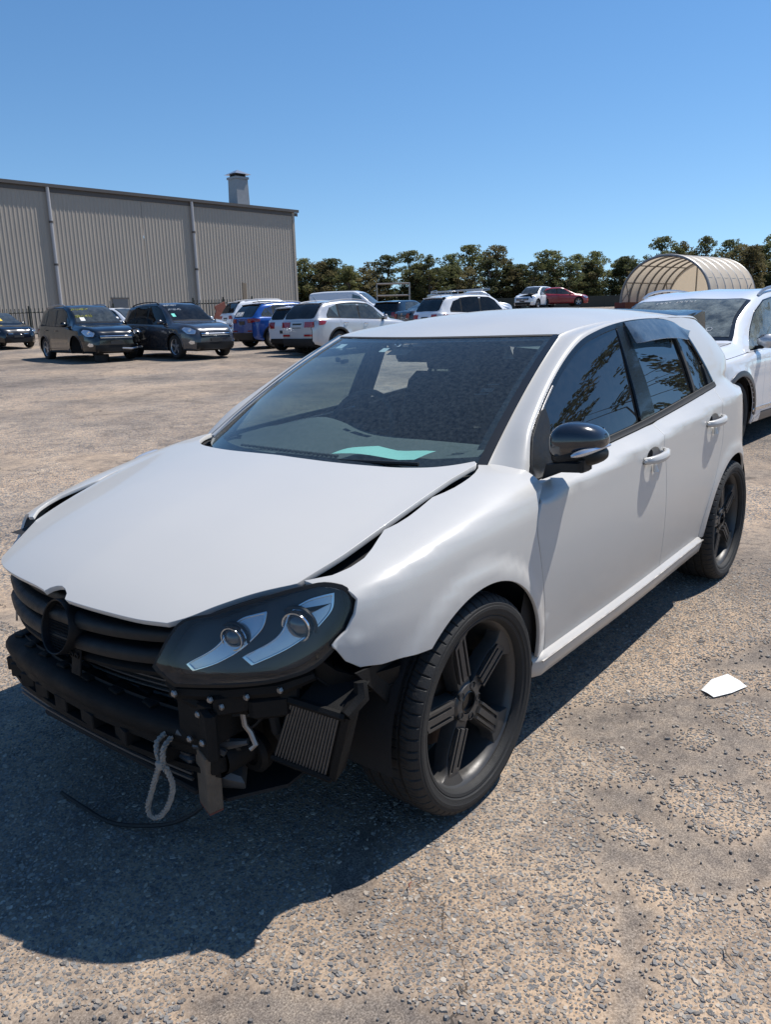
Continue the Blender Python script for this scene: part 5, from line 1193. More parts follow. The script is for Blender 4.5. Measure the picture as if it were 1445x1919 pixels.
# ================================================================ other cars: one builder, many shapes
class Shape:
    """section loft of a whole car body; local x forward (0 = mid wheelbase), y left, z up"""
    def __init__(s, sp):
        s.sp = sp; Ln, W, H = sp['L'], sp['W'], sp['H']
        s.xf = sp['wb']/2+sp['fo']; s.xb = s.xf-Ln; s.xa = sp['wb']/2; s.xr = -sp['wb']/2
        top = sorted(sp['top']); s.top = lambda x: float(pchip([p[0] for p in top], [p[1] for p in top], np.clip(x, top[0][0], top[-1][0])))
        bel = sorted(sp['belt']); s.belt = lambda x: float(np.interp(x, [p[0] for p in bel], [p[1] for p in bel]))
        w2 = W/2
        s.plan = lambda x: float(pchip([s.xb, s.xb+.06, s.xb+.25, s.xb+.7, s.xa-.4, s.xa+.1, s.xf-.45, s.xf-.2, s.xf-.05, s.xf], [w2*.72, w2*.86, w2*.955, w2, w2, w2*.985, w2*.93, w2*.83, w2*.68, w2*.55], x))
        dense = sorted(set(np.round(np.concatenate([np.linspace(s.xb, s.xf, 46), np.linspace(s.xb, s.xb+.3, 8), np.linspace(s.xf-.3, s.xf, 8), [p[0] for p in top if s.xb <= p[0] <= s.xf]]), 4)))
        xs = [dense[0]]
        for x in dense[1:]:
            if x-xs[-1] > .015: xs.append(x)
        s.S = Loft(xs, [s.sec(x) for x in xs], dx=.02, ds=.008, nv=120, bump=s.flare)
        s.y = s.S.Y; s.half = np.array([np.interp(0.0, -r[0], r[2]) if False else r[2][-1] for r in s.S.raw])
    def flare(s, x, z, y):
        o = 0
        for c in (s.xa, s.xr):
            r = np.hypot(x-c, z-s.sp['R']); t = np.clip((s.sp['R']+.17-r)/.09, 0, 1); o = o+.018*t*t*(3-2*t)*(y > .3)
        return o
    def sec(s, x):
        sp = s.sp; w = s.plan(x); zt = s.top(x); zb = min(s.belt(x), zt-.03); g = sp.get('gc', .20)
        k = np.clip((zt-zb-.05)/.35, 0, 1); k = k*k*(3-2*k)
        wu = (w-.13)*(1-k)+(min(w-.03, sp['W']/2-sp.get('tumble', .24)))*k; e = .02+.05*k
        g = g+max(0, (s.xb+.25-x)/.25)*.10+max(0, (x-s.xf+.25)/.25)*.06
        zm = g+.30*(zb-g)
        a = (w-.065, zb); b = (wu, zt-e)
        return [(w-.10, g), (w-.025, g+.06), (w-.004, zm), (w, g+.62*(zb-g)), (w-.006, zb-.12), (w-.028, zb-.035), a, (a[0]*.64+b[0]*.36, a[1]*.64+b[1]*.36), (a[0]*.3+b[0]*.7, a[1]*.3+b[1]*.7), b, (wu-.11, zt-e*.30), (wu*.5, zt-.008*(1+k)), (0.0, zt)]
    def top_pt(s, x, y, off=0):
        u = np.clip((x-s.S.X[0])/s.S.dx, 0, len(s.S.X)-1.001); i = int(u); a = u-i; q = []
        for k in (i, i+1):
            yy, zz, aa = s.S.raw[k]; j = len(yy)//2; q.append(np.interp(-abs(y), -yy[j:], aa[j:]))
        P, Nn = s.S.ev([(x, q[0]*(1-a)+q[1]*a)]); P = P[0]+Nn[0]*off
        return (P[0], P[1]*(1 if y >= 0 else -1), P[2])
    def side_pt(s, x, z, off=0, sgn=1):
        P, Nn = s.S.ev(s.S.from_xz([(x, z)])); P = P[0]+Nn[0]*off; return (P[0], P[1]*sgn, P[2])
    def end_x(s, y, z, sgn):
        """outermost x at which the body is wide and tall enough to hold (y, z)"""
        rng = range(len(s.S.X)-1, -1, -1) if sgn > 0 else range(len(s.S.X))
        for i in rng:
            yy, zz, aa = s.S.raw[i]
            if zz[0]-.02 <= z <= zz[-1] and np.interp(z, zz, yy) >= abs(y): return s.S.X[i]
        return s.xf if sgn > 0 else s.xb
    def upper(s, x): return s.top(x)-.02-.05*min(1, max(0, (s.top(x)-s.belt(x)-.05)/.35))
WHEELCACHE = {}
def simple_wheel(par, x, y, R, style, mat):
    o = empty('wheel', (x, y, R), 0 if y > 0 else math.pi); o.parent = par; key = (R, style, mat)
    if key not in WHEELCACHE:
        t = MB(); w = .115; r0 = R*.66; t.lathe([(r0-.01, -w*.8), (R*.9, -w), (R*.985, -w*.8), (R, -w*.4), (R, w*.4), (R*.985, w*.8), (R*.9, w), (r0+.012, w*.96), (r0, w*.82)], 40, 'y')
        b = MB(); b.lathe([(r0, -.07), (r0*.99, .06), (r0+.004, w*.9), (r0*.95, w*.8), (r0*.93, .045)], 40, 'y'); b.lathe([(R*.19, .02), (R*.18, w*.62), (R*.10, w*.66), (.0005, w*.62)], 20, 'y')
        n = {'five': 5, 'ten': 10, 'multi': 7}[style]
        for i in range(n):
            a = 2*math.pi*i/n+.3; er = Vector((math.cos(a), 0, math.sin(a))); et = Vector((-math.sin(a), 0, math.cos(a))); hw = {'five': .034, 'ten': .014, 'multi': .022}[style]
            P = [[er*r+et*(q*hw*(1.25-.35*r/r0))+Vector((0, yy-(.03 if abs(q) > 1 else 0), 0)) for q in (-1.05, -.9, .9, 1.05)] for r, yy in ((R*.15, w*.6), (r0*.6, w*.52), (r0*.97, w*.72))]
            b.grid([[tuple(p) for p in row] for row in P])
        d = MB(); d.lathe([(r0*.98, -.03), (.0005, -.03)], 24, 'y')  # plain black disc closing the wheel behind the spokes
        WHEELCACHE[key] = (t.build('tyre', 'tyre', o), b.build('rim', mat, o), d.build('spoke_backing_disc', 'under', o))
    else:
        for q in WHEELCACHE[key]:
            c = q.copy(); COL.objects.link(c); c.parent = o
    return o
def squiggle(t, sh, x0, x1, y0, y1, lines, mat, name='windscreen_writing', seed=1, r=.006):
    """hand lettering scrawled on the glass: separate up-and-down strokes, line by line"""
    rn = random.Random(seed); b = MB()
    for li in range(lines):
        x = x0+(x1-x0)*li/max(1, lines-1) if lines > 1 else x0; y = y0; hx = (x1-x0)/max(1, lines)*.6 if lines > 1 else .10
        while abs(y-y0) < abs(y1-y0):
            d = (1 if y1 > y0 else -1)*rn.uniform(.035, .055); k = rn.choice([((0, 0), (1, .2), (0, 1)), ((0, 0), (1, 0), (.5, 1)), ((0, 0), (1, .5), (0, 1), (.4, .8)), ((1, 0), (0, .1), (0, 1), (1, .9)), ((.5, 0), (.5, 1))])
            b.tube([sh.top_pt(x+hx*a*1.0, y+d*c, .012) for a, c in k], r, 4); y += d*1.35
    o = b.build(name, mat, t); o['kind'] = 'stuff'; return o
def build_car(name, sp, loc, heading, label, cat='car', group=None):
    sh = Shape(sp); t = empty(name, loc, heading, label, cat, group); P = sp['paint']; S = sh.S; R = sp['R']; res = sp.get('res', .14); st = sp.get('step', .07)
    gl = sp.get('glass', 'bgglass'); AR = R+.055; clad = sp.get('clad')
    # sides split into panels, arches cut out
    def bz(x): return sh.belt(x)-.006
    xA, xB, xC = sp['doors']     # front door leading edge, pillar between, rear door trailing edge
    g0 = sp.get('gc', .20)+.05
    arcf = [(sh.xa+AR*math.cos(a), R+AR*math.sin(a)) for a in np.linspace(-.15, math.pi+.15, 26)]
    arcr = [(sh.xr+AR*math.cos(a), R+AR*math.sin(a)) for a in np.linspace(-.15, math.pi+.15, 26)]
    zlo = arcf[0][1]
    beltpts = lambda a, b, n=36: [(x, min(bz(x), sh.top(x)-.035)) for x in np.linspace(a, b, n)]
    sill = g0+.10
    panels = {'front_wing': [(sh.xf-.003, .50), (sh.xf-.003, g0+.12), (sh.xf-.06, g0)]+[(arcf[0][0], g0)]+arcf+[(arcf[-1][0], g0), (xA, g0)]+beltpts(xA, sh.xf-.003),
              'front_door': [(xA, sill), (xB, sill)]+beltpts(xB, xA), 'rear_door': [(xB, sill), (max(xC, arcr[0][0]+.02) if arcr[0][0] > xC else xC, sill)]+[p for p in arcr if p[0] > xC and p[1] > sill][::1]+beltpts(xC, xB),
              'rear_quarter': [p for p in arcr if p[0] <= xC+.001 or True]+[(arcr[-1][0], g0), (sh.xb+.06, g0+.06), (sh.xb+.003, .55)]+beltpts(sh.xb+.003, xC)}
    rq = [p for p in arcr if p[0] < xC]; 
    cut = [p for p in arcr if p[0] >= xC and p[1] > sill]
    panels['rear_quarter'] = ([(xC, max(sill, rq[0][1]))] if rq and rq[0][1] > 0 else [])+rq+[(arcr[-1][0], g0+.02), (sh.xb+.05, g0+.06), (sh.xb+.003, g0+.16)]+beltpts(sh.xb+.003, xC)
    if cut: panels['rear_door'] = [(xB, sill), (cut[0][0]+.0, sill)]+cut+beltpts(xC, xB)
    else: panels['rear_door'] = [(xB, sill), (xC, sill)]+beltpts(xC, xB)
    panels['sill'] = [(arcf[-1][0]-.0, g0), (arcr[0][0], g0), (arcr[0][0], sill-.004), (xA, sill-.004)] if xA <= arcf[-1][0] else [(arcf[-1][0], g0), (arcr[0][0], g0), (arcr[0][0], sill-.004), (arcf[-1][0], sill-.004)]
    made = {}
    for sg in (1, -1):
        for pn, poly in panels.items():
            m = P if pn != 'sill' or not clad else clad
            made[(pn, sg)] = trim(pn, S, S.from_xz(poly), m, t, res=res, step=st, flange=.02, mirror=sg < 0, shrink=.0035)
        for xw in ((sh.xa, arcf), (sh.xr, arcr)):      # arch lip / cladding, then the dark housing
            w_ = .055 if clad else .022; mid = xw[0]
            ring = [(mid+(AR+.003)*math.cos(a), R+(AR+.003)*math.sin(a)) for a in np.linspace(.0, math.pi, 22)]+[(mid+(AR+w_)*math.cos(a), R+(AR+w_)*math.sin(a)) for a in np.linspace(math.pi, 0, 22)]
            trim('arch_lip', S, S.from_xz(ring), clad or P, t, res=.2, step=.1, off=.008, mirror=sg < 0, flange=.02)
            b = MB(); yo = (sh.plan(mid)-.03)*sg; b.lathe([(AR+.02, yo), (AR+.02, yo-.40*sg), (.02, yo-.40*sg)], 20, 'y', (mid, 0, R), -.3, math.pi+.3); b.build('wheel_housing', 'under', t, sharp=180)
    # upper body in one skin: belt up and over
    rows = []; iC = len(S.X)
    for i in range(0, iC, 2 if sp.get('coarse', True) else 1):
        yy, zz, aa = S.raw[i]; x = S.X[i]; zb = min(sh.belt(x), sh.top(x)-.035); j = int(np.argmin(np.abs(zz[:len(zz)*3//4]-zb)))
        qs = np.linspace(aa[j]-.004, aa[-1], 17); row = [(x, np.interp(q, aa, yy), np.interp(q, aa, zz)) for q in qs]; rows.append(row+[(a, -b_, c) for a, b_, c in row[-2::-1]])
    ub = MB(); ub.grid(rows); up_o = ub.build('upper_body', P, t, sharp=60)
    # nose and tail faces
    for xe, nm, sgx in ((sh.xf, 'front_bumper', 1), (sh.xb, 'rear_bumper', -1)):
        i = -1 if sgx > 0 else 0; yy, zz, aa = S.raw[i]; b = MB(); pr = [(y, z) for y, z in zip(yy[::8], zz[::8])]+[(yy[-1], zz[-1])]
        rows = [[(S.X[i]+sgx*.02*(1-abs(q)), y*q, z) for y, z in pr] for q in np.linspace(-1, 1, 13)]; b.grid(rows)
        b.build(nm, P, t, sharp=60)
    # floor and dark core
    b = MB(); b.box(((sh.xf+sh.xb)/2, 0, .30), (sp['L']-.35, sp['W']-.62, .18), None, .02); b.box(((sh.xa+sh.xr)/2, 0, .30), (sp['wb']-2*AR-.06, sp['W']-.24, .16), None, .02); b.build('underbody', 'under', t)
    cabx0, cabx1 = sp['cabin']; b = MB(); b.box(((cabx0+cabx1)/2, 0, sh.belt(0)-.10), (abs(cabx1-cabx0), sp['W']-.30, .12), None, .02)
    for x in (cabx1-.95, cabx1-1.75):
        if x > cabx0+.3:
            for y in (.36, -.36): b.box((x, y, sh.belt(0)+.10), (.14, .48, .42), Matrix.Rotation(-.25, 3, 'Y'), .04); b.box((x-.10, y, sh.belt(0)+.37), (.09, .26, .14), None, .03)
    b.box((cabx1-.22, 0, sh.belt(0)-.03), (.40, sp['W']-.34, .12), None, .04); b.build('cabin', 'interior', t, sharp=60)
    # glass
    for sg in (1, -1):
        for k, (poly, m) in enumerate(sp['windows']):
            q = []
            for x, f in poly:
                lo = sh.belt(x)+.022; hi = sh.upper(x)-.035; q.append((x, lo+(hi-lo)*f))
            pn = {0: 'front_door', 1: 'rear_door'}.get(k, 'rear_quarter')
            trim('side_window', S, S.from_xz(q), m or gl, made[(pn, sg)], res=res, step=st, off=.004, mirror=sg < 0, flange=.006)
            cx = sum(a for a, _ in q)/len(q); cz = sum(b_ for _, b_ in q)/len(q)
        if sp.get('frame', 'black'):
            allp = [p for poly, _ in sp['windows'] for p in poly]; xm, xM = min(p[0] for p in allp), max(p[0] for p in allp)
            q = []
            fr0 = sp['windows'][0][0]
            hull = []
            for x in np.linspace(xM, xm, 24):
                hull.append((x, sh.belt(x)+.006))
            up = []
            tops = sorted([(x, f) for poly, _ in sp['windows'] for x, f in poly if f > .02], key=lambda p: p[0])
            for x, f in tops: up.append((x-.0, sh.belt(x)+.022+(sh.upper(x)-.057-sh.belt(x))*f+.016))
            trim('window_surround', S, S.from_xz(hull+up), sp.get('frame', 'black'), t, res=res, step=st, off=.0015, mirror=sg < 0, flange=.004)
    def topgrid(name, xs, wf, off, mat, par, n=15):
        rows = []
        for x in xs:
            yy, zz, aa = S.raw[min(len(S.raw)-1, max(0, int(round((x-S.X[0])/S.dx))))]
            wu = sh.sec(x)[9][0]-.012; rows.append([sh.top_pt(x, wu*wf*q, off) for q in np.linspace(-1, 1, n)])
        return MB().grid(rows).build(name, mat, par, sharp=180)
    x0, x1 = sp['screen']; topgrid('windscreen_border', np.linspace(x0, x1, 14), .955, .004, 'frit', t)
    scr = topgrid('windscreen', np.linspace(x0-.05*(1 if x0 > x1 else -1), x1+.03, 12), .90, .008, gl, t)
    if sp.get('rear_glass'):
        x0, x1 = sp['rear_glass']; topgrid('rear_window_border', np.linspace(x0, x1, 12), .97, .003, 'frit', t); topgrid('rear_window', np.linspace(x0-.015, x1+.012, 10), .90, .006, sp.get('rgl', 'bgtint'), t)
    # bonnet shut line
    bx0, bx1 = sp['bonnet']
    for sg in (1, -1):
        b = MB(); b.tube([sh.top_pt(x, sg*(sh.plan(x)-.19), -.001) for x in np.linspace(bx0, bx1, 10)], .005, 4); b.build('bonnet_gap', 'under', t)
    # lamps, grille, plates
    for nm, poly, m in sp.get('side_lamps', []):
        for sg in (1, -1):
            lm = trim(nm, S, S.from_xz(poly), m, t, res=res, step=st, off=.006, mirror=sg < 0, flange=.01)
            if nm == 'headlamp':
                cx = sum(p[0] for p in poly)/len(poly)+.05; cz = sum(p[1] for p in poly)/len(poly); c = sh.side_pt(cx, cz, .010, sg); b = MB(); b.lathe([(.055, -.01), (.058, .006), (.045, .012), (.02, .004), (.0005, .004)], 16, 'x', c); b.build('lamp_projector', 'lamp_chrome', lm)
    for nm, xo, y0, y1, z0, z1, d, m in sp.get('faces', []):
        sgx = 1 if xo > 0 else -1; b = MB()
        rows = []; zs = np.linspace(z0, z1, max(2, int((z1-z0)/.06)+1))
        for y in np.linspace(y0, y1, 9):
            xs_ = [sh.end_x(y, z, sgx)+sgx*.012 for z in zs]
            rows.append([(xs_[0]-sgx*.04, y, z0)]+[(x_+sgx*d, y, z) for x_, z in zip(xs_, zs)]+[(xs_[-1]-sgx*.04, y, z1)])
        b.grid(rows); b.add(rows[0], [tuple(range(len(rows[0])))]); b.add(rows[-1], [tuple(range(len(rows[0])-1, -1, -1))]); b.build(nm, m, t, sharp=40)
    # wheels
    for x in (sh.xa, sh.xr):
        for sg in (1, -1):
            if (x, sg) in [((sh.xa if a > 0 else sh.xr), b_) for a, b_ in sp.get('no_wheel', [])]: continue
            simple_wheel(t, x, (sh.plan(x)-.125)*sg, R, sp.get('rim', 'five'), sp.get('rimmat', 'alloy'))
    # mirrors, handles, rails
    for sg in (1, -1):
        x = sp['mirror']; p = Vector(sh.side_pt(x, sh.belt(x)+.06, .0, sg)); b = MB(); b.box(p+Vector((.0, .13*sg, .03)), (.11, .20, .14), Matrix.Rotation(.2*sg, 3, 'Z'), .045); mo = b.build('door_mirror', sp.get('mirrormat', P), t, sharp=60)
        b = MB(); b.box(p+Vector((.01, .04*sg, -.03)), (.06, .12, .035), None, .01); b.build('mirror_arm', 'black', mo)
        for x, pn in ((xB+.20, 'front_door'), (xC+.20, 'rear_door')):
            z = sh.belt(x)-.115; b = MB(); b.tube([sh.side_pt(x-.09, z, .006, sg), sh.side_pt(x-.06, z, .035, sg), sh.side_pt(x+.06, z, .035, sg), sh.side_pt(x+.09, z, .006, sg)], .012, 6); b.build('door_handle', sp.get('handlemat', P), made[(pn, sg)])
        if sp.get('rails'):
            a, c = sp['rails']; b = MB(); n = 12; pts = []
            for i in range(n+1):
                x = a+(c-a)*i/n; u = sh.upper(x); yy, zz, aa = S.raw[min(len(S.raw)-1, max(0, int(round((x-S.X[0])/S.dx))))]; y = float(np.interp(u+.03, zz[len(zz)//2:], yy[len(yy)//2:])); q = sh.top_pt(x, y, 0); e = math.sin(math.pi*i/n)**.35; pts.append((q[0], q[1]*sg, q[2]+.004+.045*e))
            b.tube(pts, .017, 6); b.build('roof_rail', sp.get('railmat', 'alloy'), t)
    b = MB(); b.tube([sh.top_pt(sp['roofend']+.12, 0, 0), tuple(np.array(sh.top_pt(sp['roofend']+.05, 0, 0))+[-.05, 0, .13])], .006, 5); b.build('aerial', 'black', t)
    if sp.get('spoiler'):
        x = sp['spoiler']; b = MB(); rows = [[tuple(np.array(sh.top_pt(x+.12, y, .006))), tuple(np.array(sh.top_pt(x+.02, y, .014))), (x-.14, y, sh.top(x)-.005-.03*abs(y)), (x-.13, y, sh.top(x)-.035-.03*abs(y)), (x+.02, y, sh.top(x)-.06)] for y in np.linspace(-.56, .56, 15)]; b.grid(rows); b.build('tailgate_spoiler', sp.get('spmat', P), t, sharp=50)
    return t, sh, scr
def at(px, py, D):
    """a place at camera depth D along the direction photographed at (px, py), dropped on the ground"""
    return None
def head(pos, th, away=False):
    """heading that shows the car turned by th from facing the camera"""
    v = np.array(CAM[:2])-np.array(pos[:2]); v /= np.linalg.norm(v); r = np.array([-v[1], v[0]])  # r points to the viewer's right seen from the car
    f = (-v if away else v)*math.cos(th)+r*math.sin(th); return math.atan2(f[1], f[0])
def suv(**k):
    d = dict(L=4.43, W=1.81, H=1.67, wb=2.60, fo=.90, R=.345, paint='black_paint', res=.16, step=.08,
             top=[(-2.23, .86), (-2.19, 1.02), (-2.12, 1.10), (-2.00, 1.30), (-1.86, 1.50), (-1.70, 1.585), (-1.3, 1.635), (-.6, 1.668), (.0, 1.66), (.25, 1.61), (.55, 1.47), (.98, 1.13), (1.06, 1.07), (1.3, 1.045), (1.7, .99), (1.95, .93), (2.10, .84), (2.17, .72), (2.20, .62)],
             belt=[(-2.2, 1.06), (-1.2, 1.04), (.0, 1.00), (1.0, .97), (1.6, .93), (2.2, .70)], doors=(.62, -.36, -1.22), cabin=(-1.9, 1.0), tumble=.235,
             windows=[([(.86, 0), (.64, .55), (.36, .93), (.10, 1.0), (-.30, 1.0), (-.34, 0)], None), ([(-.40, 0), (-.40, 1), (-.85, 1.0), (-1.17, .97), (-1.20, 0)], None), ([(-1.26, .03), (-1.24, .96), (-1.52, .80), (-1.70, .25), (-1.72, .1)], None)],
             screen=(1.02, .27), rear_glass=(-2.10, -1.76), bonnet=(1.04, 2.05), mirror=.66, roofend=-1.6, rails=(.15, -1.55), spoiler=-1.72,
             side_lamps=[('headlamp', [(2.10, .70), (2.08, .80), (1.92, .88), (1.72, .90), (1.70, .84), (1.90, .72)], 'lamp_sil'), ('tail_lamp', [(-2.06, .86), (-2.04, .99), (-1.95, .995), (-1.80, .97), (-1.84, .90)], 'redlens'), ('fog_lamp', [(2.10, .42), (2.10, .50), (2.0, .52), (1.94, .46), (2.0, .41)], 'lamp_chrome')],
             faces=[('grille', 1, -.50, .50, .60, .76, .012, 'gloss_black'), ('grille_bar', 1, -.48, .48, .655, .675, .022, 'chrome'), ('grille_bar', 1, -.48, .48, .705, .725, .022, 'chrome'), ('lower_intake', 1, -.62, .62, .27, .46, .010, 'black'), ('number_plate', 1, -.19, .19, .48, .57, .024, 'plate'),
                    ('tail_lamp', -1, -.66, -.40, .86, 1.0, .016, 'redlens'), ('tail_lamp', -1, .40, .66, .86, 1.0, .016, 'redlens'), ('number_plate', -1, -.19, .19, .80, .92, .014, 'plate'), ('bumper_guard', -1, -.66, .66, .28, .52, .03, 'black'), ('reflector', -1, -.62, -.38, .56, .60, .022, 'redlens'), ('reflector', -1, .38, .62, .56, .60, .022, 'redlens')])
    d.update(k); return d
def hatch(**k):
    d = suv(L=4.05, W=1.75, H=1.46, wb=2.55, fo=.82, R=.315, gc=.18,
            top=[(-1.96, .80), (-1.93, .92), (-1.86, 1.02), (-1.74, 1.22), (-1.60, 1.38), (-1.4, 1.42), (-.9, 1.45), (-.2, 1.46), (.1, 1.42), (.42, 1.28), (.90, .99), (1.0, .945), (1.3, .91), (1.7, .84), (1.95, .76), (2.05, .64), (2.09, .55)],
            belt=[(-1.95, .97), (-1.0, .94), (0, .90), (1.0, .87), (1.5, .83), (2.09, .62)], doors=(.60, -.36, -1.16), cabin=(-1.6, .95),
            windows=[([(.80, 0), (.55, .55), (.28, .92), (.05, 1.0), (-.30, 1.0), (-.33, 0)], None), ([(-.39, 0), (-.39, 1), (-.85, 1.0), (-1.10, .92), (-1.30, .1), (-1.2, 0)], None)],
            screen=(.96, .12), rear_glass=(-1.86, -1.62), bonnet=(.98, 1.9), mirror=.60, roofend=-1.4, rails=None, spoiler=-1.58,
            side_lamps=[('headlamp', [(1.98, .58), (1.97, .68), (1.80, .76), (1.55, .79), (1.60, .70), (1.80, .60)], 'lamp_sil'), ('tail_lamp', [(-1.83, .72), (-1.81, .89), (-1.74, .91), (-1.62, .89), (-1.66, .76)], 'redlens')],
            faces=[('grille', 1, -.42, .42, .50, .62, .012, 'gloss_black'), ('grille_bar', 1, -.40, .40, .555, .570, .02, 'chrome'), ('lower_intake', 1, -.55, .55, .24, .40, .01, 'black'), ('number_plate', 1, -.19, .19, .42, .50, .022, 'plate'), ('tail_lamp', -1, -.62, -.42, .72, .92, .016, 'redlens'), ('tail_lamp', -1, .42, .62, .72, .92, .016, 'redlens'), ('number_plate', -1, -.19, .19, .56, .66, .014, 'plate'), ('bumper_guard', -1, -.58, .58, .26, .40, .02, 'black'), ('badge', -1, -.04, .04, .86, .94, .014, 'chrome')])
    d.update(k); return d
def sedan(**k):
    d = hatch(L=4.58, W=1.79, H=1.45, wb=2.70, fo=.88, R=.325,
              top=[(-2.34, .80), (-2.31, .96), (-2.24, 1.03), (-1.95, 1.06), (-1.75, 1.09), (-1.35, 1.28), (-1.05, 1.38), (-.6, 1.435), (-.1, 1.445), (.15, 1.41), (.5, 1.27), (1.02, .99), (1.1, .955), (1.4, .92), (1.8, .85), (2.08, .76), (2.18, .64), (2.23, .55)],
              belt=[(-2.3, .98), (-1.0, .95), (0, .90), (1.0, .87), (1.6, .82), (2.23, .62)], doors=(.66, -.36, -1.22), cabin=(-1.6, 1.05),
              windows=[([(.88, 0), (.60, .55), (.32, .92), (.05, 1.0), (-.30, 1.0), (-.33, 0)], None), ([(-.39, 0), (-.39, 1), (-.80, 1.0), (-1.12, .85), (-1.40, .15), (-1.35, 0)], None)],
              screen=(1.06, .16), rear_glass=(-1.78, -1.12), bonnet=(1.08, 2.0), mirror=.68, roofend=-1.0, spoiler=None,
              side_lamps=[('headlamp', [(2.10, .58), (2.09, .67), (1.92, .75), (1.66, .78), (1.72, .70), (1.92, .60)], 'lamp_sil'), ('tail_lamp', [(-2.18, .78), (-2.16, .91), (-2.05, .93), (-1.90, .91), (-1.95, .82)], 'redlens')])
    d.update(k); return d
def gl_(x, y): return float(gz(np.array(x), np.array(y)))
def loc3(p): return (p[0], p[1], gl_(*p))
PK = 'cars parked across the yard'
# black damaged 4x4
p = (-11.92, -21.06); black, bsh, bscr = build_car('parked_suv', suv(no_wheel=[(1, -1)], rim='five', rails=(.15, -1.55)), loc3(p), head(p, math.radians(21)), 'black four-wheel-drive with a crushed front corner and yellow writing on its windscreen', 'car', PK)
squiggle(black, bsh, .80, .50, -.60, -.12, 2, 'yellow', seed=4, r=.0065)
b = MB(); b.grid([[bsh.top_pt(x, y, .010) for y in (-.50, -.36)] for x in (.92, .80)]); b.build('windscreen_sticker', 'whitepaper', black)
b = MB(); b.prism([(1.75, .92), (2.05, .90), (2.20, .80), (2.12, .66), (1.9, .72)], -.02, .03, (Vector((0, .55, 0)), Vector((1, .10, 0)), Vector((0, 0, 1)), Vector((0, 1, 0)))); b.build('crumpled_bonnet_edge', 'black_paint', black)
b = MB(); rn = random.Random(3)
for k in range(16):
    c = (2.05+rn.uniform(-.12, .18), .62+rn.uniform(-.18, .22), .55+rn.uniform(-.22, .28)); b.box(c, (rn.uniform(.06, .2), rn.uniform(.05, .18), rn.uniform(.04, .16)), Matrix.Rotation(rn.uniform(-1, 1), 3, 'X') @ Matrix.Rotation(rn.uniform(-1, 1), 3, 'Z'), .012)
b.build('crushed_corner', 'dusty_black', black, sharp=40)['kind'] = 'stuff'
b = MB(); b.tube([(2.20, .15, .35), (2.24, .40, .33), (2.18, .68, .37), (2.02, .85, .36)], .03, 8); b.build('bent_bumper_strip', 'alloy', black)
b = MB(); b.lathe([(.20, -.12), (.21, -.10), (.21, .10), (.20, .12), (.0005, .12)], 20, 'z', (-11.45+.1, -19.45, gl_(-11.4, -19.4)+.11)); tag(b.build('tyre_stack', 'rubber', None), 'old rubber disc block under the crushed front of the black four-wheel-drive', 'block')
# charcoal 4x4
p = (-13.76, -18.92); grey, gsh, _ = build_car('parked_suv', suv(paint='grey_paint', rim='five', railmat='black', glass='bgtint'), loc3(p), head(p, math.radians(30)), 'charcoal four-wheel-drive with chrome grille and white writing on its windscreen', 'car', PK)
squiggle(grey, gsh, .62, .38, -.60, -.18, 2, 'whitepen', seed=9, r=.0065); b = MB(); b.grid([[gsh.top_pt(x, y, .010) for y in (-.60, -.49)] for x in (.86, .74)]); b.build('round_sticker', 'teal', grey)
p = (-13.83, -31.34); mz, msh, _ = build_car('parked_sedan', sedan(paint='black_paint'), loc3(p), head(p, math.radians(22)), 'black sedan at the edge of the yard with a yellow sticker on its windscreen', 'car', PK)
b = MB(); b.grid([[msh.top_pt(x, y, .010) for y in (-.36, .02)] for x in (.86, .70)]); b.build('yellow_sticker', 'orange', mz); b = MB(); b.grid([[msh.top_pt(x, y, .010) for y in (-.62, -.48)] for x in (.92, .74)]); b.build('paper_notice', 'whitepaper', mz)
p = (-19.59, -30.75); build_car('parked_hatchback', hatch(paint='white_suv'), loc3(p), head(p, math.radians(40)), 'white hatchback mostly hidden between the black and the charcoal four-wheel-drives', 'car', PK)
p = (-19.42, -26.02); build_car('parked_sedan', sedan(paint='paleblue'), loc3(p), head(p, math.radians(35)), 'pale silver sedan showing its bonnet behind the charcoal four-wheel-drive', 'car', PK)
p = (-19.0, -19.14); blue, blsh, _ = build_car('parked_suv', suv(L=4.23, W=1.82, H=1.57, paint='blue_paint', clad='black', rim='five', rails=(.1, -1.5), railmat='alloy', rgl='bgtint', spmat='black',
    top=[(-2.06, .86), (-2.04, 1.0), (-1.98, 1.07), (-1.82, 1.30), (-1.66, 1.46), (-1.45, 1.52), (-.9, 1.555), (-.3, 1.57), (.05, 1.55), (.3, 1.49), (.55, 1.38), (.98, 1.08), (1.06, 1.03), (1.3, 1.0), (1.7, .95), (1.95, .89), (2.08, .78), (2.15, .62)], rear_glass=(-1.98, -1.60), roofend=-1.4, spoiler=-1.55), loc3(p), head(p, math.radians(57), True), 'bright blue crossover seen from behind with a pale roof rail', 'car', PK)
squiggle(blue, blsh, -1.97, -1.80, .55, .1, 1, 'whitepen', 'rear_writing', 6, .008)
p = (-22.52, -23.82); build_car('parked_suv', suv(paint='white_suv', H=1.75), loc3(p), head(p, math.radians(65), True), 'white car whose roof shows just above the blue crossover', 'car', PK)
p = (-18.14, -16.77); build_car('parked_hatchback', hatch(paint='white_suv', rim='ten'), loc3(p), head(p, math.radians(38), True), 'small white hatchback squeezed between the blue crossover and the silver four-wheel-drive', 'car', PK)
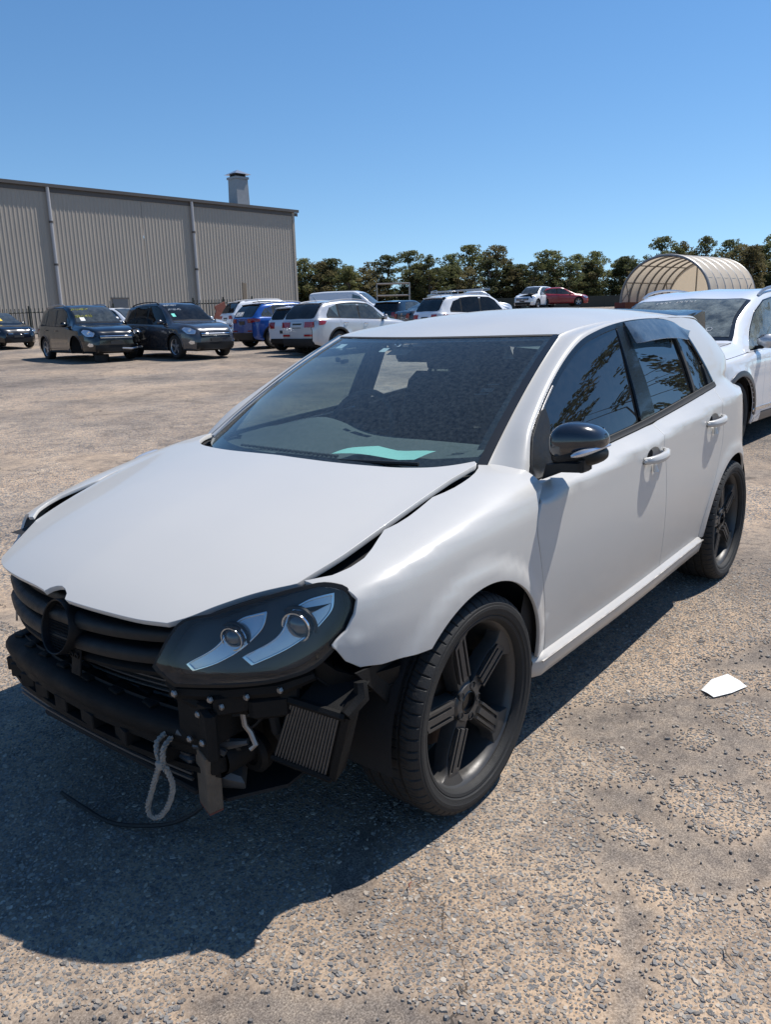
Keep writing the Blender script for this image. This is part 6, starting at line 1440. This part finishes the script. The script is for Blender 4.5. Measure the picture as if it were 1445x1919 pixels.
p = (-17.34, -14.80); q3, qsh, _ = build_car('parked_suv', suv(L=4.39, W=1.83, H=1.60, paint='silver', clad='under', rim='five', glass='bgglass', handlemat='chrome',
    top=[(-2.19, .84), (-2.16, .98), (-2.10, 1.06), (-1.93, 1.30), (-1.74, 1.48), (-1.55, 1.53), (-1.1, 1.575), (-.5, 1.60), (.0, 1.58), (.25, 1.52), (.55, 1.38), (.98, 1.08), (1.06, 1.03), (1.3, 1.0), (1.7, .95), (1.95, .89), (2.10, .78), (2.17, .62)], rear_glass=(-2.09, -1.70), roofend=-1.5, spoiler=-1.62,
    faces=[('tail_lamp', -1, -.70, -.34, .80, .96, .018, 'redlens'), ('tail_lamp', -1, .34, .70, .80, .96, .018, 'redlens'), ('number_plate', -1, -.20, .20, .78, .92, .016, 'plate'), ('bumper_guard', -1, -.66, .66, .26, .48, .035, 'under'), ('reflector', -1, -.66, -.34, .54, .60, .026, 'redlens'), ('reflector', -1, .34, .66, .54, .60, .026, 'redlens'), ('plate_recess', -1, -.26, .26, .74, .97, .010, 'silver')]), loc3(p), head(p, math.radians(46), True), 'silver four-wheel-drive in the middle of the row seen from behind with red tail lamps', 'car', PK)
p = (-33.26, -28.54); build_car('parked_van', suv(L=4.9, W=1.9, H=1.98, wb=3.0, fo=.95, paint='white_suv', rails=None, frame=None, spoiler=None,
    top=[(-2.45, .9), (-2.44, 1.4), (-2.40, 1.85), (-2.2, 1.93), (-1.0, 1.98), (.3, 1.97), (.62, 1.88), (1.0, 1.62), (1.50, 1.24), (1.58, 1.19), (1.8, 1.13), (2.1, 1.04), (2.3, .90), (2.40, .75), (2.44, .62)], belt=[(-2.45, 1.10), (.5, 1.10), (1.5, 1.08), (2.0, .95), (2.44, .72)], doors=(1.05, .18, -.9), cabin=(.2, 1.4), windows=[([(1.25, 0), (1.02, .6), (.74, .88), (.30, .88), (.28, 0)], None)], screen=(1.53, .68), rear_glass=None, bonnet=(1.56, 2.2), mirror=1.15, roofend=-2.0, side_lamps=[], faces=[]), loc3(p), head(p, math.radians(68)), 'white delivery van facing right beyond the silver four-wheel-drive', 'van', PK)
p = (-27.79, -20.54); build_car('parked_hatchback', hatch(paint='black_paint'), loc3(p), head(p, math.radians(30), True), 'dark hatchback seen from behind in front of the white van', 'car', PK)
p = (-26.93, -17.50); build_car('parked_sedan', sedan(paint='grey_paint'), loc3(p), head(p, math.radians(58), True), 'dark grey sedan with a red tail lamp beside the dark hatchback', 'car', PK)
p = (-22.79, -13.61); build_car('parked_suv', suv(paint='white_suv', rim='multi', rgl='bgtint', glass='bgtint', railmat='alloy'), loc3(p), head(p, math.radians(50), True), 'white four-wheel-drive whose roof and black rear window rise above the hatchback roof', 'car', PK)
# ute with rack
p = (-40.21, -24.82); ute, ush, _ = build_car('parked_ute', suv(L=5.2, W=1.85, H=1.80, wb=3.1, fo=.9, paint='paleblue', rails=None, spoiler=None, frame=None,
    top=[(-2.75, .95), (-2.73, 1.08), (-1.2, 1.10), (-.62, 1.12), (-.50, 1.45), (-.36, 1.72), (-.1, 1.79), (.4, 1.80), (.62, 1.74), (.9, 1.58), (1.30, 1.18), (1.38, 1.12), (1.7, 1.08), (2.1, 1.0), (2.35, .85), (2.43, .65)], belt=[(-2.75, 1.06), (1.2, 1.08), (2.43, .72)], doors=(.95, .15, -.45), cabin=(-.4, 1.2), windows=[([(1.1, 0), (.90, .6), (.66, .9), (.25, .95), (.20, 0)], None), ([(.12, 0), (.12, .95), (-.25, .9), (-.38, 0)], None)], screen=(1.34, .66), rear_glass=None, bonnet=(1.36, 2.2), mirror=1.0, roofend=-.2, side_lamps=[], faces=[]), loc3(p), head(p, math.radians(75), True), 'pale utility truck with a load rack behind the white four-wheel-drive', 'truck', PK)
b = MB()
for y in (-.8, .8):
    b.tube([(-2.4, y, 1.75), (.9, y, 1.90)], .03, 5)
    for x in (-2.4, -1.5, -.7): b.tube([(x, y, 1.05), (x, y, 1.80)], .03, 5)
for x in (-2.4, -1.5, -.7, .9): b.tube([(x, -.8, 1.82), (x, .8, 1.82)], .03, 5)
b.build('load_rack', 'alloy', ute)
b = MB(); b.box((-1.9, 0, 1.36), (1.5, 1.7, .55), None, .03); b.build('tool_box', 'alloy', ute, sharp=40)
# wreckage on the rise
p = (-53.72, -27.75); wk, wsh, _ = build_car('wrecked_car', suv(paint='white_suv', H=1.7, rails=None), (p[0], p[1], gl_(*p)+.35), head(p, math.radians(-25)), 'wrecked white car with a missing bonnet raised up near the tree line', 'car', 'wrecks by the tree line')
b = MB(); b.box((1.6, 0, .72), (.9, 1.4, .5), Matrix.Rotation(.2, 3, 'X'), .05); b.build('bare_engine', 'dusty_black', wk)
p = (-55.33, -26.57); build_car('wrecked_car', sedan(paint='red_paint', H=1.5), (p[0], p[1], gl_(*p)+.45), head(p, math.radians(75), True), 'red wrecked sedan raised up near the tree line beside the white wreck', 'car', 'wrecks by the tree line')
# low racks that carry the wrecks
for p, lb in (((-53.72, -27.75), 'white'), ((-55.33, -26.57), 'red')):
    b = MB(); b.box((p[0], p[1], gl_(*p)+.19), (4.2, 2.6, .36), Matrix.Rotation(.6, 3, 'Z'), .03); tag(b.build('steel_platform', 'under', None), 'low dark platform under the wrecked %s car' % lb, 'platform')
# ---- big white 4x4 on the right
p = (-7.97, -1.02)
sf, ssh, sscr = build_car('white_suv', suv(L=4.77, W=1.89, H=1.68, wb=2.765, fo=.93, R=.365, gc=.22, paint='white_suv', clad='darkalloy', res=.07, step=.035, rim='ten', rimmat='darkalloy', coarse=False, tumble=.25, mirrormat='silver', railmat='alloy', glass='dustyglass', frame='gloss_black',
    top=[(-2.44, .9), (-2.40, 1.06), (-2.32, 1.15), (-2.16, 1.38), (-1.98, 1.56), (-1.8, 1.62), (-1.2, 1.67), (-.6, 1.685), (-.1, 1.66), (.20, 1.61), (.36, 1.565), (.64, 1.44), (1.12, 1.16), (1.20, 1.115), (1.45, 1.09), (1.85, 1.03), (2.10, .96), (2.23, .86), (2.29, .72), (2.31, .60)],
    belt=[(-2.4, 1.08), (-1.2, 1.06), (.0, 1.03), (1.1, 1.01), (1.7, .96), (2.31, .72)], doors=(.66, -.42, -1.32), cabin=(-2.0, 1.1),
    windows=[([(.98, 0), (.74, .55), (.46, .92), (.15, 1.0), (-.34, 1.0), (-.38, 0)], None), ([(-.46, 0), (-.46, 1), (-1.0, 1.0), (-1.28, .97), (-1.30, 0)], None), ([(-1.37, .03), (-1.35, .96), (-1.62, .80), (-1.88, .25), (-1.9, .1)], None)],
    screen=(1.16, .36), rear_glass=(-2.30, -1.90), bonnet=(1.20, 2.15), mirror=.76, roofend=-1.7, rails=(.16, -1.75), spoiler=-1.85,
    side_lamps=[('headlamp', [(2.19, .79), (2.17, .86), (2.08, .89), (1.98, .89), (2.04, .82)], 'lamp_sil'), ('tail_lamp', [(-2.20, .90), (-2.18, 1.0), (-2.1, 1.01), (-1.9, .99), (-1.95, .92)], 'redlens'), ('sill_strip', [(.98, .40), (.98, .435), (-.94, .435), (-.94, .40)], 'chrome')]), (p[0], p[1], gl_(*p)-.05), math.radians(-3), 'large white four-wheel-drive parked behind the white hatchback with silver roof rails', 'car')
b = MB(); rn = random.Random(8)
y = -.35
for k in range(7): b.tube([ssh.top_pt(.47+a*.6, y+c*.8, .010) for a, c in ((0, 0), (-.05, .01), (-.02, .04), (-.06, .05))], .0028, 4); y += .055 if k != 2 else .12
b.build('windscreen_writing', 'whitepen', sf)['kind'] = 'stuff'
b = MB(); b.lathe([(.027, 0), (.031, .001), (.031, -.001), (.027, 0)], 20, 'z'); q = ssh.top_pt(.98, .45, .012); b.xf(Matrix.Translation(q) @ Matrix.Rotation(.62, 4, 'Y')); b.build('round_label', 'whitepen', sf)
b = MB(); b.grid([[ssh.top_pt(x, yq, -.03) for yq in np.linspace(-.62, .62, 9)] for x in (1.10, .92, .75)]); b.build('dash_top', 'dash', sf)
# ================================================================ shed
def shed():
    t = empty('metal_shed', (-42.2, -42.0, 0), label='long grey-brown corrugated metal shed with two downpipes across the back of the yard', cat='shed')
    e = Vector((.9955, -.094, 0)); nrm = Vector((.094, .9955, 0)); Ln = 62.0; zt = 9.62
    P0 = Vector((-42.2, -42.0, 0)); zb = -.6
    wallm = plain('ribbed_sheet_cladding', (.335, .295, .245), .6, noise=.12, nscale=.5, rvar=.08)
    MAT['cladding'] = wallm
    def rib(u0, u1, name):
        b = MB(); rows = []; u = u0; pitch = .245
        while u < u1-.01:
            for du, d in ((0, 0), (.12, 0), (.15, .020), (.20, .020), (.232, 0)):
                if u+du <= u1: rows.append([tuple(e*(u+du)+nrm*d+Vector((0, 0, z))) for z in (zb, zt)])
            u += pitch
        rows.append([tuple(e*u1+Vector((0, 0, z))) for z in (zb, zt)])
        b.grid(rows); return b.build(name, 'cladding', t, smooth=False)
    rib(.12, 12.5, 'wall_cladding'); rib(12.53, 24.8, 'wall_cladding'); rib(24.83, Ln, 'wall_cladding')
    b = MB(); q = lambda u, d, z: tuple(e*u+nrm*d+Vector((0, 0, z)))
    b.grid([[q(0, -.05, zb), q(0, -.05, zt)], [q(0, -26, zb), q(0, -26, zt)]]); b.build('end_wall', 'cladding', t, smooth=False)
    b = MB(); b.grid([[q(-.4, .10, zt+.02), q(-.4, -13, zt+1.15), q(-.4, -26.4, zt+.02)], [q(Ln, .10, zt+.02), q(Ln, -13, zt+1.15), q(Ln, -26.4, zt+.02)]]); b.build('roof', 'silver', t, smooth=False)
    def bx(name, u0, u1, d0, d1, z0, z1, m, par=t):
        b = MB(); V = [q(u, d, z) for z in (z0, z1) for u, d in ((u0, d0), (u1, d0), (u1, d1), (u0, d1))]; b.add(V, [(3, 2, 1, 0), (4, 5, 6, 7), (0, 1, 5, 4), (1, 2, 6, 5), (2, 3, 7, 6), (3, 0, 4, 7)]); return b.build(name, m, par, smooth=False)
    g = bx('gutter', -.42, Ln, .04, .22, zt-.10, zt+.09, 'gutter_brown'); bx('fascia', -.42, Ln, .036, .046, zt-.36, zt-.12, 'gutter_brown', g)
    bx('corner_flashing', -.10, .11, -.12, .05, zb, zt-.02, 'cladding')
    for u in (8.83, 18.52):
        b = MB(); b.tube([q(u, .13, zt-.10), q(u, .13, 5.2)], .10, 10); b.tube([q(u, .13, 5.22), q(u, .13, zb)], .105, 10)
        d = b.build('downpipe', 'pipe_grey', t); b = MB()
        for z in (2.6, 5.2, 7.6): b.tube([q(u, .13, z-.06), q(u, .13, z+.06)], .125, 10)
        b.build('pipe_clip', 'gutter_brown', d)
    d = bx('door', 14.1, 15.15, .036, .075, .6, 3.22, 'door_grey'); bx('door_frame', 14.0, 15.25, .036, .060, 3.22, 3.32, 'gutter_brown', d); bx('door_handle', 14.2, 14.28, .075, .12, 2.0, 2.05, 'steel', d)
    # roof vent stack
    b = MB(); U = 3.95
    def ring(z, h): return [q(U-h, -1.2-h, z), q(U+h, -1.2-h, z), q(U+h, -1.2+h, z), q(U-h, -1.2+h, z)]
    R_ = ring(zt-.1, .54)+ring(zt+1.95, .50); b.add(R_, [(0, 1, 5, 4), (1, 2, 6, 5), (2, 3, 7, 6), (3, 0, 4, 7), (4, 5, 6, 7)]); v = b.build('vent_stack', 'vent_grey', t, smooth=False)
    b = MB(); b.add(ring(zt+1.95, .57)+ring(zt+2.10, .57), [(0, 1, 5, 4), (1, 2, 6, 5), (2, 3, 7, 6), (3, 0, 4, 7), (4, 5, 6, 7), (3, 2, 1, 0)]); b.build('vent_collar', 'vent_grey', v, smooth=False)
    b = MB(); b.add(ring(zt+2.10, .40)+ring(zt+2.30, .40), [(0, 1, 5, 4), (1, 2, 6, 5), (2, 3, 7, 6), (3, 0, 4, 7)]); b.build('vent_slot', 'under', v, smooth=False)
    b = MB(); V = ring(zt+2.27, .70)+[q(U, -1.2, zt+2.62)]; b.add(V, [(0, 1, 4), (1, 2, 4), (2, 3, 4), (3, 0, 4), (3, 2, 1, 0)]); b.build('vent_cap', 'alloy', v, smooth=False)
    for o in t.children: o.location = (0, 0, 0)
    return t
MAT['gutter_brown'] = plain('brown_gutter', (.085, .072, .062), .5, noise=.15, nscale=3)
MAT['pipe_grey'] = plain('grey_downpipe', (.40, .39, .385), .5, noise=.08, nscale=3)
MAT['door_grey'] = plain('blue_grey_door', (.075, .085, .10), .5, noise=.1, nscale=3)
MAT['vent_grey'] = plain('galvanised_sheet', (.25, .25, .25), .5, metal=.5, noise=.2, nscale=3)
MAT['canvas'] = plain('cream_canvas', (.66, .60, .51), .75, noise=.05, nscale=1.5)
def _canvas():
    m = MAT['canvas']; nt = m.node_tree; p = nt.nodes['Principled BSDF']; tr = N(nt, 'ShaderNodeBsdfTranslucent'); tr.inputs[0].default_value = (.75, .62, .46, 1); mx = N(nt, 'ShaderNodeMixShader', i_0=.45)
    L(nt, p.outputs[0], mx.inputs[1]); L(nt, tr.outputs[0], mx.inputs[2]); L(nt, mx.outputs[0], nt.nodes['Material Output'].inputs[0])
_canvas()
MAT['redbox'] = plain('dark_red_container', (.13, .02, .018), .5, noise=.2, nscale=2)
MAT['fence_dark'] = plain('dark_fence_mesh', (.03, .034, .026), .6, noise=.3, nscale=4)
shed()
# ---- fabric dome shelter
def dome():
    c = np.array([-61.97, -20.78]); z0 = gl_(*c)+.62; v = np.array(CAM[:2])-c; v /= np.linalg.norm(v); r = np.array([-v[1], v[0]])
    ax = -v*math.cos(.52)+r*math.sin(.52); lt = np.array([ax[1], -ax[0]]); R = 3.9; H = 3.55; Ln = 7.6
    t = empty('fabric_shelter', (0, 0, 0), label='cream fabric dome shelter with steel hoops rising behind the large white car', cat='shelter')
    def pt(a, d, k=1.0): 
        q = c+lt*(R*k*math.cos(a))+ax*d; return (q[0], q[1], z0+H*k*max(0, math.sin(a))**.92)
    rows = [[pt(a, d, 1.0-(.012*math.sin(math.pi*((d/Ln*6) % 1)))) for a in np.linspace(0, math.pi, 33)] for d in np.linspace(0, Ln, 37)]
    MB().grid(rows).build('canvas_roof', 'canvas', t, sharp=180)
    b = MB(); V = [pt(a, Ln-.05, .995) for a in np.linspace(0, math.pi, 25)]; b.add(V, [tuple(range(25))]); b.build('back_wall', 'canvas', t, smooth=False)
    for i in range(7):
        b = MB(); d = Ln*i/6+(.02 if i == 0 else 0); b.tube([pt(a, d, .985) for a in np.linspace(0, math.pi, 25)], .085 if i else .11, 6); b.build('hoop', 'vent_grey', t)
    b = MB()
    for a in (.45, .95, 1.57, 2.2, 2.7): b = MB(); b.tube([pt(a, 0, .98), pt(a, Ln, .98)], .05, 5); b.build('purlin', 'vent_grey', t)
    for i in (0, 5):
        for s in (.0, math.pi):
            b = MB(); d = Ln*i/6; b.tube([pt(s, d, .97), pt(s+(.45 if s == 0 else -.45), d+Ln/6, .97)], .04, 5); b.tube([pt(s+(.45 if s == 0 else -.45), d, .97), pt(s, d+Ln/6, .97)], .04, 5); b.build('wind_brace', 'vent_grey', t)
    b = MB(); b.tube([pt(1.9, Ln-.1, .99), tuple(np.array(pt(1.9, Ln-.1, .99))*[1, 1, 0]+[0, 0, z0])], .06, 5); b.build('wall_post', 'vent_grey', t)
    for s in (1, -1):
        q0 = c+lt*R*s; q1 = q0+ax*Ln; d = lt*.5; b = MB(); V = []
        for z in (gl_(*c)-.3, z0+.05):
            for q, o in ((q0, -d), (q1, -d), (q1, d), (q0, d)): V.append((q[0]+o[0], q[1]+o[1], z))
        b.add(V, [(3, 2, 1, 0), (4, 5, 6, 7), (0, 1, 5, 4), (1, 2, 6, 5), (2, 3, 7, 6), (3, 0, 4, 7)]); b.build('base_wall', 'redbox', t, smooth=False)
dome()
# ---- fences
def fence(p0, p1, h, n, label, mat, pickets=0):
    t = empty('yard_fence', (p0[0], p0[1], gl_(*p0)), label=label, cat='fence'); a = np.array(p0); d = np.array(p1)-a; ln = np.linalg.norm(d); d /= ln; nr = np.array([-d[1], d[0]])
    z0 = gl_(*p0)
    def q(u, z, o=0): w = a+d*u+nr*o; return (w[0]-p0[0], w[1]-p0[1], gl_(*w)+z-z0)
    for i in range(n+1):
        b = MB(); u = ln*i/n; b.tube([q(u, -.2), q(u, h+.12)], .05, 6); b.build('post', mat, t)
    if pickets:
        for z in (.25, h-.2): b = MB(); b.tube([q(0, z, .03), q(ln, z, .03)], .03, 4); b.build('rail', mat, t)
        for k in range(pickets):
            b = MB(); u = ln*(k+.5)/pickets; b.tube([q(u, .05), q(u, h)], .022, 4); b.build('picket', mat, t)
    else:
        for i in range(n):
            b = MB(); b.grid([[q(ln*(i+.02)/n, 0, .02), q(ln*(i+.02)/n, h, .02)], [q(ln*(i+.98)/n, 0, .02), q(ln*(i+.98)/n, h, .02)]]); b.grid([[q(ln*(i+.02)/n, 0, -.02), q(ln*(i+.02)/n, h, -.02)], [q(ln*(i+.98)/n, 0, -.02), q(ln*(i+.98)/n, h, -.02)]]); b.build('panel', mat, t)
    return t
fence((-55.33, -55.34), (-78.0, -27.2), 1.1, 14, 'dark screen fence along the foot of the trees', 'fence_dark')
fence((-78.0, -27.2), (-96.0, -8.0), 1.1, 10, 'dark screen fence behind the fabric shelter', 'fence_dark')
fence((-25.6, -33.3), (-29.2, -32.6), 1.7, 2, 'dark picket fence beside the shed wall next to the blue crossover', 'fence_dark', 22)
fence((-14.0, -37.9), (-23.2, -37.2), 1.5, 4, 'dark picket fence in front of the shed behind the black sedan', 'fence_dark', 46)
b = MB(); b.box((-28.4, -32.3, gl_(-28.4, -32.3)+1.35), (.30, .06, 2.5), Matrix.Rotation(.16, 3, 'X') @ Matrix.Rotation(-.16, 3, 'Y'), .01); tag(b.build('leaning_plank', 'wood', None), 'pale plank leaning against the picket fence by the shed', 'plank')
b = MB(); b.box((-26.9, -32.4, gl_(-26.9, -32.4)+.75), (.75, .05, 1.5), Matrix.Rotation(.35, 3, 'Y'), .01); b.box((-26.5, -32.3, gl_(-26.5, -32.3)+.5), (.9, .05, .9), Matrix.Rotation(-.5, 3, 'Y'), .01); tag(b.build('broken_panel', 'woodpaint', None), 'rusty broken panel heaped at the picket fence by the shed', 'panel')
b = MB(); c = (-48.51, -37.53); zz = gl_(*c)
for u in (-1.3, 1.3):
    for w in (-.5, .5): b.tube([(c[0]+u*.63+w*.77, c[1]-u*.77+w*.63, zz), (c[0]+u*.63+w*.77, c[1]-u*.77+w*.63, zz+2.55)], .05, 5)
for z in (1.6, 2.5):
    for w in (-.5, .5): b.tube([(c[0]-1.3*.63+w*.77, c[1]+1.3*.77+w*.63, zz+z), (c[0]+1.3*.63+w*.77, c[1]-1.3*.77+w*.63, zz+z)], .05, 5)
tag(b.build('steel_rack', 'steel', None), 'open steel frame rack standing beyond the white van', 'rack')
# ================================================================ trees
def leaf_mat(name, dark, light, brown):
    m, nt, p = new_mat(name); at = N(nt, 'ShaderNodeAttribute', attribute_name='tone'); oi = N(nt, 'ShaderNodeObjectInfo')
    r = N(nt, 'ShaderNodeValToRGB'); e = r.color_ramp.elements; e.new(.5); e.new(.85)
    for q, (a, c) in zip(e, ((0, dark), (.5, tuple((x+y)/2 for x, y in zip(dark, light))), (.85, light), (1, brown))): q.position = a; q.color = tuple(c)+(1,)
    L(nt, at.outputs['Fac'], r.inputs[0]); h = N(nt, 'ShaderNodeHueSaturation'); mr = N(nt, 'ShaderNodeMapRange'); mr.inputs['To Min'].default_value = .7; mr.inputs['To Max'].default_value = 1.25
    L(nt, oi.outputs['Random'], mr.inputs['Value']); L(nt, mr.outputs['Result'], h.inputs['Value']); L(nt, r.outputs[0], h.inputs['Color']); L(nt, h.outputs[0], p.inputs['Base Color'])
    p.inputs['Roughness'].default_value = .6; p.inputs['Specular IOR Level'].default_value = .25
    tr = N(nt, 'ShaderNodeBsdfTranslucent'); L(nt, h.outputs[0], tr.inputs[0]); mx = N(nt, 'ShaderNodeMixShader', i_0=.55); L(nt, p.outputs[0], mx.inputs[1]); L(nt, tr.outputs[0], mx.inputs[2]); L(nt, mx.outputs[0], nt.nodes['Material Output'].inputs[0]); return m
LEAF = [leaf_mat('olive_leaves', (.075, .085, .032), (.19, .195, .08), (.24, .20, .10)), leaf_mat('brown_olive_leaves', (.09, .08, .035), (.21, .18, .085), (.27, .21, .11)), leaf_mat('dark_leaves', (.06, .072, .032), (.15, .165, .07), (.20, .17, .09))]
MAT['bark'] = plain('grey_bark', (.16, .13, .105), .9, noise=.35, nscale=3)
def crown(r, clumps, per, size, H=1.0, aspect=.34, low=.18, flat=.8, hang=0):
    """leaf sprays gathered in clumps round an uneven crown of unit height"""
    V = []; tone = []; cl = []
    for k in range(clumps):
        t = r.uniform(low, 1.0)**.9; w = aspect*(math.sin(math.pi*min(1, (t-low*.6)/(1.02-low*.6)))**.65)*r.uniform(.15, 1.22); a = r.uniform(0, 6.283)
        cl.append((w*math.cos(a), w*math.sin(a), t, r.uniform(.030, .095)*(1.2-.45*t), r.uniform(0, 1)))
    for cx, cy, cz, cr, ct in cl:
        n = int(per*(cr/.075)**2); d = r.normal(0, 1, (n, 3)); d /= np.linalg.norm(d, axis=1, keepdims=True); rad = cr*r.uniform(.35, 1.0, (n, 1))**.6
        p = np.array([cx, cy, cz])+d*rad*[1.25, 1.25, flat]; p[:, 2] = np.minimum(p[:, 2], 1.02)
        p[:, 2] -= hang*cr*r.uniform(0, 1, n)
        nn = d*.7+r.normal(0, .7, (n, 3)); nn /= np.linalg.norm(nn, axis=1, keepdims=True); u = np.cross(nn, r.normal(0, 1, (n, 3))); u /= np.linalg.norm(u, axis=1, keepdims=True); w = np.cross(nn, u)
        s = size*r.uniform(.5, 1.25, (n, 1)); V.append(np.stack([p-u*s-w*s*.45, p+u*s-w*s*.45, p+u*s*.9+w*s*.45, p-u*s+w*s*.5], 1).reshape(-1, 3))
        tone.append(np.repeat(np.clip(.30+.45*ct+r.normal(0, .16, n), 0, 1), 4))
    V = np.concatenate(V); return V, np.arange(len(V)).reshape(-1, 4), np.concatenate(tone), cl
PROTO = []
for k in range(6):
    r = np.random.default_rng(40+k); V, Q, tone, cl = crown(r, 90 if k < 4 else 76, 105, .0145, aspect=(.27, .32, .25, .36, .30, .28)[k], low=(.10, .08, .12, .06, .08, .14)[k])
    cm = [fast_mesh('crown', V, Q, LEAF[j], {'tone': tone}, smooth=False) for j in range(3)]
    b = MB(); b.tube([(0, 0, -.05), (.008, .0, .2), (-.006, .01, .5), (.004, 0, .85)], [.020, .016, .010, .003], 7)
    for cx, cy, cz, cr, ct in cl[:16]: b.tube([(0, 0, max(.08, cz-.28)), (cx*.5, cy*.5, cz-.10), (cx, cy, cz)], [.008, .005, .002], 4)
    o = b.build('trunk', 'bark', None); tm = o.data; bpy.data.objects.remove(o); PROTO.append((cm, tm))
TREES = [(-63.37, -61.79, 8.39, 3.64), (-68.22, -63.0, 7.93, 3.82), (-73.01, -64.27, 7.86, 3.34), (-69.86, -57.33, 7.95, 4.97), (-76.21, -56.67, 9.42, 4.56), (-72.1, -50.92, 8.39, 3.03), (-77.51, -51.44, 8.8, 3.82), (-82.83, -52.05, 10.06, 4.67), (-78.82, -46.19, 9.58, 3.73), (-84.38, -46.51, 7.32, 3.91), (-79.51, -41.71, 7.33, 3.03), (-85.25, -41.81, 6.82, 3.18), (-90.97, -41.92, 8.77, 4.0), (-86.02, -37.23, 8.51, 3.11), (-92.34, -36.6, 8.02, 3.91), (-87.11, -32.26, 6.74, 3.03), (-92.94, -32.23, 10.04, 3.82), (-99.12, -31.78, 9.87, 3.34), (-93.8, -27.54, 9.83, 3.11), (-100.5, -26.44, 9.72, 3.91), (-94.78, -22.71, 8.67, 3.64), (-101.2, -21.96, 10.02, 4.46), (-108.1, -20.6, 10.02, 4.67), (-102.56, -16.64, 9.06, 4.35)]
PLACE = ['beside the shed corner', 'second from the shed corner', 'above the silver four-wheel-drive', 'left of the white van', 'straight above the van roof', 'thin and short, right of the van', 'above the dark grey sedan', 'with a split top above the white four-wheel-drive', 'broad and tall above the white roof', 'small one left of the white wreck', 'right above the white wreck', 'low one above the red wreck', 'round topped right of the red wreck', 'slim one left of the fabric shelter', 'at the left foot of the fabric shelter', 'short one behind the shelter arch', 'tallest behind the shelter arch', 'behind the top of the shelter', 'slim one behind the shelter roof', 'behind the shelter far end', 'right of the shelter', 'above the large white car', 'at the right edge of the row', 'last one past the right edge']
TLAB = ['tall olive gum tree in the row along the back fence', 'browner rounded tree in the row along the back fence', 'dark leafy tree in the row along the back fence']
rt = random.Random(12)
def tree(name, x, y, H, wd, k, j, label, group, zb=None):
    t = empty(name, (x, y, gl_(x, y) if zb is None else zb), rt.uniform(0, 6.28), label, 'tree', group); cm, tm = PROTO[k % len(PROTO)]; t.scale = (wd, wd, H)
    link('crown', cm[j], t); link('trunk', tm, t); return t
for i, (x, y, zt, w) in enumerate(TREES):
    j = (0, 2, 1, 1, 0, 0, 2, 0, 1, 2, 0, 2, 0, 0, 2, 1, 0, 1, 0, 2, 1, 0, 0, 2)[i]; H = zt-gl_(x, y)
    tree('gum_tree', x, y, H, max(H*.85, w*1.9), i, j, TLAB[j].replace(' in the row along the back fence', ' by the back fence')+', '+PLACE[i], 'trees along the back fence')
for i in range(40):     # second rank and low growth between them
    u = i/39; x = -60.5-48*u+rt.uniform(-1.5, 1.5); y = -66+50*u+rt.uniform(-1.5, 1.5); H = rt.uniform(4.2, 6.4)
    tree('shrub_tree', x+1.0, y+.8, H, H*1.35, i+2, i % 3, 'bushy low tree filling the gaps under the taller gums', 'low growth along the back fence')
# gum tree off to the side that the door glass mirrors
r = np.random.default_rng(77); V, Q, tone, cl = crown(r, 60, 330, .0080, aspect=.46, low=.20, flat=.5)
me = fast_mesh('crown', V, Q, LEAF[2], {'tone': tone}, smooth=False)
for k, (x, y, H, wd) in enumerate(((-21, 8.6, 8.6, 9.5), (-31, 9.5, 11.0, 11), (-16.5, 10.5, 4.6, 7))):
    t = empty('side_gum_tree', (x, y, 0), 1.3*k, ('spreading dark gum tree standing to the right of the yard', 'tall dark gum tree furthest to the right of the yard', 'low dark gum tree at the right side of the yard')[k], 'tree'); t.scale = (wd, wd, H); link('crown', me, t)
    b = MB(); b.tube([(0, 0, 0), (.01, 0, .3), (-.01, .01, .6)], [.016, .012, .006], 8)
    for cx, cy, cz, cr, ct in cl[:9]: b.tube([(0, 0, .12), (cx*.45, cy*.45, .10+cz*.62), (cx, cy, cz)], [.003, .0016, .0006], 5)
    b.build('trunk', 'bark', t)
# ---- litter
b = MB(); z = gl_(-1.26, 1.27)
b.grid([[(-1.34, 1.225, .006), (-1.30, 1.28, .009), (-1.27, 1.315, .006)], [(-1.25, 1.19, .008), (-1.21, 1.245, .012), (-1.18, 1.285, .008)], [(-1.14, 1.185, .006), (-1.115, 1.215, .013), (-1.11, 1.24, .005)]]); tag(b.build('paper_scrap', 'whitepaper', None), 'torn white paper scrap lying on the ground right of the white hatchback', 'paper')
rn = random.Random(4)
for k, (x, y, l, a) in enumerate(((.10, 1.62, .05, .4), (.55, 1.20, .035, 1.0), (-.25, 1.75, .05, 2.2), (.05, 1.95, .04, .9), (.36, .93, .03, .2), (-.5, 1.6, .06, 2.7))):
    b = MB(); b.tube([(x, y, .009), (x+l*.5*math.cos(a), y+l*.5*math.sin(a), .013), (x+l*math.cos(a+.3), y+l*math.sin(a+.3), .008)], [.0014, .0018, .0008], 5)
    tag(b.build('twig', 'woodpaint' if k == 4 else 'wood', None), ('thin brown twig lying on the open ground in front of the wheel', 'short twig near the shadow edge in the foreground', 'thin twig on the grey worn patch', 'twig near the bottom right of the yard', 'curled red brown leaf by the shadow edge', 'longer twig right of the worn patch')[k], 'twig')
b = MB(); b.box((-13.9, -12.0, gl_(-13.9, -12.0)+.05), (.5, .12, .10), Matrix.Rotation(.5, 3, 'Z'), .02); b.box((-13.75, -12.1, gl_(-13.8, -12.0)+.10), (.2, .1, .12), Matrix.Rotation(1.0, 3, 'Z'), .02); tag(b.build('dark_debris', 'dusty_black', None), 'dark broken fragment lying in the open yard before the parked cars', 'debris')
